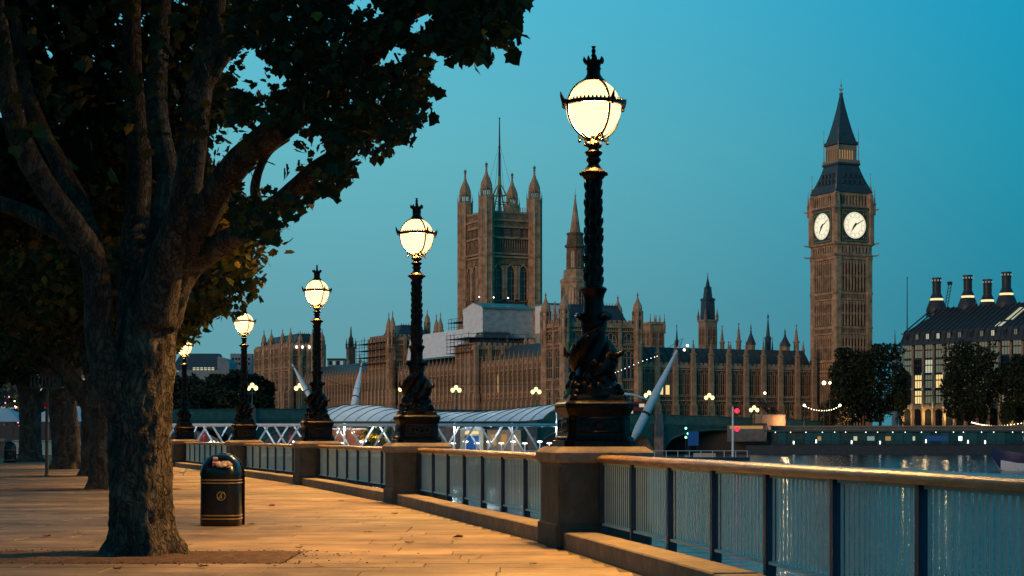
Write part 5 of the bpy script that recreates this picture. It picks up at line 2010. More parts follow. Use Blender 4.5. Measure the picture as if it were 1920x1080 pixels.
sw = thing('sheeted_roof', 'long white plastic-sheeted scaffold roof on the river front', 'scaffold', pl(1.5, 64.5), PR)
mb, strip = sheet_wall('sheeting', None, None, 0, 14, 0, 47, zl(24.9), zl(32.6))
z0, z1 = zl(24.9), zl(32.4)
mb, strip = MB(), None
vs, fs = [], []
for j in range(15):
    for i in range(91):
        y_ = 47 - 47 * i / 90; zz = z0 + (z1 - z0) * j / 14
        vs.append((.5 * j / 14 * 3 + .25 * noise.noise(Vector((y_ * .5 + zz * .5, zz * .9, 2))) + .12 * noise.noise(Vector((y_ * 1.7, zz * 1.7, 7))), y_, zz))
for j in range(14):
    for i in range(90):
        a = j * 91 + i
        fs.append((a, a + 1, a + 92, a + 91))
mb.add(vs, fs)
mb.build('sheeting', M['wrap'], sw, smooth='all')
MB().b(1.6, 12, .05, 46.95, z0, z1 - .3).build('inner_deck', M['wrap2'], sw)
MB().b(-.3, .1, 0, 47, z0 - .5, z0 - .1).build('edge_beam', M['tealsheet'], sw)
bx_ = thing('scaffold_box', 'big white and grey sheeted scaffold box with green roof below the great tower', 'scaffold', pl(2.0, 54.6), PR)
XB, YB = 15.7, 13.9
z0, z1, z2 = zl(29.2), zl(37.7), zl(39.3)
mb = MB()
vs, fs = [], []
for j in range(15):
    for i in range(31):
        y_ = YB - YB * i / 30; zz = z0 + (z1 + (1.6 if True else 0) * max(0, 1 - abs(y_ - YB * .5) / (YB * .5)) - z0) * j / 14
        vs.append((.22 * noise.noise(Vector((y_ * .6 + zz * .5, zz * .9, 4))) + .1 * noise.noise(Vector((y_ * 1.9, zz * 1.9, 1))), y_, zz))
for j in range(14):
    for i in range(30):
        a = j * 31 + i
        fs.append((a, a + 1, a + 32, a + 31))
mb.add(vs, fs)
mb.build('white_sheeting', M['wrap'], bx_, smooth='all')
mb = MB()
vs, fs = [], []
for j in range(13):
    for i in range(37):
        x = XB * i / 36; zz = z0 + (z1 - z0) * j / 12
        vs.append((x, .2 * noise.noise(Vector((x * .5, zz * 1.1, 4))) + .08 * noise.noise(Vector((x * 1.6, zz * 2.2, 1))), zz))
for j in range(12):
    for i in range(36):
        a = j * 37 + i
        fs.append((a, a + 1, a + 38, a + 37))
mb.add(vs, fs)
mb.build('grey_sheeting', M['wrap2'], bx_, smooth='all')
MB().b(.3, XB - .05, .3, YB - .3, z0 - .1, z1 - .1).build('inner_deck', M['wrap2'], bx_)
rf = MB(RXF(0, YB) )
rf.v = []
ro = MB()
ro.add([(-.3, -.4, z1 - .1), (XB + .3, -.4, z1 - .1), (XB + .3, YB * .5, z2), (-.3, YB * .5, z2), (-.3, YB + .4, z1 - .1), (XB + .3, YB + .4, z1 - .1)], [(0, 1, 2, 3), (3, 2, 5, 4)])
ro.b(-.35, XB + .35, -.6, -.2, z1 - .5, z1)
ro.build('green_roof', M['tealsheet'], bx_)
MB().b(-.2, XB + .2, -.6, -.2, z0 - .3, z0 + .15).build('edge_beam', M['tealsheet'], bx_)
for x in (2.0, 6.5, 11.0):
    lp = MB(); lp.tube([(x, YB * .5, z2), (x, YB * .5, z2 + 1.6)], .07, 5); lp.cur = 1; lp.ball((x, YB * .5, z2 + 1.7), .22, 6, 4)
    lp.build('site_lamp', [M['dark'], M['bulbw']], bx_)
# second sheeted bay right of the box
b2 = thing('scaffold_box', 'narrow pale sheeted scaffold bay right of the big box', 'scaffold', pl(17.95, 46.0), PR)
MB().b(0, 4.2, 0, 8, zl(30.5), zl(38.2)).build('white_sheeting', M['wrap'], b2)
MB().b(-.1, 4.4, -.2, 8, zl(38.2), zl(38.7)).build('green_roof', M['tealsheet'], b2)
MB().b(.0, 4.2, .0, 7.9, zl(21), zl(30.4)).build('grey_sheeting', M['wrap2'], b2)


def scaffold(label, x0, x1, y0, y1, z0, z1, nx, ny, nz_, deck=True):
    r = thing('scaffold', label, 'scaffold', pl(x0, y0), PR)
    W_, D2 = x1 - x0, y1 - y0
    za, zb = zl(z0), zl(z1)
    rr = random.Random(int(x0 * 3 + y0))
    up = MB().tube([(0, 0, 0), (0, 0, 1)], .075, 5).mesh('upright', M['scaf'])
    for i in range(nx + 1):
        for j in range(ny + 1):
            if 0 < i < nx and 0 < j < ny:
                continue
            link('upright', up, r, (W_ * i / nx, D2 * j / ny, za), scale=(1, 1, zb - za + rr.uniform(.2, 2.2)))
    for k in range(nz_ + 1):
        zz = za + (zb - za) * k / nz_
        if deck:
            MB().b(-.4, W_ + .2, -.4, D2 + .3, zz - .12, zz).build('deck', M['scaf'], r)
        rl__ = MB()
        rl__.tube([(-.3, -.3, zz + 1.0), (W_, -.3, zz + 1.0)], .06, 4)
        rl__.tube([(-.3, -.3, zz + 1.0), (-.3, D2, zz + 1.0)], .06, 4)
        rl__.build('guard_rail', M['scaf'], r)
    return r


scaffold('dark scaffold decks left of the white sheeted roof', -3.6, 4, 118, 142, 24.5, 31.0, 3, 10, 3)
scaffold('scaffold decks under the big white box', -3.2, 15, 52.5, 68, 25.0, 29.0, 8, 6, 2)
scaffold('thin scaffold poles above the far end of the sheeted roof', 5, 12, 72, 86, 32.5, 35.0, 4, 7, 1)

# ------------------------------------------------------------------ bridge
BW0 = Vector((75, 440, 0)); BD = Vector((-.906, -.4226, 0))
br = thing('road_bridge', 'long green iron arch bridge crossing the river below the palace', 'bridge', (BW0.x, BW0.y, WZ), math.atan2(-.4226, -.906))
# local +X runs from the far end towards the near left bank, +Y is then the side facing the camera (right-hand turned)
LBR = 236.0
def deckz(t):          # world height of the deck
    q = (t - 118) / 118
    return 6.1 - 2.2 * q * q
span = 33.0
NSP = 7
wz = lambda z_: z_ - WZ
par = MB()
rings = []
for k in range(41):
    t_ = LBR * k / 40
    zz = wz(deckz(t_))
    rings.append([(t_, 6.0, zz - 1.0), (t_, 6.5, zz - 1.0), (t_, 6.5, zz + 1.15), (t_, 6.0, zz + 1.15)])
par.loft(rings)
par.build('parapet', M['bridge2'], br)
cop = MB()
cop.loft([[(LBR * k / 40, 5.85, wz(deckz(LBR * k / 40)) + 1.15), (LBR * k / 40, 6.65, wz(deckz(LBR * k / 40)) + 1.15), (LBR * k / 40, 6.65, wz(deckz(LBR * k / 40)) + 1.33), (LBR * k / 40, 5.85, wz(deckz(LBR * k / 40)) + 1.33)] for k in range(41)])
cop.build('coping', M['bridge'], br)
par2 = MB()
par2.loft([[(LBR * k / 40, -6.5, wz(deckz(LBR * k / 40)) - 1.0), (LBR * k / 40, -6.0, wz(deckz(LBR * k / 40)) - 1.0), (LBR * k / 40, -6.0, wz(deckz(LBR * k / 40)) + 1.15), (LBR * k / 40, -6.5, wz(deckz(LBR * k / 40)) + 1.15)] for k in range(41)])
par2.build('parapet', M['bridge2'], br)
dk = MB()
dk.loft([[(LBR * k / 40, -6.2, wz(deckz(LBR * k / 40)) - .9), (LBR * k / 40, 6.2, wz(deckz(LBR * k / 40)) - .9), (LBR * k / 40, 6.2, wz(deckz(LBR * k / 40))), (LBR * k / 40, -6.2, wz(deckz(LBR * k / 40)))] for k in range(41)])
dk.build('deck', M['road'], br)
T0 = 16.0
for s in range(NSP):
    ta, tb = T0 + s * span, T0 + (s + 1) * span - 2.6
    n = 16
    for yy in (6.25, -6.4):
        sp_ = MB()
        vs, fs = [], []
        for k in range(n + 1):
            t_ = ta + (tb - ta) * k / n
            q = 2 * k / n - 1
            arch = wz(-1.6) + (wz(deckz((ta + tb) / 2)) - 1.9 - wz(-1.6)) * math.sqrt(max(0, 1 - q * q))
            for y_ in (yy - .25, yy + .15):
                vs += [(t_, y_, arch), (t_, y_, wz(deckz(t_)) - .95)]
        for k in range(n):
            a = k * 4; b_ = a + 4
            fs += [(a, b_, b_ + 1, a + 1), (a + 2, a + 3, b_ + 3, b_ + 2), (a, a + 2, b_ + 2, b_)]
        sp_.add(vs, fs)
        sp_.build('arch_spandrel', M['bridge'], br)
        rim = MB()
        pts = []
        for k in range(n + 1):
            q = 2 * k / n - 1
            pts.append((ta + (tb - ta) * k / n, yy + (.2 if yy > 0 else -.2), wz(-1.6) + (wz(deckz((ta + tb) / 2)) - 1.9 - wz(-1.6)) * math.sqrt(max(0, 1 - q * q))))
        rim.tube(pts, .3, 4)
        rim.build('arch_rib', M['bridge2'], br)
for s in range(NSP + 1):
    t_ = T0 + s * span - 1.3
    pr = MB()
    pr.slab([(t_ - 1.3, -7.2), (t_, -8.6), (t_ + 1.3, -7.2), (t_ + 1.3, 7.2), (t_, 8.6), (t_ - 1.3, 7.2)], -2, wz(1.2))
    pr.b(t_ - 1.1, t_ + 1.1, -6.9, 6.9, wz(1.2), wz(deckz(t_)) - .9)
    pr.b(t_ - .9, t_ + .9, 6.3, 6.95, wz(deckz(t_)) - .9, wz(deckz(t_)) + 1.5)
    pr.build('pier', M['embank'], br)
# west abutment
MB().b(-14, T0 - 2.7, -7, 6.9, -2, wz(3.6)).build('abutment', M['embank'], br)

# triple lanterns on the bridge
lan_proto = None


def bridge_lamp(label, p, z0):
    global lan_proto
    if lan_proto is None:
        r = thing('bridge_lantern', label, 'street lamp', (0, 0, 0), 0, 'three-globed lanterns along the bridge')
        MB().lathe([(.32, 0), (.32, .8), (.2, .9), (.12, 1.1), (.09, 3.3), (.16, 3.4), (.06, 3.6)], 8).build('post', M['bridge2'], r, smooth=True)
        ar = MB()
        ar.tube([(-.75, 0, 3.9), (-.6, 0, 3.35), (0, 0, 3.2), (.6, 0, 3.35), (.75, 0, 3.9)], .07, 5)
        ar.build('arms', M['bridge2'], r)
        gm = MB().lathe([(.18, 0), (.42, .28), (.46, .55), (.34, .86), (.08, 1.0)], 8).mesh('lantern_glass', M['lantern'])
        for (x, z_) in ((-.75, 3.9), (.75, 3.9), (0, 4.5)):
            g_ = link('lantern_glass', gm, r, (x, 0, z_))
            MB().lathe([(.2, .98), (.26, 1.02), (.05, 1.3)], 8).build('lantern_cap', M['bridge2'], g_)
        MB().tube([(0, 0, 3.3), (0, 0, 4.55)], .08, 5).build('stem', M['bridge2'], r)
        lan_proto = r
    else:
        r = copy_tree(lan_proto)
    r.location = (p[0], p[1], z0)
    r['label'] = label
    return r


def bridge_at(px, off=6.3):
    k = (px - 960) / F
    nrm = Vector((.4226, -.906, 0))     # towards the camera
    o_ = BW0 + nrm * off
    t_ = (o_.x - k * o_.y) / (k * BD.y - BD.x)
    p = o_ + BD * t_
    return p, t_


for px, lab in ((473, 'bridge lantern just right of the fourth dolphin lamp'), (562, 'three-globed bridge lantern left of the middle dolphin lamp'), (757, 'bridge lantern half hidden left of the second dolphin lamp'), (855, 'three-globed bridge lantern right of the second dolphin lamp'),
                (1005, 'bridge lantern just above the right end of the white canopy'), (1217, 'bridge lantern beside the foot of the big tilted mast'), (1330, 'bridge lantern near the bridge\'s right end before the gothic wing')):
    p, t_ = bridge_at(px)
    bridge_lamp(lab, p, deckz(max(0, t_)) + 1.3)
bridge_lamp('lantern on a green column left of the bronze chariot statue', P(1414, 819, 424), 3.4)

# red bus crossing the bridge
p, t_ = bridge_at(1172, -1.0)
bus = thing('bus', 'red double-decker bus on the bridge behind the tallest lamp base', 'bus', (p.x, p.y, deckz(t_)), math.atan2(.4226, .906))
MB().b(-5, 5, -1.25, 1.25, .35, 4.3).build('body', M['red'], bus)
for k, (za, zb) in enumerate(((1.3, 2.1), (3.0, 3.8))):
    for q in range(6):
        MB().b(-4.6 + q * 1.55, -3.2 + q * 1.55, -1.28, -1.24, za, zb).build('window', M['wglass'] if (q + k) % 3 else M['litwin2'], bus)
for x in (-3.2, 3.0):
    wh = MB(Matrix.Translation((x, -1.2, .5)) @ Matrix.Rotation(rad(90), 4, 'X')); wh.lathe([(.5, -.15), (.5, .15)], 14); wh.build('wheel', M['dark'], bus)
    wh = MB(Matrix.Translation((x, 1.2, .5)) @ Matrix.Rotation(rad(90), 4, 'X')); wh.lathe([(.5, -.15), (.5, .15)], 14); wh.build('wheel', M['dark'], bus)

# ------------------------------------------------------------------ river pier with canopies
PD = 150.0
up_ = PD / F
px2x = lambda px: (px - 960) * up_
py2z = lambda py: EYE + (HY - py) * up_
pn = thing('pier_pontoon', 'low dark floating pontoon of the river pier behind the railing', 'pontoon', (px2x(700), PD, WZ))
MB().b(px2x(310) - px2x(700), px2x(1062) - px2x(700), -2.2, 9.5, -.6, 1.6).build('deck', M['hull'], pn)
rlm = MB()
for k in range(56):
    x = px2x(330 + k * 13) - px2x(700)
    rlm.tube([(x, 8.9, 1.6), (x, 8.9, 2.7)], .03, 4)
rlm.tube([(px2x(320) - px2x(700), 8.9, 2.7), (px2x(1060) - px2x(700), 8.9, 2.7)], .04, 5)
rlm.build('guard_rail', M['white'], pn)
trs = thing('truss_walkway', 'white tubular truss walkway with zigzag braces behind the lamp row', 'truss', (px2x(690), PD, py2z(846)))
zT = py2z(797) - py2z(846)
ox = px2x(690)
for yy, rr_, nm_ in ((0, .14, 'top_chord'), (3.2, .13, 'top_chord')):
    MB().tube([(px2x(318) - ox, yy, zT), (px2x(1056) - ox, yy, zT)], rr_, 10).build(nm_, M['white'], trs, smooth='all')
    MB().tube([(px2x(318) - ox, yy, -.35), (px2x(1056) - ox, yy, -.35)], .12, 8).build('bottom_chord', M['white'], trs, smooth='all')
MB().b(px2x(318) - ox, px2x(1056) - ox, .15, 3.05, -.5, -.3).build('walkway_deck', M['dark'], trs)
x = 335
k = 0
while x < 1040:
    for yy, off in ((0, 0), (3.2, -30)):
        for s in (-1, 1):
            a = px2x(x + off + (5 if s > 0 else -5)) - ox
            b_ = px2x(x + off + s * 38) - ox
            MB().tube([(a, yy, zT), (b_, yy, -.3)], .085, 7).build('brace', M['white'], trs, smooth='all')
    x += 82 if x > 560 else 58
    k += 1
# canopy panels: curved fabric strips between dark ribs
cn = thing('pier_canopy', 'wavy pale blue-white fabric canopy in slanted panels over the pier', 'canopy', (px2x(830), PD + 1.5, py2z(792)))
cx0 = px2x(830)
TOPS = [(612, 764), (640, 757.5), (700, 759), (745, 766), (790, 770), (840, 771), (900, 771), (960, 766), (1010, 760), (1056, 755), (1075, 753)]
def interp(t_, x):
    for (xa, ya), (xb, yb) in zip(t_, t_[1:]):
        if xa <= x <= xb:
            return ya + (yb - ya) * (x - xa) / (xb - xa)
    return t_[0][1] if x < t_[0][0] else t_[-1][1]
BOT = [(600, 791), (960, 791), (1010, 786), (1056, 779), (1080, 776)]
edges_ = [590 + k * 22 for k in range(22)]
for i in range(len(edges_) - 1):
    xa, xb = edges_[i], edges_[i + 1]
    pm = MB()
    vs, fs = [], []
    nv, nu = 8, 4
    for v in range(nv + 1):
        tv = v / nv
        for u in range(nu + 1):
            lean = 70 * tv ** 1.3
            px = xa + (xb - xa) * u / nu + lean - 34
            px = min(max(608, px), 1072)
            zb = py2z(interp(BOT, px)); zt = py2z(interp(TOPS, px))
            sag = -.05 * math.sin(math.pi * u / nu)
            zz = zb + (zt - zb) * math.sin(tv * math.pi / 2) + sag
            yy = -1.6 + 3.6 * tv
            vs.append((px2x(px) - cx0, yy, zz - py2z(792)))
    for v in range(nv):
        for u in range(nu):
            a = v * (nu + 1) + u
            fs.append((a, a + 1, a + nu + 2, a + nu + 1))
    pm.add(vs, fs)
    po_ = pm.build('canopy_panel', M['canopy'], cn, smooth='all')
    rbm = MB()
    rbm.tube([Vector(vs[v * (nu + 1)]) + Vector((0, -.03, .03)) for v in range(nv + 1)], .032, 5)
    rbm.build('canopy_rib', M['dark'], cn)
MB().tube([(px2x(606) - cx0, -1.65, .02), (px2x(990) - cx0, -1.65, .02)], .09, 6).build('edge_tube', M['bridge2'], cn, smooth='all')
for px in (640, 740, 850, 960, 1045):
    MB().tube([(px2x(px) - cx0, 1.2, py2z(846) - py2z(792)), (px2x(px) - cx0, 1.2, py2z(772) - py2z(792))], .08, 6).build('post', M['white'], cn)
# tilted masts
def mast(label, a, b_, d, r0, r1):
    pa, pb = P(a[0], a[1], d), P(b_[0], b_[1], d + 2)
    t_ = thing('tilted_mast', label, 'mast', pa, 0, 'tapered white masts of the river pier')
    v = pb - pa
    pts = [v * q for q in (0, .06, .12, .45, .8, .94, 1.0)]
    MB().tube(pts, [r0 * .55, r0 * .85, r0, r0 * .96, r1 * 1.5, r1, r1 * .3], 12).build('spar', M['white'], t_, smooth='all')
    MB().tube([v * .25, v * .27], r0 * 1.12, 12).build('collar', M['dark'], t_)
    MB().tube([v * .88, v * .895], r1 * 1.9, 10).build('collar', M['dark'], t_)
    return t_


mast('long white tapered mast leaning right, right of the tallest lamp', (1186, 826), (1281, 634), 140, .34, .09)
mast('white tapered mast leaning left before the far pavilion', (585, 752), (547, 681), 175, .26, .07)
mast('upright white tapered mast left of the second dolphin lamp', (662, 768), (679, 678), 158, .30, .07)
# short curved outrigger beside the nearest lamp
t_ = thing('outrigger_arm', 'thin curved white arm between lamp base and tilted mast', 'arm', P(1165, 738, 141))
MB().tube([P(q[0], q[1], 141) - P(1165, 738, 141) for q in ((1165, 738), (1185, 740), (1200, 744), (1214, 749))], [.1, .1, .09, .05], 8).build('arm', M['white'], t_, smooth='all')
# light string hanging to the mast
def light_string(label, pts, n, r, mat_='bulb', wire=.012):
    base_ = Vector(pts[0])
    t_ = thing('light_string', label, 'string lights', base_)
    cm = catmull([tuple(p) for p in pts], 8)
    MB().tube([Vector(c) - base_ for c in cm], wire, 4).build('cable', M['dark'], t_)
    bm_ = MB().ball((0, 0, 0), r, 6, 4).mesh('bulb', M[mat_])
    for k in range(n):
        q = k / (n - 1) * (len(cm) - 1)
        i = min(int(q), len(cm) - 2)
        p = Vector(cm[i]).lerp(Vector(cm[i + 1]), q - i) - base_
        link('bulb', bm_, t_, p)
    return t_


light_string('string of small bulbs rising to the tilted mast', [P(1150, 700, 140), P(1172, 691, 140), P(1205, 677, 141), P(1232, 668, 142)], 13, .032, 'bulbw')
for a, b_, lab in (((1281, 634), (1120, 715), 'thin cable from the tilted mast tip down left'), ((679, 678), (1050, 720), 'long cable sweeping right from the upright mast'), ((547, 681), (700, 735), 'cable from the left-leaning mast to the canopy')):
    pa, pb = P(a[0], a[1], 150), P(b_[0], b_[1], 150)
    mid = (pa + pb) / 2 - Vector((0, 0, abs(pb.x - pa.x) * .06))
    cb = MB().tube([Vector((0, 0, 0)), mid - pa, pb - pa], .018, 4).build('mast_cable', M['dark'], None, loc=pa)
    tag(cb, lab, 'cable', 'stay cables of the pier masts')
# things on the pontoon
def small(name, label, cat, px, py, d, group=None):
    return thing(name, label, cat, P(px, py, d), 0, group)


ks = small('kiosk', 'cream and blue kiosk glimpsed through the truss right of the second lamp', 'kiosk', 885, 850, PD + 6)
MB().b(-1.0, 1.0, -.8, .8, 0, 2.1).build('wall', M['cream'], ks)
MB().b(-.62, .62, -.86, -.8, .2, 1.55).build('door', M['blueboard'], ks)
MB().prism([(-1.2, 2.1), (1.2, 2.1), (0, 2.6)], -1, 1).build('roof', M['white'], ks)
MB().b(-.6, .6, -.95, -.88, 1.7, 1.95).build('lamp_panel', M['litwin'], ks)
ks = small('kiosk', 'warm-lit brick kiosk glimpsed below the left end of the canopy', 'kiosk', 645, 848, PD + 6)
MB().b(-1.8, 1.8, -.8, .8, 0, 2.0).build('wall', M['brick'], ks)
MB().b(-2.0, 2.0, -1.0, 1.0, 2.0, 2.15).build('roof', M['white'], ks)
for x in (-1.6, -.4, .9):
    MB().ball((x, -1.0, 1.75), .13, 8, 5).build('lamp', M['bulb'], ks)
ks = small('kiosk', 'sand-coloured lit hut glimpsed through the truss braces', 'kiosk', 945, 848, PD + 7)
MB().b(-1.5, 1.5, -.8, .8, 0, 2.0).build('wall', M['sandstone'], ks)
for x in (-.9, 0, .9):
    MB().b(x - .25, x + .25, -.86, -.8, .6, 1.6).build('window', M['glow'], ks)
MB().b(-1.7, 1.7, -1, 1, 2.0, 2.12).build('roof', M['dark'], ks)
# lit flower planter
pp = small('planter', 'planter of pale lamplit foliage behind the second lamp base', 'planter', 702, 846, PD + 5)
MB().sq([(1.0, 0), (1.2, .6)]).build('trough', M['dark'], pp)
rr = random.Random(3)
leaves('foliage', [M['leaf_y'], M['leaf2']], [Vector((rr.gauss(0, .75), rr.gauss(0, .4), .9 + abs(rr.gauss(0, .45)))) for _ in range(260)], [rr.uniform(.18, .34) for _ in range(260)], SIMPLE, pp, rr, (.35,))
for x in (-.7, .4):
    MB().ball((x, -.9, .9), .09, 7, 5).build('lamp', M['bulb'], pp)
    lo2 = bpy.data.lights.new('planter_light', 'POINT'); lo2.energy = 45; lo2.color = (1, .75, .35); lo2.shadow_soft_size = .08
    l2 = bpy.data.objects.new('planter_light', lo2); sc.collection.objects.link(l2); l2.parent = pp; l2.location = (x, -1.1, 1.2)
# mushroom lamps on the deck
mushp = None
for k, px in enumerate((398, 420, 548, 640, 676, 850, 873, 894, 917, 940, 962, 984, 1012, 1030)):
    lab = 'small white mushroom lamp on the pier deck seen through the truss'
    if mushp is None:
        r = thing('deck_lamp', lab, 'lamp', (0, 0, 0), 0, 'mushroom lamps on the pier deck')
        MB().lathe([(.09, 0), (.05, .06), (.045, .8), (.05, .82)], 8).build('stem', M['white'], r)
        MB().lathe([(.05, .78), (.22, .80), (.24, .84), (.16, .9), (.02, .92)], 10).build('shade', M['bulbw'], r)
        mushp = r
    else:
        r = copy_tree(mushp)
    r.location = P(px, 846 + (k % 2) * 3, PD + 4 + (k % 3))
    r['label'] = ['first', 'second', 'third', 'fourth', 'fifth', 'sixth', 'seventh', 'eighth', 'ninth', 'tenth', 'eleventh', 'twelfth', 'thirteenth', 'last'][k] + ' white mushroom lamp from the left on the pier deck'
# people on the pier deck: small far figures
def person(label, px, d, coat, faced):
    q = P(px, 846, d)
    r = thing('person', label, 'person', q, faced, 'people on the pier')
    bd = MB()
    bd.tube([(0, 0, .78), (0, 0, .95), (0, 0, 1.15), (0, .0, 1.38), (0, 0, 1.46), (0, .01, 1.53)], [.14, .15, .15, .18, .09, .055], 10)
    for s in (-1, 1):
        bd.tube([(s * .09, 0, .86), (s * .10, .01, .48), (s * .10, 0, .06), (s * .10, -.1, .03)], [.095, .065, .05, .04], 8)
        bd.tube([(s * .17, 0, 1.40), (s * .24, .02, 1.12), (s * .23, -.08, .86)], [.06, .048, .035], 7)
    bd.ball((0, -.01, 1.64), .10, 10, 7, .85, .95, 1.15)
    bd.build('body', coat, r, smooth='all')
    hr = MB(); hr.ball((0, .02, 1.68), .108, 10, 6, .9, .95, .95); hr.build('hair', M['darkcloth'], r, smooth='all')
    return r


person('person in red coat on the pier behind the fourth lamp', 383, PD + 3, M['red'], .4)
person('person in dark coat on the pier left of the fourth lamp base', 412, PD + 3, M['darkcloth'], 1.2)
person('person in red jacket on the pier right of the fourth lamp base', 590 - 45, PD + 5, M['red'], -.6)
person('person in dark clothes on the pier near the middle lamp', 524, PD + 4, M['darkcloth'], 2.0)

# ------------------------------------------------------------------ signal mast, railing of landing, boat
sg = small('signal_mast', 'thin grey mast with two red lights standing in the river', 'mast', 1374, 866, 300)
MB().tube([(0, 0, -.2), (0, 0, 9.4)], [.22, .12], 8).build('pole', M['white'], sg)
for zz in (8.7, 5.6):
    MB().ball((.7, 0, zz), .42, 9, 6).build('red_light', M['redlight'], sg)
    MB().tube([(0, 0, zz), (.7, 0, zz)], .05, 5).build('bracket', M['dark'], sg)
ldg = small('landing_stage', 'low floating landing with pale rails below the mast', 'landing', 1290, 860, 290)
MB().b(-8, 10, -1.5, 1.5, -.3, .25).build('deck', M['hull'], ldg)
for k in range(10):
    MB().tube([(-7.5 + k * 1.9, -1.3, .25), (-7.5 + k * 1.9, -1.3, 1.3)], .05, 5).build('stanchion', M['white'], ldg)
MB().tube([(-7.5, -1.3, 1.3), (9.6, -1.3, 1.3)], .04, 5).build('rail', M['white'], ldg)
MB().b(1, 4.4, -1.2, 1.2, .25, .9).build('locker', M['cream'], ldg)
bt = thing('boat', 'blue and white boat bow poking in at the right edge of the picture', 'boat', (P(1945, 819, 205).x, 205, WZ), rad(170))
hl = MB()
rings = []
for k, (x, w_, zk, zt) in enumerate(((-7, 2.0, -.3, 1.9), (-4, 2.3, -.4, 1.8), (0, 2.3, -.4, 1.9), (2.5, 1.7, -.3, 2.15), (4.2, .9, .1, 2.4), (5.2, .06, 1.6, 2.65))):
    rings.append([(x, -w_, zt), (x, -w_ * .97, zk + (zt - zk) * .5), (x, -w_ * .7, zk), (x, w_ * .7, zk), (x, w_ * .97, zk + (zt - zk) * .5), (x, w_, zt)])
hl.loft(rings)
for i, f in enumerate(hl.f):
    zc = sum(hl.v[j][2] for j in f) / len(f)
    hl.m[i] = 0 if zc > .95 else 1
hl.build('hull', [M['navy'], M['white']], bt, smooth=True)
MB().b(-6, -1, -1.4, 1.4, 1.8, 3.6).build('cabin', M['white'], bt)
for k in range(3):
    MB().b(-5.6 + k * 1.5, -4.6 + k * 1.5, 1.38, 1.44, 2.5, 3.2).build('window', M['wglass'], bt)

# ------------------------------------------------------------------ glazed pontoon on the far bank
G0, G1 = Vector((54, 404, 0)), Vector((170, 380, 0))
ga = math.atan2(G1.y - G0.y, G1.x - G0.x)
GL = (G1 - G0).length
gp_ = thing('glazed_pontoon', 'long dark glass-fronted landing pontoon along the far embankment', 'pontoon', (G0.x, G0.y, WZ), ga)
wq = lambda zz: zz - WZ
MB().b(0, GL, -4, 4, -.6, wq(-.7)).build('hull', M['hull'], gp_)
MB().b(6, GL, -2.2, 3.5, wq(-.7), wq(2.5)).build('cabin', M['hull'], gp_)
pane = MB().b(.06, 1.94, -2.32, -2.22, wq(-.3), wq(2.3)).mesh('pane', M['pontglass'])
lp_ = MB().b(.06, 1.94, -2.32, -2.22, wq(-.3), wq(2.3)).mesh('pane', M['pontglow'])
rr = random.Random(12)
for k in range(int((GL - 8) / 2)):
    link('pane', lp_ if rr.random() < .5 else pane, gp_, (7 + k * 2, 0, 0))
MB().b(4, GL, -3.6, 4, wq(2.5), wq(2.85)).build('roof', M['bridge'], gp_)
rl3 = MB()
for k in range(int(GL / 1.6)):
    rl3.tube([(k * 1.6, -3.8, wq(-.7)), (k * 1.6, -3.8, wq(.4))], .05, 4)
rl3.tube([(0, -3.8, wq(.4)), (GL, -3.8, wq(.4))], .05, 4)
rl3.tube([(0, -3.8, wq(-.1)), (GL, -3.8, wq(-.1))], .04, 4)
rl3.build('guard_rail', M['dark'], gp_)
blm = MB().ball((0, 0, 0), .10, 6, 4).mesh('soffit_lamp', M['bulbw'])
for k in range(34):
    link('soffit_lamp', blm, gp_, (7 + k * 3.2 + rr.uniform(-.8, .8), -3.2, wq(2.38)))
fl_ = MB().b(-.14, .14, -2.5, -2.4, 0, .75).mesh('lit_sign', M['bulbw'])
for k in range(14):
    link('lit_sign', fl_, gp_, (9 + k * 7.6 + rr.uniform(-2, 2), 0, wq(-.3 + rr.uniform(0, .3))))
for k, (x, w_, mt) in enumerate(((24, .8, 'litwin2'), (27, 1.6, 'cyanwin'), (31, 1.2, 'glow'), (47, .7, 'bulbw'), (61, .6, 'litwin2'), (70, 1.4, 'glow'), (74, .5, 'litwin2'), (85, 1.8, 'glow'), (16, .8, 'glow'), (37, .5, 'litwin2'))):
    MB().b(x, x + w_, -2.42, -2.36, wq(.5), wq(1.45)).build('lit_display', M[mt], gp_)
for k, x in enumerate((40, 77, 92)):
    MB().b(x, x + 4.6, -2.42, -2.36, wq(.3), wq(1.6)).build('blue_board', M['blueboard'], gp_)

# green signal lights at the end of the bridge
for px, py, lab in ((1286, 803, 'upper green light by the bridge end'), (1290, 813, 'middle green light by the bridge end'), (1286, 820, 'lowest green light by the bridge end')):
    p = P(px, py, 405)
    o = thing('signal_lamp', lab, 'signal light', p, 0, 'green river signals at the bridge end')
    MB().ball((0, 0, 0), .28, 8, 5).build('lens', M['greenlight'], o)
    MB().lathe([(.12, -py2z(0) * 0 - (p.z - WZ) - .5), (.1, -.25)], 6, 0, .2).build('post', M['dark'], o)
bb = thing('notice_board', 'blue notice board on the landing by the bridge end', 'sign', P(1300, 842, 404))
MB().b(-1.2, 1.2, -.1, .1, .8, 4.0).build('board', M['blueboard'], bb)
for x in (-.9, .9):
    MB().b(x - .08, x + .08, .1, .25, -1, 4.0).build('leg', M['dark'], bb)

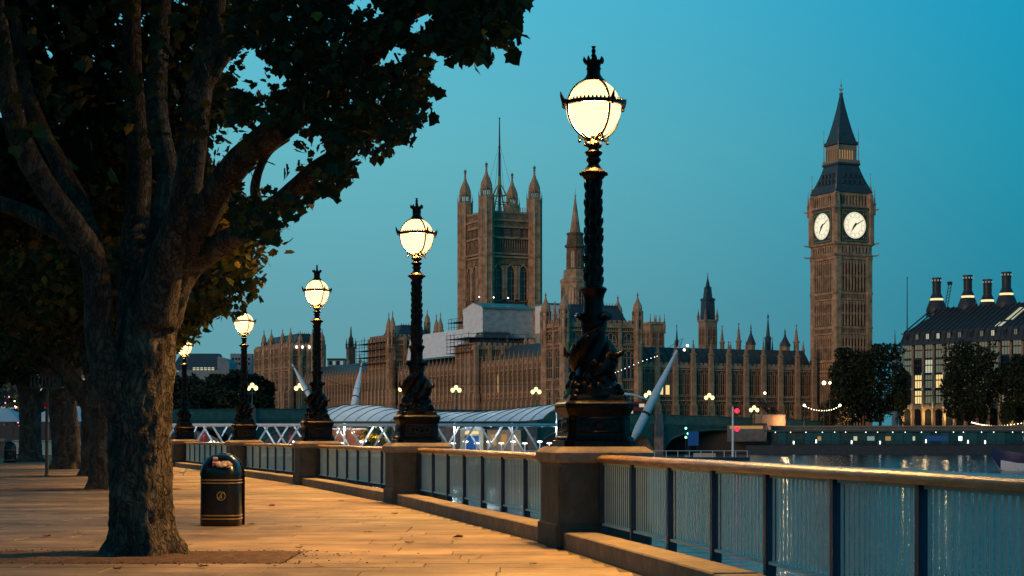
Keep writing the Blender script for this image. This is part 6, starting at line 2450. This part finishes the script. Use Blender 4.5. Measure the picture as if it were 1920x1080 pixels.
# embankment steps building and plinth statue
st = thing('statue', 'dark bronze chariot group with rearing horses on a lit stone plinth', 'statue', P(1442, 800, 424), rad(20))
MB().loft([[(-3.2, -2.3, -1), (3.2, -2.3, -1), (3.2, 2.3, -1), (-3.2, 2.3, -1)], [(-3.2, -2.3, 2.8), (3.2, -2.3, 2.8), (3.2, 2.3, 2.8), (-3.2, 2.3, 2.8)], [(-2.9, -2.0, 3.0), (2.9, -2.0, 3.0), (2.9, 2.0, 3.0), (-2.9, 2.0, 3.0)]]).build('plinth', M['sandstone'], st)
def horse(yo):
    h_ = MB()
    h_.tube([(-.2, yo, 4.3), (-.7, yo, 4.6), (-1.3, yo, 5.0), (-1.7, yo, 5.5)], [.45, .5, .48, .4], 10)
    h_.tube([(-1.6, yo, 5.4), (-2.0, yo, 6.1), (-2.3, yo, 6.7)], [.38, .28, .22], 8)
    h_.tube([(-2.2, yo, 6.75), (-2.55, yo, 6.6), (-2.9, yo, 6.2)], [.2, .2, .1], 8)
    for s in (-.2, .2):
        h_.tube([(-1.5, yo + s, 4.9), (-2.2, yo + s, 4.9), (-2.4, yo + s, 4.3), (-2.2, yo + s, 3.9)], [.2, .13, .09, .07], 6)
        h_.tube([(-.1, yo + s, 4.2), (-.3, yo + s, 3.7), (.1, yo + s, 3.4), (0, yo + s, 3.0)], [.28, .16, .1, .09], 6)
    h_.tube([(.2, yo, 4.4), (.6, yo, 4.2), (.7, yo, 3.6)], [.1, .1, .04], 5)
    return h_
for yo in (-.7, .7):
    horse(yo).build('horse', M['bronze'], st, smooth='all')
ch = MB()
ch.b(.9, 2.4, -.8, .8, 3.5, 3.7)
ch.b(.85, .95, -.8, .8, 3.7, 4.6)
for s in (-.95, .95):
    ch.M = Matrix.Translation((1.7, s, 3.65)) @ Matrix.Rotation(rad(90), 4, 'X'); ch.torus((0, 0, 0), .6, .07, 18, 5)
    for q in range(4):
        ch.tube([(.6 * math.cos(q * .785), .6 * math.sin(q * .785), 0), (-.6 * math.cos(q * .785), -.6 * math.sin(q * .785), 0)], .04, 4)
    ch.M = None
ch.build('chariot', M['bronze'], st)
fg = MB()
fg.tube([(1.6, 0, 3.7), (1.6, 0, 4.4), (1.6, 0, 5.1), (1.6, 0, 5.6), (1.6, 0, 5.8)], [.45, .38, .3, .33, .12], 9)
fg.ball((1.58, 0, 6.02), .2, 8, 6)
fg.tube([(1.6, .3, 5.5), (1.4, .75, 5.8), (1.3, 1.0, 6.4)], [.12, .1, .07], 6)
fg.tube([(1.6, -.3, 5.5), (1.4, -.75, 5.8), (1.3, -.9, 6.4)], [.12, .1, .07], 6)
fg.tube([(1.3, -.9, 4.8), (1.25, -.95, 7.6)], .04, 5)
fg.build('charioteer', M['bronze'], st, smooth='all')
pl_ = bpy.data.lights.new('plinth_light', 'POINT'); pl_.energy = 900; pl_.color = (1, .5, .22); pl_.shadow_soft_size = .3
po2 = bpy.data.objects.new('plinth_light', pl_); sc.collection.objects.link(po2); po2.parent = st; po2.location = (2.0, -4.4, 1.2)
hs = thing('stair_house', 'low lit stone entrance house by the bridge end under the statue', 'building', P(1396, 812, 416), ga)
MB().b(-4, 5, -1, 4, -2, 2.0).build('wall', M['embank'], hs)
MB().b(-3.4, 4.4, -1.1, -1.02, 1.0, 1.7).build('lit_strip', M['glow'], hs)
MB().b(-4.4, 5.4, -1.4, 4.2, 2.0, 2.3).build('roof', M['dark'], hs)
# parapet of the street embankment with street lamps and strings
sl_p = None
for px, py, lab in ((1434, 737, 'round street light above the statue'), (1508, 760, 'white globe light at the left end of the light string'), (1575, 760, 'white globe light at the right end of the light string'), (1545, 718, 'bright street light at the foot of the clock tower'), (1556, 718, 'smaller street light beside the bright one at the clock tower foot'), (1289, 648, 'upper work light on the north wing roof'), (1283, 656, 'lower work light on the north wing roof')):
    roof_l = py < 700
    dd = 425 if not roof_l else 452
    p = P(px, py, dd)
    zb = 3.0 if not roof_l else 23.0
    o = thing('globe_light', lab, 'street lamp', (p.x, p.y, zb), 0, 'small lights on the far bank')
    MB().tube([(0, 0, 0), (0, 0, p.z - zb - .2)], [.1, .07], 6).build('post', M['dark'], o)
    MB().ball((0, 0, p.z - zb), .32 if px != 1545 else .48, 8, 6).build('globe', M['bulb'], o)
light_string('sagging string of bulbs between two globe lights before the clock tower', [P(1508, 761, 425), P(1525, 768, 425), P(1543, 770, 425), P(1560, 768, 425), P(1575, 761, 425)], 16, .12)
light_string('long bright string of bulbs along the embankment at the right edge', [P(1822, 792, 418), P(1845, 797, 418), P(1880, 798, 416), P(1935, 791, 414)], 30, .12)
bz = thing('bazaar_tree', 'small tree wrapped in orange lights at the foot of the clock tower', 'tree', P(1585, 800, 428))
MB().tube([(0, 0, -.5), (0, 0, 1.4)], [.18, .12], 6).build('trunk', M['bark'], bz)
rr = random.Random(9)
leaves('crown', [M['leaf_far'], M['leaf_dry']], [Vector((rr.gauss(0, 1.0), rr.gauss(0, 1.0), 2.6 + rr.gauss(0, .9))) for _ in range(500)], [rr.uniform(.3, .55) for _ in range(500)], SIMPLE, bz, rr, (.4,))
bm_ = MB().ball((0, 0, 0), .12, 6, 4).mesh('fairy_bulb', M['glow'])
bm2 = MB().ball((0, 0, 0), .12, 6, 4).mesh('fairy_bulb', M['redlight'])
for k in range(26):
    link('fairy_bulb', bm_ if k % 3 else bm_, bz, (rr.gauss(0, 1.2), -1.3 + rr.gauss(0, .3), 2.4 + rr.gauss(0, 1.0)))

# ------------------------------------------------------------------ big office block with chimneys at right
OA, OB = Vector((101.5, 458, 0)), Vector((129.0, 423.6, 0))
oa = math.atan2(OB.y - OA.y, OB.x - OA.x)
ob = thing('office_block', 'large office block with steep bronze roof and four lit-ringed chimneys', 'building', (OA.x, OA.y, ZB), oa)
OL = (OB - OA).length + 6
so = 458 / F
zo = lambda py: EYE + (HY - py) * so - ZB
EZ = zo(647)
MB().b(0.3, OL, .6, 26, -1, EZ).build('wall', M['wglass'], ob)
nb = 15
bay = OL / nb
pm = MB(); pm.lathe([(.52, -1), (.50, EZ * .28), (.40, EZ * .3), (.33, EZ * .98)], 8)
ppm = pm.mesh('stone_pier', M['sandstone'])
knob = MB(Matrix.Rotation(rad(90), 4, 'X')); knob.torus((0, 0, 0), .24, .09, 14, 5)
km = knob.mesh('steel_ring', M['white'])
FLZ = [EZ * .30, EZ * .48, EZ * .655, EZ * .83]
wlit = {(1, 0): 'litwin', (1, 1): 'litwin', (3, 1): 'litwin', (2, 2): 'litwin2', (11, 1): 'litwin2', (11, 3): 'litwin2', (12, 3): 'litwin2', (4, 2): 'litwin2'}
for k in range(nb + 1):
    link('stone_pier', ppm, ob, (k * bay, .15, 0))
    for zz in FLZ[:3] + [EZ * .27]:
        link('steel_ring', km, ob, (k * bay, -.32, zz))
fh = EZ * .175
def owin(mat_):
    w_ = MB()
    w_.b(-bay * .36, bay * .36, .48, .56, .25, fh - .35)
    w_.cur = 1
    for q in range(4):
        x = -bay * .36 + q * bay * .24
        w_.b(x - .05, x + .05, .40, .5, .25, fh - .35)
    w_.b(-bay * .38, bay * .38, .36, .5, fh * .52, fh * .60)
    return w_.mesh('window', [M[mat_], M['dark']])
wms = {n_: owin(n_) for n_ in ('wglass', 'litwin', 'litwin2', 'dimwin')}
rr = random.Random(2)
for k in range(nb):
    for fl, zz in enumerate(FLZ):
        mt = wlit.get((k, fl)) or ('dimwin' if rr.random() < .78 else 'wglass')
        link('window', wms[mt], ob, ((k + .5) * bay, 0, zz))
        if fl:
            MB().b(k * bay + .3, (k + 1) * bay - .3, .2, .55, zz - .25, zz + .15).build('spandrel', M['bigroof'], ob)
# lit arcade: arches, soffit lamps
am = MB()
aw = bay * .5 - .3
am.prism([(-bay / 2, EZ * .30), (-bay / 2, EZ * .19), (-aw, EZ * .19), (-aw * .7, EZ * .235), (0, EZ * .255), (aw * .7, EZ * .235), (aw, EZ * .19), (bay / 2, EZ * .19), (bay / 2, EZ * .30)], -.1, .3)
ame = am.mesh('arch', M['sandstone'])
sof = MB().b(-.7, .7, .8, 1.4, EZ * .20, EZ * .21).mesh('arcade_lamp', M['ring'])
MB().b(0, OL, 3.0, 3.3, -1, EZ * .28).build('arcade_back', M['sandstone'], ob)
for k in range(nb):
    link('arch', ame, ob, ((k + .5) * bay, 0, 0))
    if k < 6 or 9 < k < 14:
        link('arcade_lamp', sof, ob, ((k + .5) * bay, 0, 0))
        if k % 2 == 0 or k == 11:
            l2d = bpy.data.lights.get('arcade_light')
            if l2d is None:
                l2d = bpy.data.lights.new('arcade_light', 'POINT'); l2d.energy = 420; l2d.color = (1, .62, .22); l2d.shadow_soft_size = .3
            l2 = bpy.data.objects.new('arcade_light', l2d); sc.collection.objects.link(l2); l2.parent = ob; l2.location = ((k + .5) * bay, -1.3, EZ * .16)
# roof: steep hipped with ribs, dormers
RZ = zo(577)
rf = MB()
rf.loft([[(-.6, -.5, EZ), (OL + .6, -.5, EZ), (OL + .6, 27, EZ), (-.6, 27, EZ)], [(.3, .6, EZ + 3.2), (OL, .6, EZ + 3.2), (OL, 25, EZ + 3.2), (.3, 25, EZ + 3.2)], [(6.5, 9.5, RZ), (OL, 9.5, RZ), (OL, 17, RZ), (6.5, 17, RZ)]])
rfo = rf.build('roof', M['bigroof'], ob)
MB().b(-1.4, OL + .8, -1.2, -.3, EZ - .25, EZ + .2).build('eaves', M['bigroof'], ob)
ribm = MB().tube([(0, -.45, EZ + .1), (0, .6, EZ + 3.3), (2.4, 9.4, RZ + .15)], .2, 5).mesh('roof_rib', M['dark'])
for k in range(2 * nb):
    if k * bay / 2 < OL - 3:
        link('roof_rib', ribm, rfo, (k * bay / 2 + .3, 0, 0))
dm_ = {}
for n_ in ('litwin2', 'dimwin', 'wglass'):
    q = MB(); q.prism([(-.55, 0), (.55, 0), (.55, 1.7), (-.55, 1.7)], -.15, 1.2); q.cur = 1; q.b(-.4, .4, -.2, -.14, .2, 1.5); q.cur = 0; q.b(-.06, .06, -.24, -.18, .2, 1.5)
    dm_[n_] = q.mesh('dormer', [M['bigroof'], M[n_]])
for k in range(nb):
    n_ = 'litwin2' if k in (2, 3, 8, 11, 12) else ('dimwin' if k % 3 else 'wglass')
    link('dormer', dm_[n_], rfo, ((k + .5) * bay, -.05, EZ + 1.0))
# long lit skylight strips
for (kx, za, zb, mt) in ((8.35, 3.6, 4.7, 'litwin2'), (8.6, 5.2, 8.4, 'litwin2')):
    for q in range(4):
        def rp(z_, xo):
            f_ = (z_ - 3.2) / (RZ - EZ - 3.2)
            return (kx * bay + xo + 2.2 * f_, .6 + 8.9 * f_ - .12, EZ + z_)
        a, b_ = rp(za, q * .62), rp(zb, q * .62)
        mbq = MB(); mbq.add([a, (a[0] + .45, a[1], a[2]), (b_[0] + .45, b_[1], b_[2]), b_, (a[0], a[1] + .1, a[2] - .05), (a[0] + .45, a[1] + .1, a[2] - .05), (b_[0] + .45, b_[1] + .1, b_[2] - .05), (b_[0], b_[1] + .1, b_[2] - .05)], [(0, 1, 2, 3), (7, 6, 5, 4), (0, 4, 5, 1), (1, 5, 6, 2), (2, 6, 7, 3), (3, 7, 4, 0)])
        mbq.build('skylight', M[mt], rfo)
# chimneys placed on the roof
inv = Matrix.Translation((OA.x, OA.y, ZB)) @ Matrix.Rotation(oa, 4, 'Z')
inv = inv.inverted()
def chim(px, py_top, py_ring, w_px, yl):
    # local point on line y=yl seen at column px
    best = None
    for s_ in range(0, 400):
        x = s_ * .15
        wv = inv.inverted() @ Vector((x, yl, 0))
        e = abs(960 + wv.x / wv.y * F - px)
        if best is None or e < best[0]:
            best = (e, x, wv.y)
    x, d_ = best[1], best[2]
    kk = d_ / F
    zt, zr = EYE + (HY - py_top) * kk - ZB, EYE + (HY - py_ring) * kk - ZB
    r_ = w_px * kk / 2
    c_ = MB()
    c_.lathe([(r_ * 2.6, RZ - 2), (r_ * 2.6, zr - 2.6), (r_ * 2.3, zr - 1.7), (r_ * 1.75, zr - .25), (r_ * 1.1, zr - .2)], 16, x, yl)
    c_.lathe([(r_ * 1.7, zr + .35), (r_ * 1.15, zr + 1.5), (r_, zr + 2.0), (r_, zt - 1.3), (r_ * 1.2, zt - 1.2), (r_ * 1.2, zt), (r_ * .9, zt)], 16, x, yl)
    co = c_.build('chimney', M['bigroof'], ob, smooth=True)
    rg = MB(); rg.lathe([(r_ * 1.55, zr - .24), (r_ * 1.6, zr + .3)], 16, x, yl); rg.build('ring_light', M['ring'], co)
    bn = MB()
    for q in range(10):
        a = q * math.pi / 5
        bn.b(x + r_ * 1.2 * math.cos(a) - .12, x + r_ * 1.2 * math.cos(a) + .12, yl + r_ * 1.2 * math.sin(a) - .12, yl + r_ * 1.2 * math.sin(a) + .12, zt - .95, zt - .5)
    bn.build('vent_slot', M['cyanwin'], co)
    sm = MB()
    for q in range(12):
        a = q * math.pi / 6
        sm.tube([(x + r_ * math.cos(a), yl + r_ * math.sin(a), zr + 2.0), (x + r_ * math.cos(a), yl + r_ * math.sin(a), zt - 1.3)], .07, 4)
    sm.build('seam', M['dark'], co)
chim(1756, 521, 562, 15, 11)
chim(1815, 516, 557, 15, 11)
chim(1851.5, 524, 564.5, 15, 14)
chim(1887, 510, 552, 16, 11)
p = P(1701, 819, 470)
fl = thing('flagpole', 'bare dark flagpole at the left corner of the office block', 'flagpole', (p.x, p.y, ZB))
MB().tube([(0, 0, 0), (0, 0, EYE + (819 - 522) / F * 470 - ZB)], [.28, .1], 8).build('pole', M['dark'], fl)
MB().ball((0, 0, EYE + (819 - 521) / F * 470 - ZB), .2, 6, 4).build('truck_ball', M['dark'], fl)
MB().b(-1.6, .4, -.1, .1, EZ + 3.4, EZ + 3.7).build('stay_bar', M['dark'], fl)
# far crane and spirelets
cr_ = thing('tower_crane', 'distant slanting crane jib between two chimneys', 'crane', (P(1772, 819, 900).x, 900, ZB))
kk = 900 / F
zc = lambda py: EYE + (HY - py) * kk - ZB
jib = MB()
for dx in (0, 1.4):
    jib.tube([(-.4 + dx, 0, zc(580)), (2.0 + dx, 0, zc(531))], .22, 4)
for q in range(8):
    a = q / 8
    jib.tube([(-.4 + 2.4 * a, 0, zc(580) + (zc(531) - zc(580)) * a), (1.0 + 2.4 * (a + .12), 0, zc(580) + (zc(531) - zc(580)) * (a + .12))], .12, 4)
jib.build('jib', M['scaf'], cr_)
MB().b(-1.2, .8, -.8, .8, 0, zc(580)).build('mast', M['scaf'], cr_)
MB().b(1.2, 3.6, -.6, .6, zc(534), zc(528)).build('jib_head', M['dark'], cr_)
for px, pyt, w_, lab in ((1678, 617, 10, 'pale distant spirelet between clock tower and office block'),):
    r = thing('far_spire', lab, 'spire', (P(px, 819, 700).x, 700, ZB))
    k7 = 700 / F
    zq = lambda py: EYE + (HY - py) * k7 - ZB
    MB().lathe([(w_ * k7 / 2 * 1.2, -1), (w_ * k7 / 2 * 1.2, zq(664)), (w_ * k7 / 2 * 1.35, zq(663)), (w_ * k7 / 2, zq(655)), (w_ * k7 / 6, zq(640)), (.25, zq(632)), (.06, zq(617))], 8).build('spire', M['tealfar'], r)

# ------------------------------------------------------------------ far-bank trees
def far_tree(label, px, py_base, d, wpx, py_top, seed, n=2600, mix=(.1,), ls=.62, group='dark trees on the far bank'):
    p = P(px, py_base, d)
    zb = ZB
    tr = thing('bank_tree', label, 'tree', (p.x, p.y, zb), 0, group)
    H = EYE + (HY - py_top) / F * d - zb
    rx = wpx / 2 / F * d
    MB().tube([(0, 0, -.3), (.1, 0, H * .2), (0, 0, H * .5)], [.45, .36, .2], 7).build('trunk', M['bark'], tr)
    for q in range(3):
        a = q * 2.1 + seed
        MB().tube([(0, 0, H * .22), (rx * .3 * math.cos(a), rx * .3 * math.sin(a), H * .42), (rx * .6 * math.cos(a), rx * .6 * math.sin(a), H * .6)], [.25, .16, .06], 6).build('limb', M['bark'], tr)
    rr = random.Random(seed)
    ps, ss = [], []
    while len(ps) < n:
        u, v, w_ = rr.uniform(-1, 1), rr.uniform(-1, 1), rr.uniform(-1, 1)
        q = Vector((u * rx, v * rx * .8, H * .56 + w_ * H * .46))
        e = u * u + v * v + abs(w_) ** 2.4
        if e > .95 + .9 * noise.noise((q + p) * .22) + .5 * noise.noise((q + p) * .7):
            continue
        if e < .4 and rr.random() < .7:
            continue
        ps.append(q); ss.append(ls * rr.uniform(.6, 1.35))
    leaves('crown', [M['leaf_far'], M['leaf2']], ps, ss, SIMPLE, tr, rr, mix)
    return tr


far_tree('broad dark tree in front of the clock tower\'s right side', 1597, 800, 436, 84, 655, 61, 6500)
far_tree('broad dark tree between clock tower and office block', 1650, 800, 437, 100, 648, 62, 7000)
far_tree('large dark tree before the middle of the office block', 1824, 800, 424, 118, 640, 63, 7500)
far_tree('dark tree before the office block at the right edge', 1915, 800, 420, 74, 668, 64, 4500)
far_tree('small yellowing tree in the lit arcade gap at right', 1889, 800, 416, 32, 748, 65, 900, (.6,), .4)
far_tree('small pale tree at the left foot of the office block', 1688, 800, 430, 24, 735, 66, 700, (.6,), .4)
far_tree('low dark shrubby tree at the clock tower\'s foot', 1562, 800, 432, 46, 742, 67, 1100, (.2,), .45)
# wooded bank at far left
for k, (px, wpx, top, d) in enumerate(((335, 90, 700, 600), (375, 80, 712, 590), (415, 84, 704, 600), (455, 80, 696, 605), (485, 60, 700, 610), (300, 90, 706, 600), (395, 90, 730, 575), (440, 90, 735, 570), (345, 90, 735, 570), (478, 70, 740, 572))):
    far_tree(['tall dark bank tree right of the big trunk below the far roof', 'dark bank tree under the left end of the far dark-roofed hall', 'dark bank tree under the right end of the far hall', 'tall bank tree behind the fourth dolphin lamp', 'bank tree against the left end of the palace', 'bank tree hidden behind the big trunk', 'lower bank tree between fourth and fifth lamp', 'lower bank tree just left of the fourth lamp', 'lower bank tree just right of the fifth lamp', 'lower bank tree right of the fourth lamp'][k],
             px, 800, d, wpx, top, 80 + k, 2600, (.05,), 1.25, 'wooded far bank trees')
# far hall on the skyline at left
hp = P(395, 819, 760)
hl_ = thing('far_hall', 'distant hall with big dark roof and pale windows above the wooded bank', 'building', (hp.x, hp.y, ZB))
k7 = 760 / F
zh = lambda py: EYE + (HY - py) * k7 - ZB
xh = lambda px: (px - 395) * k7
MB().b(xh(335), xh(430), 0, 26, -1, zh(692)).build('wall', M['tealfar'], hl_)
rfm = MB(); rfm.add([(xh(320), -1, zh(692)), (xh(408), -1, zh(692)), (xh(408), 26, zh(692)), (xh(320), 26, zh(692)), (xh(333), 9, zh(661)), (xh(403), 9, zh(661)), (xh(403), 17, zh(661)), (xh(333), 17, zh(661))], [(3, 2, 1, 0), (4, 5, 6, 7), (0, 1, 5, 4), (1, 2, 6, 5), (2, 3, 7, 6), (3, 0, 4, 7)])
rfm.build('roof', M['slate'], hl_)
MB().prism([(xh(408), -1), (xh(430), -1), (xh(430), zh(680)), (xh(425), zh(672)), (xh(408), zh(668))], -.4, 20).build('gable', M['tealfar'], hl_)
for k in range(6):
    MB().b(xh(362 + k * 7), xh(367 + k * 7), -.6, -.5, zh(694), zh(689)).build('window', M['litwin2'], hl_)
o2 = thing('far_office', 'flat grey far office block right of the dark-roofed hall', 'building', (P(452, 819, 800).x, 800, ZB))
k7 = 800 / F
MB().b(-20 * k7, 20 * k7, 0, 20, -1, EYE + (HY - 663) * k7 - ZB).build('wall', M['tealfar'], o2)
for k in range(6):
    for j in range(2):
        MB().b((-17 + k * 6) * k7, (-13.5 + k * 6) * k7, -.15, -.05, EYE + (HY - 684 + j * 9) * k7 - ZB, EYE + (HY - 680 + j * 9) * k7 - ZB).build('window', M['wglass'], o2)
o3 = thing('far_office', 'low glass-topped far office behind the river front roofs', 'building', (P(630, 819, 800).x, 800, ZB))
MB().b(-16 * k7, 16 * k7, 0, 20, -1, EYE + (HY - 675) * k7 - ZB).build('wall', M['tealfar'], o3)
MB().b(-17 * k7, 17 * k7, -.4, 20, EYE + (HY - 675) * k7 - ZB, EYE + (HY - 672) * k7 - ZB).build('roof', M['dark'], o3)
for k in range(4):
    MB().b((-13 + k * 7) * k7, (-8 + k * 7) * k7, -.15, -.05, EYE + (HY - 684) * k7 - ZB, EYE + (HY - 677) * k7 - ZB).build('window', M['cyanwin'] if k % 2 else M['wglass'], o3)

# ------------------------------------------------------------------ far left: cafe building and parasols past the railing's bend
cf = thing('cafe_building', 'dark riverside building with pale window band behind the left trunks', 'building', (P(60, 819, 175).x, 175, 0))
MB().b(-26, 5, 0, 12, -3, 7.2).build('wall', M['hull'], cf)
MB().b(-27, 6, -1.2, 12, 4.1, 4.35).build('awning', M['white'], cf)
for k in range(14):
    MB().b(-25 + k * 2.15, -23.4 + k * 2.15, -.1, -.02, 4.7, 6.2).build('window', M['wglass'] if k % 4 else M['litwin2'], cf)
MB().b(-26.4, 5.4, -.5, 12, 7.2, 7.6).build('roof', M['tealfar'], cf)
for k in range(3):
    MB().b(-22 + k * 12, -18 + k * 12, -.12, -.03, 7.0, 7.15).build('sign_light', M['glow'], cf)
pmesh = None
for px, lab in ((8, 'white cafe parasol at the left edge behind the railing'), (105, 'white cafe parasol behind the grey sign post'), (150, 'white cafe parasol mostly hidden by the fourth trunk')):
    q = P(px, 819, 158)
    if pmesh is None:
        r = thing('parasol', lab, 'parasol', (q.x, q.y, 0), 0, 'white cafe parasols')
        MB().lathe([(2.4, 2.7), (2.3, 2.95), (1.6, 3.35), (.8, 3.75), (.05, 3.95)], 8).build('canopy', M['canopy'], r)
        MB().tube([(0, 0, 0), (0, 0, 3.8)], .05, 6).build('pole', M['white'], r)
        pmesh = r
    else:
        r = copy_tree(pmesh)
    r.location = (q.x, q.y, 0)
    r['label'] = lab
mb = MB(); mb.b(-75, -18, 152, 190, -4, -.05)
struct(mb.build('cafe_quay', M['embank']))
fc = thing('dark_hoarding', 'dark hoarding panels under the parasols beyond the far railing', 'hoarding', (P(90, 819, 153.5).x, 153.5, 0))
for k in range(14):
    MB().b(-15 + k * 2.0, -13.05 + k * 2.0, 0, .15, 0, 2.3).build('panel', M['dark'], fc)
bl = thing('lit_tree', 'far small tree strung with pink and yellow lights at the left edge', 'tree', (P(30, 819, 168).x, 168, 0))
MB().tube([(0, 0, 0), (.2, 0, 3)], [.2, .12], 6).build('trunk', M['bark'], bl)
rr = random.Random(19)
leaves('crown', [M['leaf_far'], M['leaf_y']], [Vector((rr.gauss(0, 1.6), rr.gauss(0, .8), 4.6 + rr.gauss(0, .9))) for _ in range(420)], [rr.uniform(.25, .45) for _ in range(420)], SIMPLE, bl, rr, (.15,))
M['pinkl'] = emit('pink_bulb', (1, .35, .5), 2.0)
bm1 = MB().ball((0, 0, 0), .07, 6, 4).mesh('fairy_bulb', M['pinkl'])
bm2 = MB().ball((0, 0, 0), .07, 6, 4).mesh('fairy_bulb', M['bulb'])
for k in range(36):
    link('fairy_bulb', bm1 if k % 2 else bm2, bl, (rr.gauss(0, 1.6), -1.0 + rr.gauss(0, .2), 4.3 + rr.gauss(0, .8)))

# ------------------------------------------------------------------ unseen stone building added left of and behind the camera to shade the walk
hb = thing('shading_building', 'unseen long stone building added left of the picture to shade the walk', 'building', (-58, -160, 0), 0)
MB().b(-22, 0, 0, 216, -1, 27).build('wall', M['sandstone'], hb)
hip_roof(hb, -22, .5, 0, 216, 27, 36, .38, crest=False)
hw_ = MB(); hw_.b(-.06, .02, -.8, .8, 0, 2.6); hw_.cur = 1; hw_.b(0, .12, -1.0, 1.0, -.25, 0)
hw_m = hw_.mesh('window', [M['wglass'], M['kerb']])
for fl in range(5):
    for k in range(41):
        link('window', hw_m, hb, (.03, 4 + k * 5.1, 2.2 + fl * 4.9))


# lights and bulbs added under the pier canopy to brighten its fabric
cl1 = bpy.data.lights.new('canopy_fill', 'POINT'); cl1.energy = 85; cl1.color = (.8, .92, 1.0); cl1.shadow_soft_size = .12
for px in (640, 700, 770, 850, 920, 985, 1040):
    o = bpy.data.objects.new('canopy_fill', cl1); sc.collection.objects.link(o); o.parent = cn
    o.location = (px2x(px) - cx0, 1.0, py2z(801) - py2z(792))
    MB().ball((px2x(px) - cx0, 1.0, py2z(799) - py2z(792)), .06, 6, 4).build('fill_bulb', M['bulbw'], cn)
cl2 = bpy.data.lights.new('walkway_fill', 'POINT'); cl2.energy = 45; cl2.color = (.85, .93, 1.0); cl2.shadow_soft_size = .1  # lights and bulbs added to brighten the truss braces
for px in (360, 430, 500, 560):
    o = bpy.data.objects.new('walkway_fill', cl2); sc.collection.objects.link(o); o.parent = trs
    o.location = (px2x(px) - ox, 1.6, zT - .2)
    MB().ball((px2x(px) - ox, 1.6, zT - .08), .06, 6, 4).build('fill_bulb', M['bulbw'], trs)
